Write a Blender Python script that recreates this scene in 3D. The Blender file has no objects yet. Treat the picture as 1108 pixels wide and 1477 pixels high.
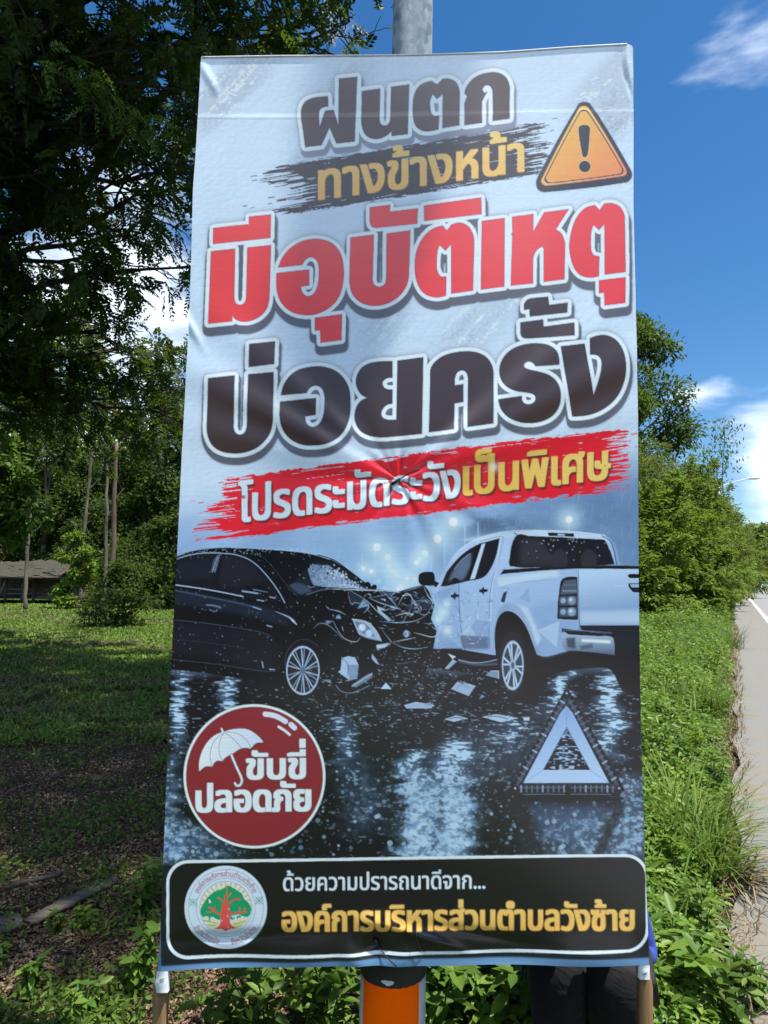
import bpy, bmesh, math, random
import numpy as np
from mathutils import Vector, Matrix

# ---------------------------------------------------------------- camera, sky, sun, exposure
scene = bpy.context.scene
COL = scene.collection
FPX, PCX, PCY = 985.0, 554.0, 738.5          # focal length and centre in artwork units of the 1108 x 1477 frame
CAM_H, PITCH, ROLL = 1.55, 0.096, -0.0097
_r0, _f = np.array([1.0, 0, 0]), np.array([0, math.cos(PITCH), math.sin(PITCH)])
_u0 = np.array([0, -math.sin(PITCH), math.cos(PITCH)])
_R = math.cos(ROLL) * _r0 - math.sin(ROLL) * _u0
_U = math.sin(ROLL) * _r0 + math.cos(ROLL) * _u0
CAM = np.array([0, 0, CAM_H])


def ray(px, py):
    return _f + _R * ((px - PCX) / FPX) + _U * ((PCY - py) / FPX)


def at(px, py, Y):
    """where the line of sight through a frame point meets the plane y = Y"""
    d = ray(px, py)
    return CAM + d * (Y / d[1])


def ground(px, py):
    d = ray(px, py)
    return CAM + d * (-CAM_H / d[2])


cam_d = bpy.data.cameras.new('camera')
cam_d.sensor_fit, cam_d.sensor_height, cam_d.lens = 'VERTICAL', 36.0, 36.0 * FPX / 1477.0
cam_d.clip_start, cam_d.clip_end = 0.05, 3000.0
cam = bpy.data.objects.new('camera', cam_d)
COL.objects.link(cam)
cam.matrix_world = Matrix(((_R[0], _U[0], -_f[0], 0), (_R[1], _U[1], -_f[1], 0), (_R[2], _U[2], -_f[2], CAM_H), (0, 0, 0, 1)))
scene.camera = cam

SUN_EL, SUN_AZ = math.radians(69), math.radians(113)   # azimuth clockwise from +Y
sun_dir = Vector((math.cos(SUN_EL) * math.sin(SUN_AZ), math.cos(SUN_EL) * math.cos(SUN_AZ), math.sin(SUN_EL)))
sd = bpy.data.lights.new('sun', 'SUN')
sd.energy, sd.angle, sd.color = 4.0, math.radians(0.6), (1.0, 0.95, 0.87)
so = bpy.data.objects.new('sun', sd)
COL.objects.link(so)
so.rotation_euler = sun_dir.to_track_quat('Z', 'Y').to_euler()

world = bpy.data.worlds.new('World')
scene.world = world
world.use_nodes = True
wn, wl = world.node_tree.nodes, world.node_tree.links
wn.clear()


def wnode(t, **kw):
    n = wn.new(t)
    for k, v in kw.items():
        setattr(n, k, v)
    return n


sky = wnode('ShaderNodeTexSky', sky_type='NISHITA', sun_disc=False, sun_elevation=SUN_EL, sun_rotation=SUN_AZ, altitude=300, air_density=1.0, dust_density=0.35, ozone_density=3.0)
tc = wnode('ShaderNodeTexCoord')
mp = wnode('ShaderNodeMapping')
mp.inputs['Scale'].default_value = (1.0, 1.0, 2.6)
wl.new(tc.outputs['Generated'], mp.inputs['Vector'])
nz = wnode('ShaderNodeTexNoise')
nz.inputs['Scale'].default_value, nz.inputs['Detail'].default_value, nz.inputs['Roughness'].default_value = 5.0, 7.0, 0.52
nz.inputs['Distortion'].default_value = 0.25
wl.new(mp.outputs[0], nz.inputs['Vector'])
# cloud banks: soft lobes round chosen directions of the sky
acc = None
for (px, py, sharp, amp) in ((1125, -35, 200, 0.275), (1150, 650, 330, 0.43), (1045, 551, 3200, 0.16), (1000, 572, 3000, 0.20), (1150, 730, 600, 0.30), (245, 370, 90, 0.20), (130, 650, 40, 0.44), (20, 330, 120, 0.18), (1700, 250, 30, 0.30)):
    d = ray(px, py)
    d = d / np.linalg.norm(d)
    dot = wnode('ShaderNodeVectorMath', operation='DOT_PRODUCT')
    wl.new(tc.outputs['Generated'], dot.inputs[0])
    dot.inputs[1].default_value = tuple(d)
    m1 = wnode('ShaderNodeMath', operation='MULTIPLY_ADD')
    wl.new(dot.outputs['Value'], m1.inputs[0])
    m1.inputs[1].default_value, m1.inputs[2].default_value = sharp, -sharp
    m2 = wnode('ShaderNodeMath', operation='EXPONENT')
    wl.new(m1.outputs[0], m2.inputs[0])
    m3 = wnode('ShaderNodeMath', operation='MULTIPLY_ADD')
    wl.new(m2.outputs[0], m3.inputs[0])
    m3.inputs[1].default_value = amp
    if acc is None:
        m3.inputs[2].default_value = 0.0
    else:
        wl.new(acc.outputs[0], m3.inputs[2])
    acc = m3
# bright cloud added behind the camera, out of view, for sheen on the vinyl
sepd = wnode('ShaderNodeSeparateXYZ')
wl.new(tc.outputs['Generated'], sepd.inputs[0])
bk = wnode('ShaderNodeMapRange', interpolation_type='SMOOTHSTEP')
wl.new(sepd.outputs['Y'], bk.inputs['Value'])
bk.inputs['From Min'].default_value, bk.inputs['From Max'].default_value = 0.1, -0.6
bk.inputs['To Min'].default_value, bk.inputs['To Max'].default_value = 0.0, 0.31
hi = wnode('ShaderNodeMapRange', interpolation_type='SMOOTHSTEP')
wl.new(sepd.outputs['Z'], hi.inputs['Value'])
hi.inputs['From Min'].default_value, hi.inputs['From Max'].default_value = 0.22, 0.52
bkh = wnode('ShaderNodeMath', operation='MULTIPLY')
wl.new(bk.outputs[0], bkh.inputs[0])
wl.new(hi.outputs[0], bkh.inputs[1])
addb = wnode('ShaderNodeMath', operation='ADD')
wl.new(acc.outputs[0], addb.inputs[0])
wl.new(bkh.outputs[0], addb.inputs[1])
add = wnode('ShaderNodeMath', operation='ADD')
wl.new(nz.outputs['Fac'], add.inputs[0])
wl.new(addb.outputs[0], add.inputs[1])
cr = wnode('ShaderNodeMapRange', interpolation_type='SMOOTHSTEP')
wl.new(add.outputs[0], cr.inputs['Value'])
cr.inputs['From Min'].default_value, cr.inputs['From Max'].default_value = 0.66, 0.98
cr.inputs['To Max'].default_value = 0.96
hsv = wnode('ShaderNodeHueSaturation')
hsv.inputs['Saturation'].default_value, hsv.inputs['Value'].default_value = 1.30, 0.68
wl.new(sky.outputs[0], hsv.inputs['Color'])
mix = wnode('ShaderNodeMix', data_type='RGBA')
wl.new(cr.outputs[0], mix.inputs['Factor'])
wl.new(hsv.outputs[0], mix.inputs['A'])
glare = wnode('ShaderNodeMapRange', interpolation_type='SMOOTHSTEP')  # brightens the added cloud behind the camera
wl.new(sepd.outputs['Y'], glare.inputs['Value'])
glare.inputs['From Min'].default_value, glare.inputs['From Max'].default_value = 0.2, -0.75
glare.inputs['To Min'].default_value, glare.inputs['To Max'].default_value = 1.0, 2.6
cc = wnode('ShaderNodeVectorMath', operation='SCALE')
cc.inputs[0].default_value = (5.9, 6.5, 7.3)
wl.new(glare.outputs[0], cc.inputs['Scale'])
wl.new(cc.outputs[0], mix.inputs['B'])
bg = wnode('ShaderNodeBackground')
bg.inputs['Strength'].default_value = 0.10
wl.new(mix.outputs['Result'], bg.inputs['Color'])
wo = wnode('ShaderNodeOutputWorld')
wl.new(bg.outputs[0], wo.inputs['Surface'])

vs = scene.view_settings
vs.view_transform, vs.look, vs.gamma, vs.use_curve_mapping = 'Standard', 'None', 1.0, False
vs.exposure = 1.2
scene.cycles.max_bounces = 8
scene.cycles.transparent_max_bounces = 8

# ---------------------------------------------------------------- helpers
RS = np.random.RandomState(7)


def tag(o, label=None, cat=None, group=None, kind=None):
    for k, v in (('label', label), ('category', cat), ('group', group), ('kind', kind)):
        if v:
            o[k] = v
    return o


def empty(name, loc=(0, 0, 0), label=None, cat=None, group=None):
    o = bpy.data.objects.new(name, None)
    o.empty_display_size = 0.1
    COL.objects.link(o)
    o.location = loc
    return tag(o, label, cat, group)


def mesh_obj(name, V, F, mat, parent=None, smooth=False, origin=None):
    """V (n,3) world coordinates; F a list of index arrays (m,k), one per face size"""
    V = np.asarray(V, np.float32)
    if origin is not None:
        V = V - np.asarray(origin, np.float32)
    elif parent is not None:
        V = V - np.array(parent_loc(parent), np.float32)
    me = bpy.data.meshes.new(name)
    F = [np.asarray(f, np.int32) for f in F if len(f)]
    me.vertices.add(len(V))
    me.vertices.foreach_set('co', V.ravel())
    nl = sum(f.size for f in F)
    me.loops.add(nl)
    me.loops.foreach_set('vertex_index', np.concatenate([f.ravel() for f in F]))
    npoly = sum(len(f) for f in F)
    me.polygons.add(npoly)
    tot = np.concatenate([np.full(len(f), f.shape[1], np.int32) for f in F])
    me.polygons.foreach_set('loop_start', np.concatenate([[0], np.cumsum(tot)[:-1]]).astype(np.int32))
    if smooth:
        me.polygons.foreach_set('use_smooth', np.ones(npoly, bool))
    me.update(calc_edges=True)
    me.validate()
    if mat:
        me.materials.append(mat)
    o = bpy.data.objects.new(name, me)
    COL.objects.link(o)
    if origin is not None:
        o.location = origin
    if parent is not None:
        o.parent = parent
    return o


def parent_loc(p):
    l = Vector((0, 0, 0))
    while p is not None:
        l += p.location
        p = p.parent
    return l


class Bag:
    """collects boxes, tubes and plates into one mesh"""
    def __init__(s):
        s.v, s.f4, s.f3, s.n = [], [], [], 0

    def add(s, V, F4=(), F3=()):
        V = np.asarray(V, float)
        s.v.append(V)
        if len(F4):
            s.f4.append(np.asarray(F4) + s.n)
        if len(F3):
            s.f3.append(np.asarray(F3) + s.n)
        s.n += len(V)
        return s

    def box(s, c, size, rot=None):
        sx, sy, sz = [x / 2 for x in size]
        V = np.array([(x, y, z) for x in (-sx, sx) for y in (-sy, sy) for z in (-sz, sz)])
        if rot is not None:
            V = V @ np.array(rot).T
        return s.add(V + np.array(c), [(0, 1, 3, 2), (4, 6, 7, 5), (0, 4, 5, 1), (2, 3, 7, 6), (0, 2, 6, 4), (1, 5, 7, 3)])

    def tube(s, P, R, n=8, caps=True):
        P = np.asarray(P, float)
        R = np.broadcast_to(np.asarray(R, float), (len(P),))
        T = np.gradient(P, axis=0)
        T /= np.linalg.norm(T, axis=1)[:, None] + 1e-9
        ref = np.array([0, 0, 1.0]) if abs(T[0, 2]) < 0.9 else np.array([1.0, 0, 0])
        V = []
        for p, t, r in zip(P, T, R):
            a = np.cross(t, ref)
            a /= np.linalg.norm(a) + 1e-9
            b = np.cross(t, a)
            th = np.arange(n) * 2 * math.pi / n
            V.append(p + r * (np.cos(th)[:, None] * a + np.sin(th)[:, None] * b))
        m = len(P)
        V = np.concatenate(V + ([P[:1], P[-1:]] if caps else []))
        F = [(i * n + j, i * n + (j + 1) % n, (i + 1) * n + (j + 1) % n, (i + 1) * n + j) for i in range(m - 1) for j in range(n)]
        F3 = []
        if caps:
            F3 = [(m * n, (j + 1) % n, j) for j in range(n)] + [(m * n + 1, (m - 1) * n + j, (m - 1) * n + (j + 1) % n) for j in range(n)]
        return s.add(V, F, F3)

    def loft(s, rings, closed=True):
        """rings: list of (k,3) arrays"""
        k = len(rings[0])
        F = [(i * k + j, i * k + (j + 1) % k, (i + 1) * k + (j + 1) % k, (i + 1) * k + j) for i in range(len(rings) - 1) for j in range(k if closed else k - 1)]
        return s.add(np.concatenate(rings), F)

    def build(s, name, mat, parent=None, smooth=False, origin=None):
        return mesh_obj(name, np.concatenate(s.v), [np.concatenate(s.f4) if s.f4 else [], np.concatenate(s.f3) if s.f3 else []], mat, parent, smooth, origin)


def unit(v):
    v = np.asarray(v, float)
    return v / (np.linalg.norm(v, axis=-1, keepdims=True) + 1e-9)


def leaves(pos, dirs, L, W, fold=0.25, nrm=None, rs=RS, droop=0.0):
    """leaf blades: two quads folded on the midrib. Returns (V, F4)"""
    n = len(pos)
    d = unit(dirs)
    nr = rs.randn(n, 3) * 0.6 + np.array([0, 0, 1.0]) if nrm is None else nrm
    side = unit(np.cross(d, nr))
    up = np.cross(side, d)
    L = np.broadcast_to(L, (n,))[:, None]
    W = np.broadcast_to(W, (n,))[:, None]
    lift = up * W * fold
    b = pos
    dr = np.array([0, 0, -1.0]) * L * droop
    l1 = b + d * L * 0.30 + side * W * 0.43 + lift
    l2 = b + d * L * 0.68 + side * W * 0.36 + lift * 0.8 + dr * 0.5
    t = b + d * L + dr
    r2 = b + d * L * 0.68 - side * W * 0.36 + lift * 0.8 + dr * 0.5
    r1 = b + d * L * 0.30 - side * W * 0.43 + lift
    V = np.stack([b, l1, l2, t, r2, r1], 1).reshape(-1, 3)
    i = np.arange(n)[:, None] * 6
    F = np.concatenate([i + np.array([[0, 1, 2, 3]]), i + np.array([[0, 3, 4, 5]])])
    return V, F


def merge(parts):
    V, F, n = [], [], 0
    for v, f in parts:
        V.append(v)
        F.append(f + n)
        n += len(v)
    return np.concatenate(V), np.concatenate(F)


# ---------------------------------------------------------------- materials
class M:
    def __init__(s, name):
        s.m = bpy.data.materials.new(name)
        s.m.use_nodes = True
        s.t = s.m.node_tree
        s.b = s.t.nodes['Principled BSDF']
        s.out = s.t.nodes['Material Output']

    def n(s, t, ins=None, **kw):
        x = s.t.nodes.new(t)
        for k, v in kw.items():
            setattr(x, k, v)
        for k, v in (ins or {}).items():
            if isinstance(v, bpy.types.NodeSocket):
                s.t.links.new(v, x.inputs[k])
            else:
                x.inputs[k].default_value = v
        return x

    def set(s, **kw):
        for k, v in kw.items():
            k = k.replace('_', ' ')
            if isinstance(v, bpy.types.NodeSocket):
                s.t.links.new(v, s.b.inputs[k])
            else:
                s.b.inputs[k].default_value = v
        return s

    def noise(s, scale, detail=4, rough=0.55, vec=None, dist=0.0):
        i = {'Scale': scale, 'Detail': detail, 'Roughness': rough, 'Distortion': dist}
        if vec is None:
            vec = s.n('ShaderNodeNewGeometry').outputs['Position']
        i['Vector'] = vec
        return s.n('ShaderNodeTexNoise', i).outputs['Fac']

    def scaled(s, sc, obj=False):
        v = s.n('ShaderNodeTexCoord').outputs['Object'] if obj else s.n('ShaderNodeNewGeometry').outputs['Position']
        return s.n('ShaderNodeMapping', {'Vector': v, 'Scale': sc}).outputs[0]

    def ramp(s, fac, stops):
        r = s.n('ShaderNodeValToRGB', {'Fac': fac})
        e = r.color_ramp.elements
        while len(e) < len(stops):
            e.new(0.5)
        for k, (p, c) in enumerate(stops):
            e[k].position = p
            e[k].color = (*c, 1)
        return r.outputs['Color']

    def mix(s, f, a, b, mode='MIX'):
        x = s.n('ShaderNodeMix', data_type='RGBA', blend_type=mode)
        for k, v in (('Factor', f), ('A', a), ('B', b)):
            if isinstance(v, bpy.types.NodeSocket):
                s.t.links.new(v, x.inputs[k])
            else:
                x.inputs[k].default_value = (*v, 1) if isinstance(v, tuple) and len(v) == 3 else v
        return x.outputs['Result']

    def bump(s, h, strength=0.3, dist=0.01):
        s.set(Normal=s.n('ShaderNodeBump', {'Height': h, 'Strength': strength, 'Distance': dist}).outputs[0])
        return s


def leaf_mat(name, stops, trans=0.35, tcol=(0.16, 0.30, 0.03), rough=0.45, patch=1.2, spec=0.25):
    m = M(name)
    g = m.n('ShaderNodeNewGeometry')
    big = m.noise(patch, 2)
    f = m.n('ShaderNodeMath', {0: g.outputs['Random Per Island'], 1: 0.6}, operation='MULTIPLY').outputs[0]
    f2 = m.n('ShaderNodeMath', {0: big, 1: 0.9, 2: -0.25}, operation='MULTIPLY_ADD').outputs[0]
    f3 = m.n('ShaderNodeMath', {0: f, 1: f2}, operation='ADD').outputs[0]
    c = m.ramp(f3, stops)
    m.set(Base_Color=c, Roughness=rough, Specular_IOR_Level=spec)
    tr = m.n('ShaderNodeBsdfTranslucent', {'Color': m.mix(0.6, c, tcol)})
    mx = m.n('ShaderNodeMixShader', {0: trans, 1: m.b.outputs[0], 2: tr.outputs[0]})
    m.t.links.new(mx.outputs[0], m.out.inputs['Surface'])
    return m.m


def bark_mat(name, a, b, scale=9):
    m = M(name)
    n = m.noise(1.0, 5, 0.65, m.scaled((scale, scale, scale * 0.25)))
    n2 = m.noise(2.2, 3)
    m.set(Base_Color=m.mix(n2, m.ramp(n, [(0.3, a), (0.72, b)]), m.ramp(n, [(0.3, tuple(x * 0.6 for x in a)), (0.7, tuple(x * 0.9 for x in b))])), Roughness=0.9)
    m.bump(n, 0.6, 0.02)
    return m.m


def wood_mat(name, a, b, ax=2, scale=40):
    m = M(name)
    sc = [scale, scale, scale]
    sc[ax] = scale * 0.05
    n = m.noise(1.0, 5, 0.6, m.scaled(tuple(sc)))
    n2 = m.noise(6, 3)
    c = m.ramp(n, [(0.32, a), (0.68, b)])
    m.set(Base_Color=m.mix(m.n('ShaderNodeMath', {0: n2, 1: 0.5}, operation='MULTIPLY').outputs[0], c, tuple(x * 0.45 for x in a)), Roughness=0.8)
    m.bump(n, 0.4, 0.004)
    return m.m


def plain(name, col, rough=0.5, metal=0.0, spec=0.5, var=0.12, scale=14):
    m = M(name)
    n = m.noise(scale, 4)
    m.set(Base_Color=m.ramp(n, [(0.25, tuple(x * (1 - var) for x in col)), (0.75, tuple(min(1, x * (1 + var)) for x in col))]), Roughness=rough, Metallic=metal, Specular_IOR_Level=spec)
    return m.m

# ---------------------------------------------------------------- ground, road
ROAD_SLOPE = 0.512                                   # the verge edge runs x = ROAD_SLOPE * y + EDGE0
EDGE0 = -0.03
_rl = math.hypot(1, ROAD_SLOPE)
RD = np.array([ROAD_SLOPE / _rl, 1 / _rl, 0])        # along the road
RP = np.array([1 / _rl, -ROAD_SLOPE / _rl, 0])       # to its right


def road_pt(s, q, z=0.0):
    return RD * s + RP * q + np.array([EDGE0, 0, z])


m = M('soil')
n1, n2, n3 = m.noise(0.55, 5), m.noise(6, 5, 0.65), m.noise(42, 4, 0.7)
soil = m.ramp(n3, [(0.3, (0.020, 0.015, 0.010)), (0.6, (0.055, 0.040, 0.026)), (0.8, (0.11, 0.085, 0.055))])
moss = m.ramp(n3, [(0.3, (0.018, 0.030, 0.008)), (0.7, (0.055, 0.085, 0.020))])
fy = m.n('ShaderNodeSeparateXYZ', {0: m.n('ShaderNodeNewGeometry').outputs['Position']}).outputs['Y']
far = m.n('ShaderNodeMapRange', {'Value': fy, 'From Min': 5.0, 'From Max': 13.0, 'To Min': -0.12, 'To Max': 0.55}, interpolation_type='SMOOTHSTEP').outputs[0]
gm = m.n('ShaderNodeMath', {0: n1, 1: far}, operation='ADD').outputs[0]
gm = m.n('ShaderNodeMapRange', {'Value': gm, 'From Min': 0.48, 'From Max': 0.66}, interpolation_type='SMOOTHSTEP').outputs[0]
m.set(Base_Color=m.mix(gm, soil, moss), Roughness=0.95, Specular_IOR_Level=0.15)
m.bump(m.n('ShaderNodeMath', {0: n2, 1: n3}, operation='ADD').outputs[0], 0.7, 0.03)
MAT_SOIL = m.m

# one sheet to the horizon, finer near the viewer
gx = np.concatenate([-np.geomspace(1200, 6, 26), np.linspace(-5.5, 5.5, 45), np.geomspace(6, 1200, 26)])
gy = np.concatenate([-np.geomspace(300, 3, 14), np.linspace(-2.5, 12, 59), np.geomspace(12.5, 1600, 40)])
GX, GY = np.meshgrid(gx, gy)
near = np.exp(-(np.hypot(GX, GY - 4) / 9) ** 2)
GZ = -0.012 + near * 0.03 * (np.sin(GX * 2.3 + 1.1 * GY) * np.cos(GY * 1.7 - 0.6 * GX) - 0.6)
nx_, ny_ = len(gx), len(gy)
idx = np.arange(nx_ * ny_).reshape(ny_, nx_)
F = np.stack([idx[:-1, :-1], idx[:-1, 1:], idx[1:, 1:], idx[1:, :-1]], -1).reshape(-1, 4)
tag(mesh_obj('ground', np.stack([GX, GY, GZ], -1).reshape(-1, 3), [F], MAT_SOIL, smooth=True), kind='structure')

m = M('weathered concrete shoulder')
a, b, c = m.noise(170, 5, 0.7), m.noise(2.4, 5), m.noise(24, 4, 0.65)
base = m.ramp(a, [(0.25, (0.100, 0.099, 0.092)), (0.55, (0.180, 0.178, 0.168)), (0.8, (0.31, 0.307, 0.29))])
base = m.mix(m.n('ShaderNodeMapRange', {'Value': b, 'From Min': 0.45, 'From Max': 0.7}).outputs[0], base, (0.19, 0.165, 0.13))
base = m.mix(m.n('ShaderNodeMapRange', {'Value': c, 'From Min': 0.62, 'From Max': 0.75, 'To Max': 0.4}).outputs[0], base, (0.09, 0.08, 0.065))
m.set(Base_Color=base, Roughness=0.9, Specular_IOR_Level=0.25)

m.bump(a, 0.5, 0.006)
MAT_SHOULDER = m.m
m = M('asphalt')
a, b = m.noise(120, 4, 0.7), m.noise(0.7, 4)
m.set(Base_Color=m.mix(b, m.ramp(a, [(0.3, (0.14, 0.14, 0.142)), (0.75, (0.26, 0.26, 0.262))]), (0.20, 0.198, 0.195)), Roughness=0.85, Specular_IOR_Level=0.3)
m.bump(a, 0.4, 0.005)
MAT_ASPHALT = m.m
m = M('worn road paint')
a = m.noise(60, 4, 0.7)
m.set(Base_Color=m.ramp(a, [(0.3, (0.50, 0.47, 0.40)), (0.5, (0.74, 0.73, 0.68))]), Roughness=0.7)
MAT_PAINT = m.m


def strip(name, q0, q1, z, mat, s0=-8, s1=420, ragged=0.0, parent=None, bend=True, wide=0.0):
    ss = np.concatenate([np.linspace(s0, 30, 120), np.geomspace(31, s1, 40)])
    V, k = [], len(ss)
    for i, s in enumerate(ss):
        off = ragged * (math.sin(s * 3.1) * 0.5 + math.sin(s * 7.7 + 1) * 0.3 + RS.randn() * 0.25)
        bx = 0.0006 * max(0, s - 60) ** 2 * (1 if bend else 0) * -0.35
        nearv = wide * max(0.0, min(1.0, (2.75 - s) / 1.3))
        V += [road_pt(s, q0 + off + bx + nearv, z), road_pt(s, q1 + bx, z)]
    F = [(2 * i, 2 * i + 1, 2 * i + 3, 2 * i + 2) for i in range(k - 1)]
    return mesh_obj(name, V, [F], mat, parent)


sh = strip('road_shoulder', -0.02, 1.12, 0.012, MAT_SHOULDER, ragged=0.05, wide=1.05)
tag(sh, kind='structure')
rd = strip('road', 1.0, 8.2, 0.016, MAT_ASPHALT)
tag(rd, kind='structure')
strip('edge_line', 1.08, 1.22, 0.020, MAT_PAINT, parent=rd)
strip('centre_line', 4.6, 4.72, 0.020, plain('yellow road paint', (0.55, 0.36, 0.06), 0.7), parent=rd)

# ---------------------------------------------------------------- leaf materials
LEAF_DARK = leaf_mat('dark canopy leaf', [(0.15, (0.017, 0.027, 0.007)), (0.55, (0.040, 0.062, 0.014)), (0.95, (0.090, 0.125, 0.026))], 0.34, (0.19, 0.31, 0.025), 0.5, 0.5, 0.2)
LEAF_WOOD = leaf_mat('shaded woodland leaf', [(0.15, (0.016, 0.028, 0.007)), (0.55, (0.042, 0.070, 0.016)), (0.95, (0.095, 0.130, 0.030))], 0.25, (0.17, 0.29, 0.03), 0.55, 0.35, 0.12)
LEAF_MID = leaf_mat('broad green leaf', [(0.15, (0.030, 0.058, 0.010)), (0.55, (0.072, 0.128, 0.022)), (0.95, (0.145, 0.215, 0.042))], 0.30, (0.22, 0.36, 0.035), 0.5, 0.35, 0.15)
LEAF_FROND = leaf_mat('feathery verge frond', [(0.15, (0.034, 0.060, 0.010)), (0.5, (0.095, 0.150, 0.024)), (0.95, (0.20, 0.27, 0.050))], 0.34, (0.30, 0.44, 0.04), 0.5, 0.22, 0.12)
LEAF_OLIVE = leaf_mat('olive feathery leaf', [(0.15, (0.042, 0.056, 0.013)), (0.5, (0.105, 0.138, 0.030)), (0.95, (0.20, 0.225, 0.058))], 0.30, (0.27, 0.36, 0.05), 0.5, 0.3, 0.12)
LEAF_LIGHT = leaf_mat('fresh light leaf', [(0.1, (0.040, 0.080, 0.012)), (0.5, (0.10, 0.170, 0.022)), (0.95, (0.19, 0.27, 0.045))], 0.36, (0.32, 0.46, 0.04), 0.5, 0.5, 0.15)
LEAF_COVER = leaf_mat('ground cover leaf', [(0.1, (0.036, 0.082, 0.014)), (0.5, (0.094, 0.178, 0.026)), (0.95, (0.19, 0.28, 0.045))], 0.30, (0.28, 0.44, 0.05), 0.45, 1.6, 0.25)
GRASS = leaf_mat('grass blade', [(0.1, (0.042, 0.084, 0.013)), (0.5, (0.105, 0.175, 0.028)), (0.95, (0.20, 0.27, 0.055))], 0.30, (0.26, 0.36, 0.05), 0.55, 0.5, 0.15)
GRASS_DRY = leaf_mat('dry straw', [(0.1, (0.09, 0.070, 0.036)), (0.5, (0.17, 0.130, 0.070)), (0.95, (0.30, 0.245, 0.14))], 0.15, (0.3, 0.25, 0.12), 0.6, 2)
GRASS_OLD = leaf_mat('withered grass', [(0.1, (0.050, 0.045, 0.022)), (0.5, (0.10, 0.088, 0.042)), (0.95, (0.19, 0.165, 0.085))], 0.15, (0.3, 0.25, 0.12), 0.6, 2)
LITTER = leaf_mat('fallen leaf', [(0.1, (0.034, 0.022, 0.014)), (0.5, (0.115, 0.076, 0.046)), (0.95, (0.38, 0.27, 0.17))], 0.08, (0.25, 0.16, 0.06), 0.7, 3)
BARK_DARK = bark_mat('dark wet bark', (0.018, 0.014, 0.011), (0.050, 0.041, 0.032))
BARK_PALE = bark_mat('pale grey bark', (0.060, 0.050, 0.038), (0.17, 0.14, 0.11), 6)
BARK_WARM = bark_mat('brown bark', (0.060, 0.040, 0.026), (0.16, 0.105, 0.066), 6)


def branch_path(a, b, sag=0.0, wob=0.06, n=9, rs=RS, rise=0.0):
    a, b = np.asarray(a, float), np.asarray(b, float)
    t = np.linspace(0, 1, n)[:, None]
    L = np.linalg.norm(b - a)
    P = a * (1 - t) + b * t
    P = P + np.array([0, 0, 1.0]) * (rise - sag) * L * 4 * t * (1 - t) * 0.5
    w = np.cumsum(rs.randn(n, 3), 0) * wob * L / math.sqrt(n)
    w -= w[:1] + (w[-1:] - w[:1]) * t
    return P + w


def sprays(P, D, n_pairs, L, lw, rs=RS, droop=0.25, angle=0.9):
    """pinnate leaves: P, D (n,3) stalk starts and directions, stalk length L (n,), leaflets in pairs"""
    n = len(P)
    D = unit(D)
    up = unit(rs.randn(n, 3) * 0.45 + np.array([0, 0, 1.0]))
    S = unit(np.cross(D, up))
    U = np.cross(S, D)
    out_p, out_d, out_l, out_n = [], [], [], []
    for k in range(n_pairs):
        t = (k + 1.0) / n_pairs
        base = P + D * (L * t)[:, None] - np.array([0, 0, 1.0]) * (droop * L * t * t)[:, None]
        size = lw * (0.75 + 0.5 * math.sin(math.pi * min(1, t * 0.85 + 0.12)))
        for s in (-1, 1):
            d = D * math.cos(angle) + S * s * math.sin(angle) + rs.randn(n, 3) * 0.12 - np.array([0, 0, 0.25])
            out_p.append(base)
            out_d.append(d)
            out_l.append(np.full(n, size) * (0.85 + 0.3 * rs.rand(n)))
            out_n.append(U + rs.randn(n, 3) * 0.25)
    return np.concatenate(out_p), np.concatenate(out_d), np.concatenate(out_l), np.concatenate(out_n)


def blob_points(n, centers, radii, rs=RS, shell=0.55):
    """points in a cloud of clumps, biased towards the clump surfaces"""
    k = rs.randint(0, len(centers), n)
    v = unit(rs.randn(n, 3))
    r = radii[k] * (shell + (1 - shell) * rs.rand(n)) * (0.8 + 0.35 * rs.rand(n))
    return centers[k] + v * r[:, None] * np.array([1, 1, 0.78]), v


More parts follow.
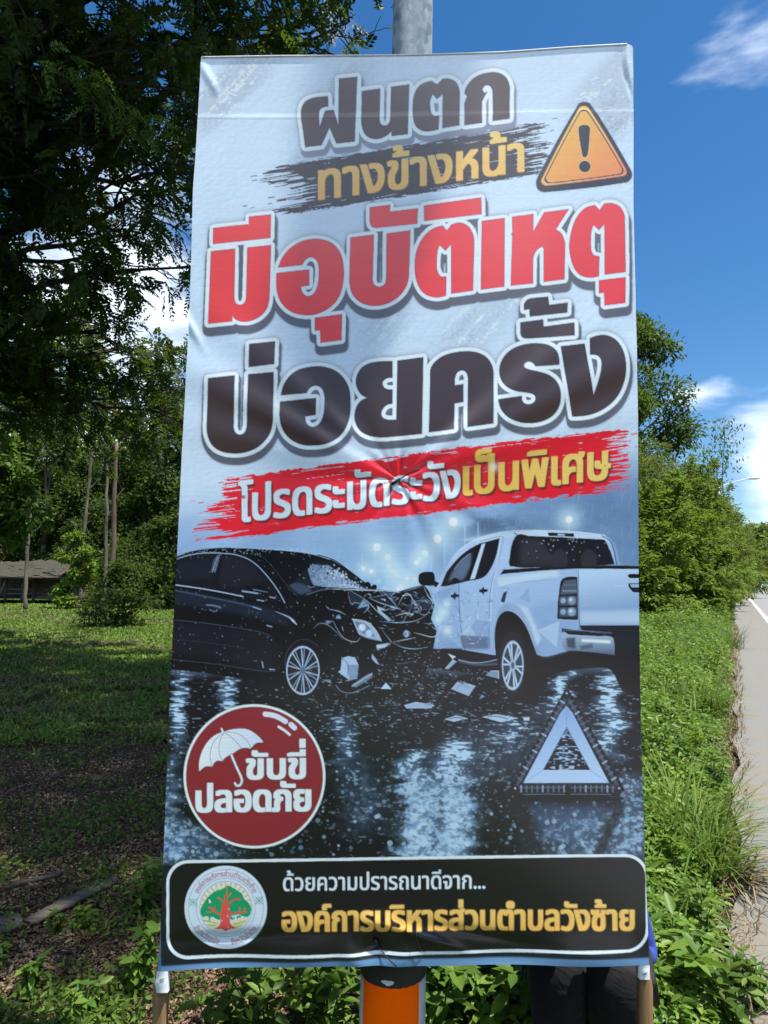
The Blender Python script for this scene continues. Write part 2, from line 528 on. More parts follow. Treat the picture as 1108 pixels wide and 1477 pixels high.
def tree(name, base, height, width, label, cat='tree', leaf=LEAF_MID, bark=BARK_WARM, n_leaf=6000, lsize=0.3, trunk_h=0.3, trunk_r=0.18, clumps=26, seed=1, group=None, low=0.25, taper=1.0, lean=(0, 0), fork=True, shape='round', aspect=0.5, frond=0.0):
    rs = np.random.RandomState(seed)
    base = np.asarray(base, float)
    root = empty(name, base, label, cat, group)
    top = base + np.array([lean[0], lean[1], height])
    # clump centres fill an egg-shaped envelope with an uneven outline
    c, r = [], []
    for i in range(clumps):
        t = low + (1 - low) * (i + rs.rand()) / clumps
        if shape == 'round':
            env = math.sin(math.pi * min(1, (t - low) / (1 - low) * 0.80 + 0.16)) ** 0.7
        else:
            env = (1 - (t - low) / (1 - low)) ** 0.6 * 0.9 + 0.15
        a = rs.rand() * 6.283
        rr = width / 2 * env * math.sqrt(rs.rand()) * 0.85
        c.append(base + np.array([lean[0] * t + rr * math.cos(a), lean[1] * t + rr * math.sin(a), height * (t * 0.93)]))
        r.append(width * (0.10 + 0.12 * rs.rand()) * (0.6 + 0.5 * env))
    c, r = np.array(c), np.array(r)
    P, v = blob_points(n_leaf, c, r, rs, 0.35)
    P[:, 2] = np.maximum(P[:, 2], base[2] + 0.12 * height * low)
    d = unit(v * 0.8 + rs.randn(n_leaf, 3) * 0.7 + np.array([0, 0, -0.35]))
    V, F = leaves(P, d, lsize * (0.6 + 0.8 * rs.rand(n_leaf)), lsize * aspect * (0.6 + 0.6 * rs.rand(n_leaf)), 0.22, None, rs)
    if frond:
        nf = int(n_leaf * 0.55)
        P, v = blob_points(nf, c, r, rs, 0.75)
        P[:, 2] = np.maximum(P[:, 2], base[2] + 0.12 * height * low)
        d = unit(v * np.array([1, 1, 0.5]) + rs.randn(nf, 3) * 0.35 + np.array([0, 0, 0.05]))
        V2, F2 = leaves(P, d, frond * (0.6 + 0.7 * rs.rand(nf)), frond * 0.26 * (0.7 + 0.5 * rs.rand(nf)), 0.12, np.array([0, 0, 1.0]) + rs.randn(nf, 3) * 0.3, rs, 0.3)
        V, F = merge([(V, F), (V2, F2)])
    mesh_obj('crown', V, [F], leaf, root)
    b = Bag()
    th = height * trunk_h
    tp = branch_path(base - np.array([0, 0, 0.15]), base + np.array([lean[0] * trunk_h, lean[1] * trunk_h, th]), 0, 0.03, 8, rs)
    b.tube(tp, np.linspace(trunk_r * 1.15, trunk_r * 0.8, 8), 9)
    lead = branch_path(tp[-1], top * 0.94 + base * 0.06, 0, 0.05, 9, rs)
    b.tube(lead, np.linspace(trunk_r * 0.8, trunk_r * 0.12, 9), 7)
    if fork:
        for i in range(0, clumps, max(1, clumps // 14)):
            st = lead[min(7, int(rs.rand() * 6))] if c[i][2] > tp[-1][2] + 0.5 else tp[-2]
            b.tube(branch_path(st, c[i], 0.05, 0.06, 7, rs), np.linspace(trunk_r * 0.38, trunk_r * 0.06, 7), 5)
    b.build('trunk', bark, root, smooth=True)
    return root


# ---------------------------------------------------------------- the big tree overhead, left
def big_tree():
    rs = np.random.RandomState(21)
    base = np.array([-11.0, 9.5, 0])
    root = empty('shade_tree', base, 'big dark spreading tree whose branches hang over the upper left of the banner', 'tree')
    wood = Bag()
    fork = base + np.array([0.6, -0.2, 4.2])
    wood.tube(branch_path(base - np.array([0, 0, .2]), fork, 0, 0.02, 8, rs), np.linspace(0.55, 0.42, 8), 12)
    # limbs reach for points across the crown (frame point, distance)
    tgt = [(60, 60, 8), (170, 150, 9), (285, 385, 11), (230, 250, 10), (110, 300, 12), (20, 200, 9), (280, 250, 9.5), (20, 480, 13), (150, 470, 14), (250, 520, 15), (230, 640, 18), (70, 590, 17),
           (300, 60, 9), (430, 30, 10), (505, 30, 11), (470, 5, 9.5), (390, 50, 10), (340, 30, 9), (450, 60, 11.5), (270, 320, 13), (180, 380, 10), (90, 150, 10), (220, 100, 11), (60, 250, 8.5), (60, 520, 12), (200, 505, 13), (130, 450, 11.5), (265, 560, 13.5), (285, 620, 14), (30, 590, 12.5), (130, 560, 16), (240, 590, 15), (0, 420, 10), (200, 20, 7.5), (-60, 380, 11), (-40, 80, 8), (340, -60, 8.5), (480, -60, 9.5), (120, -60, 7.5), (260, 130, 8)]
    tips, dirs = [], []

    def limb(a, b, r0, depth, rise):
        L = np.linalg.norm(b - a)
        n = 12 if depth == 0 else 8
        P = branch_path(a, b, 0, 0.07, n, rs, rise)
        wood.tube(P, np.linspace(r0, max(0.006, r0 * 0.14), n), 8 if depth == 0 else 5)
        if depth < 2:
            k = 11 if depth == 0 else 6
            for i in range(k):
                t = 0.35 + 0.65 * (i + rs.rand()) / k
                j = min(n - 2, int(t * (n - 1)))
                p = P[j] + (P[j + 1] - P[j]) * (t * (n - 1) - j)
                d = unit(P[min(j + 1, n - 1)] - P[j])
                dd = unit(d * 0.8 + rs.randn(3) * np.array([0.75, 0.75, 0.5]))
                l2 = (0.24 if depth == 0 else 0.36) * L * (0.5 + 0.7 * rs.rand()) * (1.1 - 0.45 * t)
                limb(p, p + dd * l2, max(0.008, r0 * 0.30 * (1.1 - t * .6)), depth + 1, 0.02)
        if depth >= 1:
            for i in range(3, n):
                tips.append(P[i])
                dirs.append(unit(P[i] - P[i - 1]))
    for px, py, Yd in tgt:
        e = at(px, py, Yd)
        limb(fork + rs.randn(3) * 0.15, e, 0.10 + 0.04 * rs.rand(), 0, 0.14)
    T, Dv = np.array(tips), np.array(dirs)
    # twigs with pinnate leaves
    NT = 8000
    k = rs.randint(0, len(T), NT)
    P = T[k] + rs.randn(NT, 3) * 0.09
    D = Dv[k] * 0.6 + rs.randn(NT, 3) * 0.7 + np.array([0, 0, -0.25])
    p, d, l, nn = sprays(P, D, 8, 0.27 + 0.16 * rs.rand(NT), 0.084, rs, 0.3)
    V, F = leaves(p, d, l, l * 0.50, 0.15, nn, rs)
    mesh_obj('crown', V, [F], LEAF_DARK, root)
    # one fresh spray in a lighter green leaf
    k2 = 70
    a = at(60, 75, 6.2), at(215, 185, 6.6)
    tt = rs.rand(k2)[:, None]
    P = a[0] * (1 - tt) + a[1] * tt + rs.randn(k2, 3) * 0.09
    D = (a[1] - a[0])[None] * 0.6 + rs.randn(k2, 3) * 0.45
    p, d, l, nn = sprays(P, D, 8, 0.22 + 0.1 * rs.rand(k2), 0.046, rs, 0.35)
    V, F = leaves(p, d, l, l * 0.4, 0.15, nn, rs)
    tag(mesh_obj('leafy_twig', V, [F], LEAF_MID, root), 'fresh green feathery twig')
    # canopy high overhead: shades the ground on the left
    N = 5600
    Xs, Ys = -8.5 + 12.0 * rs.rand(N), 1.1 + 9.6 * rs.rand(N)
    Zs = 11.5 + 1.6 * rs.rand(N) + 0.25 * np.sin(Xs * 2) * np.cos(Ys * 2)
    keep = (vn2(Xs * 0.9, Ys * 0.9) > 0.20) & (Ys < 0.97 * (Zs - 1.5))
    P = np.stack([Xs, Ys, Zs], 1)[keep]
    D = rs.randn(len(P), 3) * np.array([1, 1, 0.3])
    p, d, l, nn = sprays(P, D, 6, 0.5 + 0.2 * rs.rand(len(P)), 0.17, rs, 0.2)
    V, F = leaves(p, d, l, l * 0.5, 0.15, nn, rs)
    mesh_obj('upper_crown', V, [F], LEAF_DARK, root)
    for i in range(16):
        e = np.array([-8 + 11 * rs.rand(), 1.2 + 8.5 * rs.rand(), 12.0])
        wood.tube(branch_path(fork + np.array([0, 0, 0.4]), e, 0, 0.05, 10, rs, 0.25), np.linspace(0.15, 0.02, 10), 6)
    wood.build('trunk', BARK_DARK, root, smooth=True)


_vg = np.random.RandomState(3).rand(64, 64)


def vn2(x, y):
    xi, yi = np.floor(x).astype(int), np.floor(y).astype(int)
    fx, fy_ = x - xi, y - yi
    fx, fy_ = fx * fx * (3 - 2 * fx), fy_ * fy_ * (3 - 2 * fy_)
    g = lambda a, b: _vg[a % 64, b % 64]
    return (g(xi, yi) * (1 - fx) + g(xi + 1, yi) * fx) * (1 - fy_) + (g(xi, yi + 1) * (1 - fx) + g(xi + 1, yi + 1) * fx) * fy_


big_tree()


def spot(px, py_base):
    p = ground(px, py_base)
    return np.array([p[0], p[1], 0.0])


def on(px, Y):
    p = at(px, 833, Y)
    return np.array([p[0], Y, 0.0])


def h_at(py, Y):
    return at(554, py, Y)[2]


# ---------------------------------------------------------------- trees behind the clearing, left
WOODS = 'trees at the back of the clearing'
specs = [  # px, Y, top py, width, leaf, bark, label, kind
    (20, 52, 470, 9, LEAF_WOOD, BARK_WARM, 'tall broad green tree standing behind the left end of the shed'),
    (95, 52, 385, 10, LEAF_LIGHT, BARK_WARM, 'tallest light green tree rising behind the shed roof'),
    (60, 47, 600, 7, LEAF_WOOD, BARK_PALE, 'leafy green tree close behind the shed roof'),
    (150, 48, 640, 7, LEAF_WOOD, BARK_PALE, 'rounded green tree between the shed and the dark bush'),
    (215, 44, 560, 8, LEAF_WOOD, BARK_WARM, 'dense green tree beside the banner edge above the dark bush'),
    (265, 48, 470, 10, LEAF_DARK, BARK_WARM, 'dark tall tree just behind the left banner edge'),
    (-75, 50, 520, 9, LEAF_WOOD, BARK_WARM, 'broad green tree half cut off at the left frame edge'),
    (330, 44, 520, 10, LEAF_DARK, BARK_WARM, 'dark dense tree behind the left half of the banner'),
    (120, 62, 560, 12, LEAF_WOOD, BARK_WARM, 'far green tree filling the gap behind the leaning trunks'),
    (200, 60, 640, 12, LEAF_OLIVE, BARK_WARM, 'far yellowish tree low behind the bare trunks'),
    (30, 62, 560, 13, LEAF_DARK, BARK_WARM, 'far dark tree behind the tallest light green one'),
    (420, 48, 560, 11, LEAF_WOOD, BARK_WARM, 'green tree hidden behind the black headline of the banner'),
    (540, 52, 540, 12, LEAF_WOOD, BARK_WARM, 'green tree hidden behind the middle of the banner'),
    (660, 50, 600, 11, LEAF_MID, BARK_WARM, 'light green tree hidden behind the right half of the banner'),
    (790, 46, 560, 10, LEAF_WOOD, BARK_WARM, 'green tree behind the banner left of the tall dark crowned one'),
]
for i, (px, Y, ty, wd, lf, bk_, lab) in enumerate(specs):
    tree('forest_tree', on(px, Y), h_at(ty, Y), wd, lab, leaf=lf, bark=bk_, n_leaf=13000, lsize=0.28, trunk_h=0.28, trunk_r=0.2, clumps=30, seed=100 + i, group=WOODS, low=0.16, aspect=0.6)
# understory that closes the view under the crowns
for i, (px, Y, ty, wd, lf, lab) in enumerate([(118, 41, 745, 4, LEAF_WOOD, 'low bushy tree right of the shed beneath the leaning trunk'), (205, 38, 760, 5, LEAF_WOOD, 'low bushy tree behind the pale trunks'), (250, 32, 740, 5, LEAF_WOOD, 'bushy tree touching the left banner edge'),
                                              (0, 45, 760, 6, LEAF_DARK, 'dark thicket behind the shed posts'), (160, 47, 770, 7, LEAF_DARK, 'dark thicket in the gap behind the pale trunks')]):
    tree('understory_tree', on(px, Y), h_at(ty, Y), wd, lab, leaf=lf, n_leaf=8000, lsize=0.20, trunk_h=0.15, trunk_r=0.07, clumps=20, seed=140 + i, group='bushy trees around the shed', low=0.05, aspect=0.6)

# bare and climbing trunks
def bare_trunk(pts, Y, r0, r1, bark, label, name='tree_trunk', cat='trunk'):
    P = np.array([at(px, py, Y + dy) for px, py, dy in pts])
    base = P[0].copy()
    base[2] = 0
    root = empty(name, base, label, cat, 'bare trunks in the clearing')
    r0, r1 = r0 * 0.72, r1 * 0.6
    n = 14
    ts = np.linspace(0, len(P) - 1, n)
    Q = np.array([[np.interp(t, np.arange(len(P)), P[:, k]) for k in range(3)] for t in ts]) + RS.randn(n, 3) * 0.025
    Q[0, 2] = -0.1
    b = Bag()
    b.tube(Q, np.linspace(r0, r1, n), 9)
    b.build('trunk', bark, root, smooth=True)
    # short broken side limb
    lb = Bag()
    lb.tube(branch_path(Q[8], Q[8] + np.array([0.5, 0, 0.7]), 0, 0.05, 6), np.linspace(r1 * 0.8, r1 * 0.2, 6), 6)
    lb.build('limb', bark, root, smooth=True)
    return root


bare_trunk([(116, 884, 0), (119, 780, 0), (129, 698, 0), (136, 610, 0)], 34, 0.13, 0.11, BARK_PALE, 'tall leaning pale trunk right of the shed')
bare_trunk([(152, 872, 0), (152, 790, 0), (154, 740, 0), (156, 660, 0)], 36, 0.15, 0.12, BARK_PALE, 'grey slender trunk left of the thick brown one')
bare_trunk([(160, 868, 0), (163, 800, 0), (166, 710, 0), (168, 640, 0)], 35, 0.23, 0.13, BARK_WARM, 'thick brown bare trunk behind the dark bush')
bare_trunk([(135, 868, 0), (127, 842, 0), (119, 818, 0)], 31, 0.05, 0.04, BARK_PALE, 'thin pale pole leaning against the creeper covered trunk')
bare_trunk([(36, 884, 0), (38, 830, 0), (41, 770, 0), (44, 700, 0)], 29, 0.13, 0.10, BARK_PALE, 'pale straight trunk standing before the shed')
bare_trunk([(204, 878, 0), (206, 850, 0), (208, 820, 0)], 32, 0.07, 0.05, BARK_PALE, 'short thin trunk right of the dark bush')
# creeper-covered stump
b0 = spot(104, 880)
tree('creeper_stump', b0, 3.6, 2.2, 'broken trunk wrapped in light green creeper right of the shed', 'tree', LEAF_LIGHT, BARK_PALE, 3200, 0.15, 0.8, 0.2, 18, 77, None, 0.08, shape='round', aspect=0.8)
# dark bush in the grass
tree('dark_bush', spot(178, 905), 2.0, 2.6, 'dark rounded bush alone on the lawn beside the banner', 'bush', LEAF_DARK, BARK_WARM, 4200, 0.13, 0.15, 0.05, 22, 55, None, 0.03, aspect=0.5)
# broad-leaved sapling hanging in from the left edge
tree('broadleaf_sapling', on(-22, 17), h_at(600, 17), 3.0, 'broad leaved young tree leaning in at the left frame edge', 'tree', LEAF_MID, BARK_PALE, 2300, 0.24, 0.55, 0.06, 20, 66, None, 0.50, aspect=0.75)

# ---------------------------------------------------------------- trees along the road, right
ROADSIDE = 'trees along the road verge'
def verge(s, q):
    return road_pt(s, q)


tree('dark_tree', on(897, 44), h_at(418, 44), 10.5, 'tall dark crowned tree showing past the right banner edge', 'tree', LEAF_DARK, BARK_WARM, 30000, 0.33, 0.25, 0.25, 46, 201, None, 0.15)
def shrub_tree(name, base, height, width, label, leaf, seed, group=None, n_br=60, per=300, lsize=0.16, aspect=0.34, cat='tree', arch=0.5):
    """many arching boughs from a short forked stem, leaves in flat sprays on the outer part of each bough"""
    rs = np.random.RandomState(seed)
    base = np.asarray(base, float)
    root = empty(name, base, label, cat, group)
    w = Bag()
    p, d, nn, sz = [], [], [], []
    for i in range(n_br):
        a = rs.rand() * 6.283
        t = (i + rs.rand()) / n_br
        reach = width / 2 * (0.35 + 0.75 * rs.rand()) * (1.05 - 0.75 * t ** 2.2)
        z1 = height * (0.10 + 0.90 * t * (0.86 + 0.16 * rs.rand()))
        z0 = z1 * (0.25 + 0.3 * rs.rand())
        A = base + np.array([0.10 * width * rs.randn() * 0.5, 0.10 * width * rs.randn() * 0.5, z0 * 0.6])
        E = base + np.array([reach * math.cos(a), reach * math.sin(a), z1])
        P = branch_path(A, E, 0, 0.05, 9, rs, arch * 0.35)
        P[-1, 2] -= 0.06 * height * rs.rand()
        w.tube(P, np.linspace(0.035, 0.006, 9) * (0.6 + height * 0.07), 5, caps=False)
        k = int(per * (0.5 + rs.rand()))
        u = 0.30 + 0.72 * rs.rand(k) ** 0.75
        Q = np.stack([np.interp(u, np.linspace(0, 1, 9), P[:, j]) for j in range(3)], 1)
        fw = unit(P[-1] - P[4])
        sd_ = unit(np.cross(fw, [0, 0, 1.0]))
        spread = (0.085 * width * (0.35 + 1.1 * (1 - u)))[:, None]
        Q = Q + rs.randn(k, 1) * spread * sd_ + rs.randn(k, 3) * spread * 0.38
        p.append(Q)
        d.append(fw * 0.55 + sd_ * rs.choice([-1, 1], (k, 1)) * 0.7 + rs.randn(k, 3) * 0.35 - np.array([0, 0, 0.25]))
        up = np.array([0, 0, 1.0]) + rs.randn(3) * 0.35
        nn.append(up + rs.randn(k, 3) * 0.35)
        sz.append(lsize * (0.55 + 0.8 * rs.rand(k)))
    p, d, nn, sz = np.concatenate(p), np.concatenate(d), np.concatenate(nn), np.concatenate(sz)
    p[:, 2] = np.maximum(p[:, 2], 0.1)
    V, F = leaves(p, d, sz, sz * aspect, 0.15, nn, rs, 0.2)
    mesh_obj('crown', V, [F], leaf, root)
    w.tube([base - (0, 0, 0.1), base + (0.05, 0, height * 0.25), base + (0, 0.1, height * 0.6)], [0.11, 0.08, 0.04], 8)
    w.build('trunk', BARK_WARM, root)
    return root


for i, (s, q, top, wd, lf, lab) in enumerate([
        (29, -2.5, 668, 5.4, LEAF_FROND, 'green feathery tree nearest on the right against the banner edge'),
        (33, -1.5, 655, 4.8, LEAF_FROND, 'bright green feathery tree second along the verge'),
        (37, -3.6, 628, 6.4, LEAF_OLIVE, 'taller olive tree behind the nearest verge trees'),
        (41, -1.4, 642, 5.2, LEAF_OLIVE, 'olive tree with thin shoots rising above it'),
        (48, -1.6, 668, 6.2, LEAF_FROND, 'dense green tree in the middle of the verge row'),
        (57, -1.6, 688, 7.2, LEAF_FROND, 'dense green tree beyond the middle of the verge row'),
        (72, -1.0, 708, 8.5, LEAF_OLIVE, 'far olive tree below the white street lamp'),
        (96, -0.6, 730, 12.0, LEAF_FROND, 'far green tree at the bend of the road')]):
    p = verge(s, q)
    shrub_tree('verge_tree', p, h_at(top, p[1]), wd, lab, lf, 220 + i, ROADSIDE, n_br=80, per=330 if i < 5 else 200, lsize=0.20 if i < 5 else 0.34)
for i, (s, q, hh, wd, lf, lab) in enumerate([
        (26.5, -3.2, 3.2, 4.0, LEAF_FROND, 'low bush at the foot of the nearest olive tree'), (29, -1.3, 2.6, 2.8, LEAF_FROND, 'light green bush by the shoulder edge'),
        (36, -1.0, 2.6, 3.2, LEAF_FROND, 'shaded bush under the second verge tree'), (45, -0.9, 2.4, 3.4, LEAF_FROND, 'bush at the shoulder under the thin shoots')]):
    shrub_tree('verge_bush', verge(s, q), hh, wd, lab, lf, 250 + i, 'bushes at the foot of the verge trees', 46, 170, 0.17, 0.42, 'bush', 0.7)
# thin airy shoots above the row
def shoot(px, top, Y, seed, label):
    rs = np.random.RandomState(seed)
    a, b = on(px, Y), at(px + 6, top, Y)
    root = empty('slender_sapling', a, label, 'sapling', 'thin shoots over the verge trees')
    P = branch_path(a, b, 0, 0.02, 10, rs)
    w = Bag()
    w.tube(P, np.linspace(0.05, 0.012, 10), 6)
    w.build('stem', BARK_PALE, root)
    k = 300
    t = 0.72 + 0.28 * rs.rand(k)
    Q = np.stack([np.interp(t, np.linspace(0, 1, 10), P[:, j]) for j in range(3)], 1) + rs.randn(k, 3) * np.array([0.42, 0.42, 0.2])
    V, F = leaves(Q, rs.randn(k, 3) * 0.8 + np.array([0, 0, -0.7]), 0.24, 0.09, 0.2, None, rs)
    mesh_obj('foliage', V, [F], LEAF_MID, root)


shoot(1040, 606, 38, 5, 'thin airy sapling rising highest above the verge trees')
shoot(1010, 640, 36, 6, 'shorter airy sapling left of the highest shoot')
# woods closing the end of the road
for i, (px, Y, top, wd, lab) in enumerate([(1100, 190, 752, 26, 'dark far tree closing the end of the road'), (1180, 170, 735, 30, 'far tree beyond the right frame edge across the road'), (1260, 150, 700, 30, 'tree across the road outside the frame to the right')]):
    tree('distant_tree', on(px, Y), h_at(top, Y), wd, lab, leaf=LEAF_OLIVE, n_leaf=3500, lsize=1.5, trunk_r=0.5, clumps=30, seed=280 + i, group='trees at the far end of the road', low=0.04, aspect=0.7)
# a wood behind everything so no bare horizon shows
rs = np.random.RandomState(9)
N = 30000
X = -200 + 215 * rs.rand(N)
Yv = 85 + 30 * rs.rand(N)
Z = (11 + 5 * vn2(X * 0.10, X * 0 + 3)) * rs.rand(N) ** 0.8
# unseen treeline added behind the viewpoint to darken what the vinyl reflects
N2 = 16000
ang = math.radians(95) + math.radians(205) * rs.rand(N2)
rad = 34 + 12 * rs.rand(N2)
X2, Y2 = rad * np.sin(ang), rad * np.cos(ang)
Z2 = (7.5 + 4 * vn2(X2 * 0.2 + 9, Y2 * 0.2)) * rs.rand(N2) ** 0.8
X, Yv, Z = np.concatenate([X, X2]), np.concatenate([Yv, Y2]), np.concatenate([Z, Z2])
N = N + N2
V, F = leaves(np.stack([X, Yv, Z], 1), rs.randn(N, 3), 1.3, 0.9, 0.2, None, rs)
tag(mesh_obj('far_woods', V, [F], LEAF_WOOD), 'continuous far woods behind the clearing', 'woods', kind='stuff')

# ---------------------------------------------------------------- grass and low plants
def blades(P, h, w, rs, lean=0.5):
    n = len(P)
    a = rs.rand(n) * 6.283
    d = np.stack([np.cos(a), np.sin(a), np.zeros(n)], 1)
    s = np.stack([-np.sin(a), np.cos(a), np.zeros(n)], 1)
    h = np.broadcast_to(h, (n,))[:, None]
    w = np.broadcast_to(w, (n,))[:, None]
    ln = lean * (0.3 + rs.rand(n))[:, None]
    z = np.array([0, 0, 1.0])
    m_ = P + z * h * 0.6 + d * h * ln * 0.35
    t = P + z * h * (1 - 0.3 * ln) + d * h * ln
    V = np.stack([P - s * w / 2, P + s * w / 2, m_ + s * w * 0.4, t, m_ - s * w * 0.4], 1).reshape(-1, 3)
    i = np.arange(n)[:, None] * 5
    return V, i + np.array([[0, 1, 2, 4]]), i + np.array([[4, 2, 3]])


def wedge(n, pxa, pxb, y0, y1, rs, power=1.0):
    """ground points seen between two frame columns, denser near the viewer"""
    u = rs.rand(n)
    Yw = 1 / (1 / y0 + u * (1 / y1 - 1 / y0)) if power == 1 else y0 * (y1 / y0) ** u
    px = pxa + (pxb - pxa) * rs.rand(n)
    return np.stack([(px - PCX) / FPX * Yw, Yw, np.zeros(n)], 1)


rs = np.random.RandomState(31)
# lawn on the left: thin and patchy near, thick in the sunny part
P = wedge(105000, -150, 480, 2.3, 40, rs, 2)
den = vn2(P[:, 0] * 1.3, P[:, 1] * 1.3) * 0.6 + vn2(P[:, 0] * 4, P[:, 1] * 4) * 0.4
want = np.clip((P[:, 1] - 4.5) / 8.0, 0.04, 1.0)
P = P[(den + want * 0.9) > 0.82]
hh = 0.045 + 0.05 * rs.rand(len(P)) + 0.0022 * P[:, 1]
V, F4, F3 = blades(P, hh, 0.006 + 0.0020 * P[:, 1], rs, 1.5)
dry = (vn2(P[:, 0] * 0.5 + 11, P[:, 1] * 0.9 + 5) * 0.7 + 0.3 * rs.rand(len(P)) + 0.25 * np.exp(-((P[:, 1] - 11) / 4.5) ** 2)) > 0.74
tag(mesh_obj('dry_grass', V, [F4[dry], F3[dry]], GRASS_OLD), 'brown dry grass patches crossing the middle of the clearing', 'dry grass', kind='stuff')
F4, F3 = F4[~dry], F3[~dry]
tag(mesh_obj('lawn_grass', V, [F4, F3], GRASS), 'short patchy grass of the clearing left of the banner', 'grass', kind='stuff')
# low leafy weeds among it
P = wedge(25000, -150, 480, 2.3, 34, rs, 2)
den = vn2(P[:, 0] * 0.9 + 7, P[:, 1] * 0.9) * 0.25 + vn2(P[:, 0] * 4.1, P[:, 1] * 4.1) * 0.35 + 0.4 * rs.rand(len(P))
P = P[den > 0.66 - 0.018 * np.clip(P[:, 1] - 6, 0, 16)]
k = len(P)
Pl = np.repeat(P, 4, 0) + rs.randn(4 * k, 3) * np.array([0.03, 0.03, 0.0]) + np.array([0, 0, 0.02]) + np.array([0, 0, 0.05]) * rs.rand(4 * k, 1)
V, F = leaves(Pl, rs.randn(4 * k, 3) + np.array([0, 0, 0.35]), (0.014 + 0.014 * rs.rand(4 * k)) * (1 + 0.08 * Pl[:, 1]), (0.010 + 0.006 * rs.rand(4 * k)) * (1 + 0.08 * Pl[:, 1]), 0.2, None, rs)
tag(mesh_obj('lawn_weeds', V, [F], LEAF_MID), 'low leafy weeds scattered through the shaded clearing', 'weeds', kind='stuff')
# fallen leaves
P = wedge(125000, -150, 430, 2.2, 16, rs, 2)
den = vn2(P[:, 0] * 1.1 + 3, P[:, 1] * 1.1 + 9) * 0.5 + 0.5 * rs.rand(len(P))
P = P[den > 0.18 + 0.045 * np.clip(P[:, 1] - 6, 0, 12)]
k = len(P)
P[:, 2] = 0.006 + 0.012 * rs.rand(k)
dd = rs.randn(k, 3)
dd[:, 2] *= 0.18
nn = np.array([0, 0, 1.0]) + rs.randn(k, 3) * 0.35
V, F = leaves(P, dd, 0.011 + 0.030 * rs.rand(k) ** 3, 0.006 + 0.014 * rs.rand(k) ** 3, 0.35, nn, rs)
tag(mesh_obj('fallen_leaves', V, [F], LITTER), 'brown fallen leaves on the dark soil left of the banner', 'leaf litter', kind='stuff')


def leafy_plant(base, h, n_stem, rs, leaf_l, mat, name, label, group, cat='weed', spread=0.5):
    base = np.asarray(base, float)
    root = empty(name, base, label, cat, group)
    st = Bag()
    p, d, l = [], [], []
    for _ in range(n_stem):
        a = rs.rand() * 6.283
        tip = base + np.array([math.cos(a) * spread * h * rs.rand(), math.sin(a) * spread * h * rs.rand(), h * (0.6 + 0.5 * rs.rand())])
        Q = branch_path(base, tip, 0, 0.05, 6, rs)
        st.tube(Q, np.linspace(0.004, 0.002, 6), 4)
        for k in range(1, 6):
            for s in range(3 if k < 5 else 5):
                b_ = rs.rand() * 6.283
                p.append(Q[k])
                d.append((math.cos(b_), math.sin(b_), 0.35 * rs.randn() + 0.15))
                l.append(leaf_l * (0.55 + 0.6 * rs.rand()))
    p, d, l = np.array(p), np.array(d), np.array(l)
    V, F = leaves(p, d, l, l * 0.52, 0.18, np.array([0, 0, 1.0]) + rs.randn(len(p), 3) * 0.25, rs, 0.15)
    mesh_obj('foliage', V, [F], mat, root)
    st.build('stem', LEAF_MID, root)
    return root


# dense ground cover on the right, between the banner and the shoulder
def cover(n, y0, y1, xa, hfun, rs, size, pw=2):
    u = rs.rand(n)
    Yc = y0 * (y1 / y0) ** u
    xr = ROAD_SLOPE * Yc + EDGE0 - 0.07
    xl = xa(Yc)
    X = xl + (xr - xl) * rs.rand(n)
    edge = np.clip((xr - X) / 0.5, 0, 1)
    keep = rs.rand(n) < np.clip(0.25 + edge * 1.6, 0, 1)
    X, Yc, edge = X[keep], Yc[keep], edge[keep]
    hmax = hfun(X, Yc) * (0.25 + 0.75 * edge)
    Zc = hmax * (1 - rs.rand(len(X)) ** 2.2 * 0.9)
    P = np.stack([X, Yc, Zc], 1)
    d = rs.randn(len(X), 3) * np.array([1, 1, 0.35]) + np.array([0, 0, 0.12])
    sc = size * (0.6 + 0.7 * rs.rand(len(X))) * (0.75 + 0.055 * Yc)
    return leaves(P, d, sc, sc * 0.5, 0.18, np.array([0, 0, 1.0]) + rs.randn(len(X), 3) * 0.4, rs, 0.2)


rs = np.random.RandomState(41)
lump = lambda X, Yc: 0.05 + 0.42 * vn2(X * 1.5 + 2, Yc * 1.5) ** 1.6 + 0.14 * vn2(X * 4.5, Yc * 4.5) + 0.012 * Yc
parts = [cover(62000, 2.35, 32, lambda Yc: np.maximum(-0.42 + 0 * Yc, -0.2 + 0.14 * Yc), lump, rs, 0.052),
         cover(9000, 2.2, 6, lambda Yc: -0.42 + 0 * Yc, lump, rs, 0.055)]
# the verge goes on past the viewpoint
Pn = np.stack([-2.2 + 4.8 * rs.rand(16000), -3.5 + 5.7 * rs.rand(16000), 0.02 + 0.12 * rs.rand(16000)], 1)
Pn = Pn[(Pn[:, 0] < 1.2 + 0.4 * Pn[:, 1]) & (np.hypot(Pn[:, 0], Pn[:, 1]) > 0.35) & ((Pn[:, 1] < 1.55) | (np.abs(Pn[:, 0]) > 0.75))]
Ln = 0.05 + 0.03 * rs.rand(len(Pn))
parts.append(leaves(Pn, rs.randn(len(Pn), 3) * np.array([1, 1, 0.3]), Ln, Ln * 0.5, 0.18, np.array([0, 0, 1.0]) + rs.randn(len(Pn), 3) * 0.4, rs, 0.2))
V, F = merge(parts)
tag(mesh_obj('ground_cover', V, [F], LEAF_COVER), 'thick bright green leafy ground cover between banner and shoulder', 'ground cover', kind='stuff')
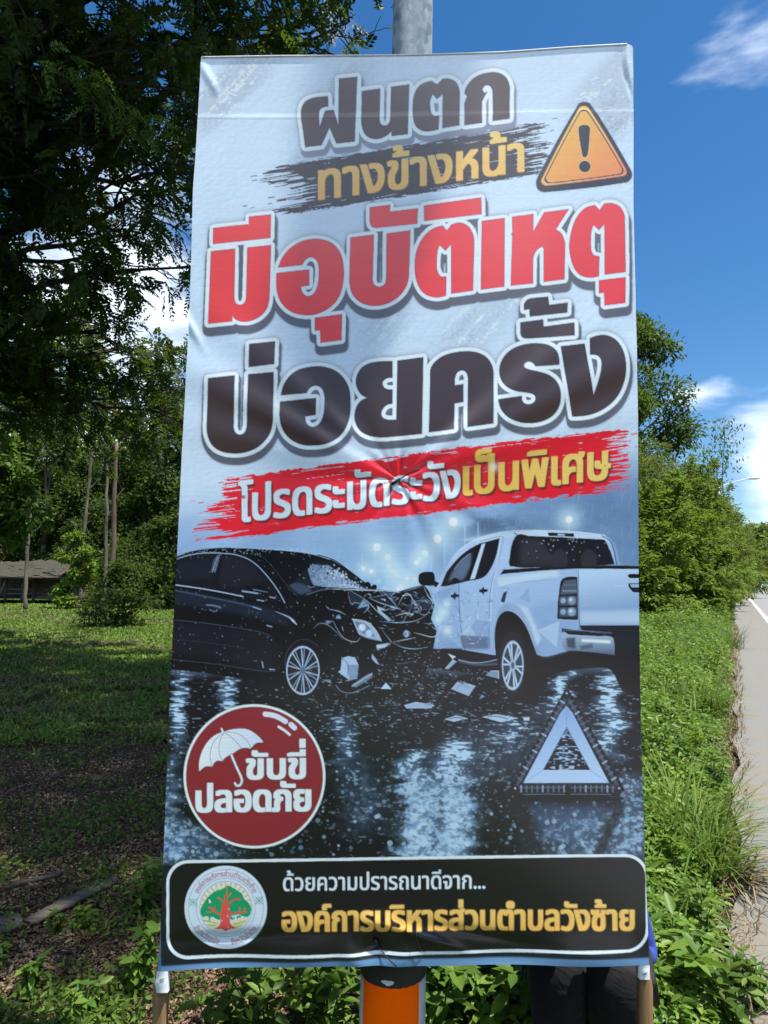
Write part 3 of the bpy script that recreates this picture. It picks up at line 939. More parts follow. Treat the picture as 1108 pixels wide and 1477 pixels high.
# patches of shaded thin cover behind the banner foot, left part
n = 2400
u = rs.rand(n)
Yg = 2.4 * (26 / 2.4) ** u
Xg = np.maximum(0.3, 0.12 * Yg) + (ROAD_SLOPE * Yg - np.maximum(0.3, 0.12 * Yg)) * rs.rand(n)
sel = (vn2(Xg * 1.3 + 4, Yg * 1.3) > 0.48) & (ROAD_SLOPE * Yg - Xg > 0.25)
P = np.stack([Xg, Yg, 0.05 + 0 * Xg], 1)[sel]
V, F4, F3 = blades(P, (0.14 + 0.18 * rs.rand(len(P))) * (1 + 0.03 * P[:, 1]), 0.007 + 0.0011 * P[:, 1], rs, 1.0)
tag(mesh_obj('verge_grass', V, [F4, F3], GRASS), 'loose grass blades standing in the leafy verge', 'grass', kind='stuff')
# grass blades and straw along the shoulder edge
n = 2600
s = 1.5 + 26 * rs.rand(n) ** 1.8
q = -0.22 * np.abs(rs.randn(n)) + 0.07
P = RD[None] * s[:, None] + RP[None] * q[:, None] + np.array([EDGE0, 0, 0])
V, F4, F3 = blades(P, 0.05 + 0.10 * rs.rand(n), 0.004 + 0.0006 * s, rs, 1.6)
tag(mesh_obj('edge_straw', V, [F4, F3], GRASS_DRY), 'dry straw and dead stems fringing the shoulder edge', 'straw', kind='stuff')


def clump(px, py, n, h, rs, label, mat=GRASS, spread=0.12, lean=1.5):
    b = ground(px, py)
    b[2] = 0
    root = empty('grass_clump', b, label, 'grass clump', 'grass clumps in the verge')
    a = rs.rand(n) * 6.283
    r = spread * np.sqrt(rs.rand(n))
    P = b + np.stack([r * np.cos(a), r * np.sin(a), np.zeros(n)], 1)
    # long arching blades in five steps
    L = h * (0.55 + 0.6 * rs.rand(n))
    a2 = a + rs.randn(n) * 0.5
    d = np.stack([np.cos(a2), np.sin(a2), np.zeros(n)], 1)
    sd_ = np.stack([-np.sin(a2), np.cos(a2), np.zeros(n)], 1)
    ln = lean * (0.25 + 0.75 * rs.rand(n))
    K = 6
    rows = []
    for k in range(K):
        t = k / (K - 1)
        c = P + np.array([0, 0, 1.0]) * (L * (t - 0.42 * ln * t * t))[:, None] + d * (L * ln * 0.75 * t * t)[:, None]
        w = (0.015 * (1 - t) ** 0.7 + 0.0008)
        rows += [c - sd_ * w / 2, c + sd_ * w / 2]
    V = np.stack(rows, 1).reshape(-1, 3)
    i = np.arange(n)[:, None] * 2 * K
    F = np.concatenate([i + np.array([[2 * k, 2 * k + 1, 2 * k + 3, 2 * k + 2]]) for k in range(K - 1)])
    mesh_obj('blades', V, [F], mat, root)
    return root


rs = np.random.RandomState(51)
clump(985, 1240, 260, 0.62, rs, 'largest long bladed grass clump beside the shoulder level with the footer panel', spread=0.24)
clump(945, 1215, 160, 0.50, rs, 'grass clump touching the banner edge left of the largest one', spread=0.14)
clump(1015, 1030, 170, 0.6, rs, 'grey green grass clump halfway up the verge', spread=0.25)
clump(1045, 935, 130, 0.8, rs, 'far wispy grass clump near the verge bushes', spread=0.4)
clump(1030, 1275, 120, 0.42, rs, 'small bright grass tuft at the shoulder edge before the dry straw', spread=0.1)
clump(655, 1500, 26, 0.42, rs, 'broad bladed grass tuft right of the orange lamp post band', spread=0.06)
clump(1050, 1272, 200, 0.22, rs, 'flattened dry straw tuft lying on the shoulder edge', mat=GRASS_DRY, spread=0.12, lean=2.2)

PL = 'leafy weeds around the banner foot'
rs = np.random.RandomState(61)
for px, py, h, ns, ll, mt, lab in [
        (985, 1440, 0.30, 6, 0.10, LEAF_COVER, 'broad leaved weed right of the right stake'), (960, 1490, 0.26, 6, 0.11, LEAF_COVER, 'large light leaved weed at the foot of the right stake'),
        (1050, 1500, 0.20, 6, 0.07, LEAF_MID, 'dark leaved weed in the bottom right corner'), (720, 1530, 0.44, 9, 0.085, LEAF_COVER, 'leafy weed between the lamp post and the crouching person'),
        (470, 1540, 0.48, 9, 0.085, LEAF_COVER, 'leafy weed left of the lamp post under the banner'), (400, 1560, 0.46, 8, 0.085, LEAF_MID, 'second leafy weed under the banner nearer the left stake'),
        (320, 1540, 0.34, 7, 0.07, LEAF_MID, 'shaded weed under the banner next to the left stake'), (185, 1440, 0.24, 6, 0.07, LEAF_COVER, 'weed growing just left of the left stake'),
        (205, 1320, 0.24, 6, 0.06, LEAF_COVER, 'bright weed at the banner edge above the plank'), (40, 1440, 0.14, 6, 0.05, LEAF_COVER, 'low weed patch in the bottom left corner'),
        (120, 1480, 0.13, 5, 0.05, LEAF_COVER, 'low weed near the bottom edge left of the left stake'), (80, 1350, 0.09, 4, 0.04, LEAF_COVER, 'small yellowish weed above the corner patch'),
        (115, 1345, 0.10, 4, 0.045, LEAF_LIGHT, 'small light weed at the end of the plank'), (-5, 1400, 0.12, 5, 0.05, LEAF_COVER, 'weed at the left frame edge below the plank'),
        (1000, 1120, 0.42, 8, 0.075, LEAF_LIGHT, 'light green weed above the largest grass clump'), (960, 1075, 0.45, 8, 0.08, LEAF_MID, 'dark leafy weed by the banner edge level with the badge'),
        (1030, 1150, 0.30, 7, 0.06, LEAF_COVER, 'weed between the largest grass clump and the shoulder'), (975, 990, 0.6, 10, 0.10, LEAF_FROND, 'tall weed by the banner edge level with the car wheels'),
        (1025, 980, 0.55, 9, 0.09, LEAF_LIGHT, 'light tall weed in the middle of the verge'), (950, 1290, 0.30, 7, 0.07, LEAF_LIGHT, 'light weed at the banner edge below the grass clumps'),
        (1015, 1370, 0.22, 6, 0.06, LEAF_MID, 'low weed near the shoulder level with the footer panel'), (1050, 905, 0.9, 10, 0.13, LEAF_FROND, 'shrubby weed at the shoulder before the verge bushes'),
        (955, 930, 0.9, 11, 0.13, LEAF_FROND, 'shrubby weed at the banner edge before the verge bushes'), (1060, 1440, 0.16, 7, 0.05, LEAF_MID, 'low weed creeping onto the shoulder in the bottom right corner'), (1095, 1460, 0.15, 6, 0.05, LEAF_COVER, 'small weed at the right frame edge on the shoulder'),
        (560, 1560, 0.30, 6, 0.08, LEAF_MID, 'weed hidden behind the orange band of the post'), (830, 1560, 0.30, 6, 0.08, LEAF_COVER, 'weed at the feet of the crouching person'),
        (620, 1600, 0.36, 7, 0.09, LEAF_COVER, 'weed right of the lamp post foot')]:
    b = ground(px, py)
    b[2] = 0
    leafy_plant(b, h, ns, rs, ll, mt, 'leafy_weed', lab, PL)


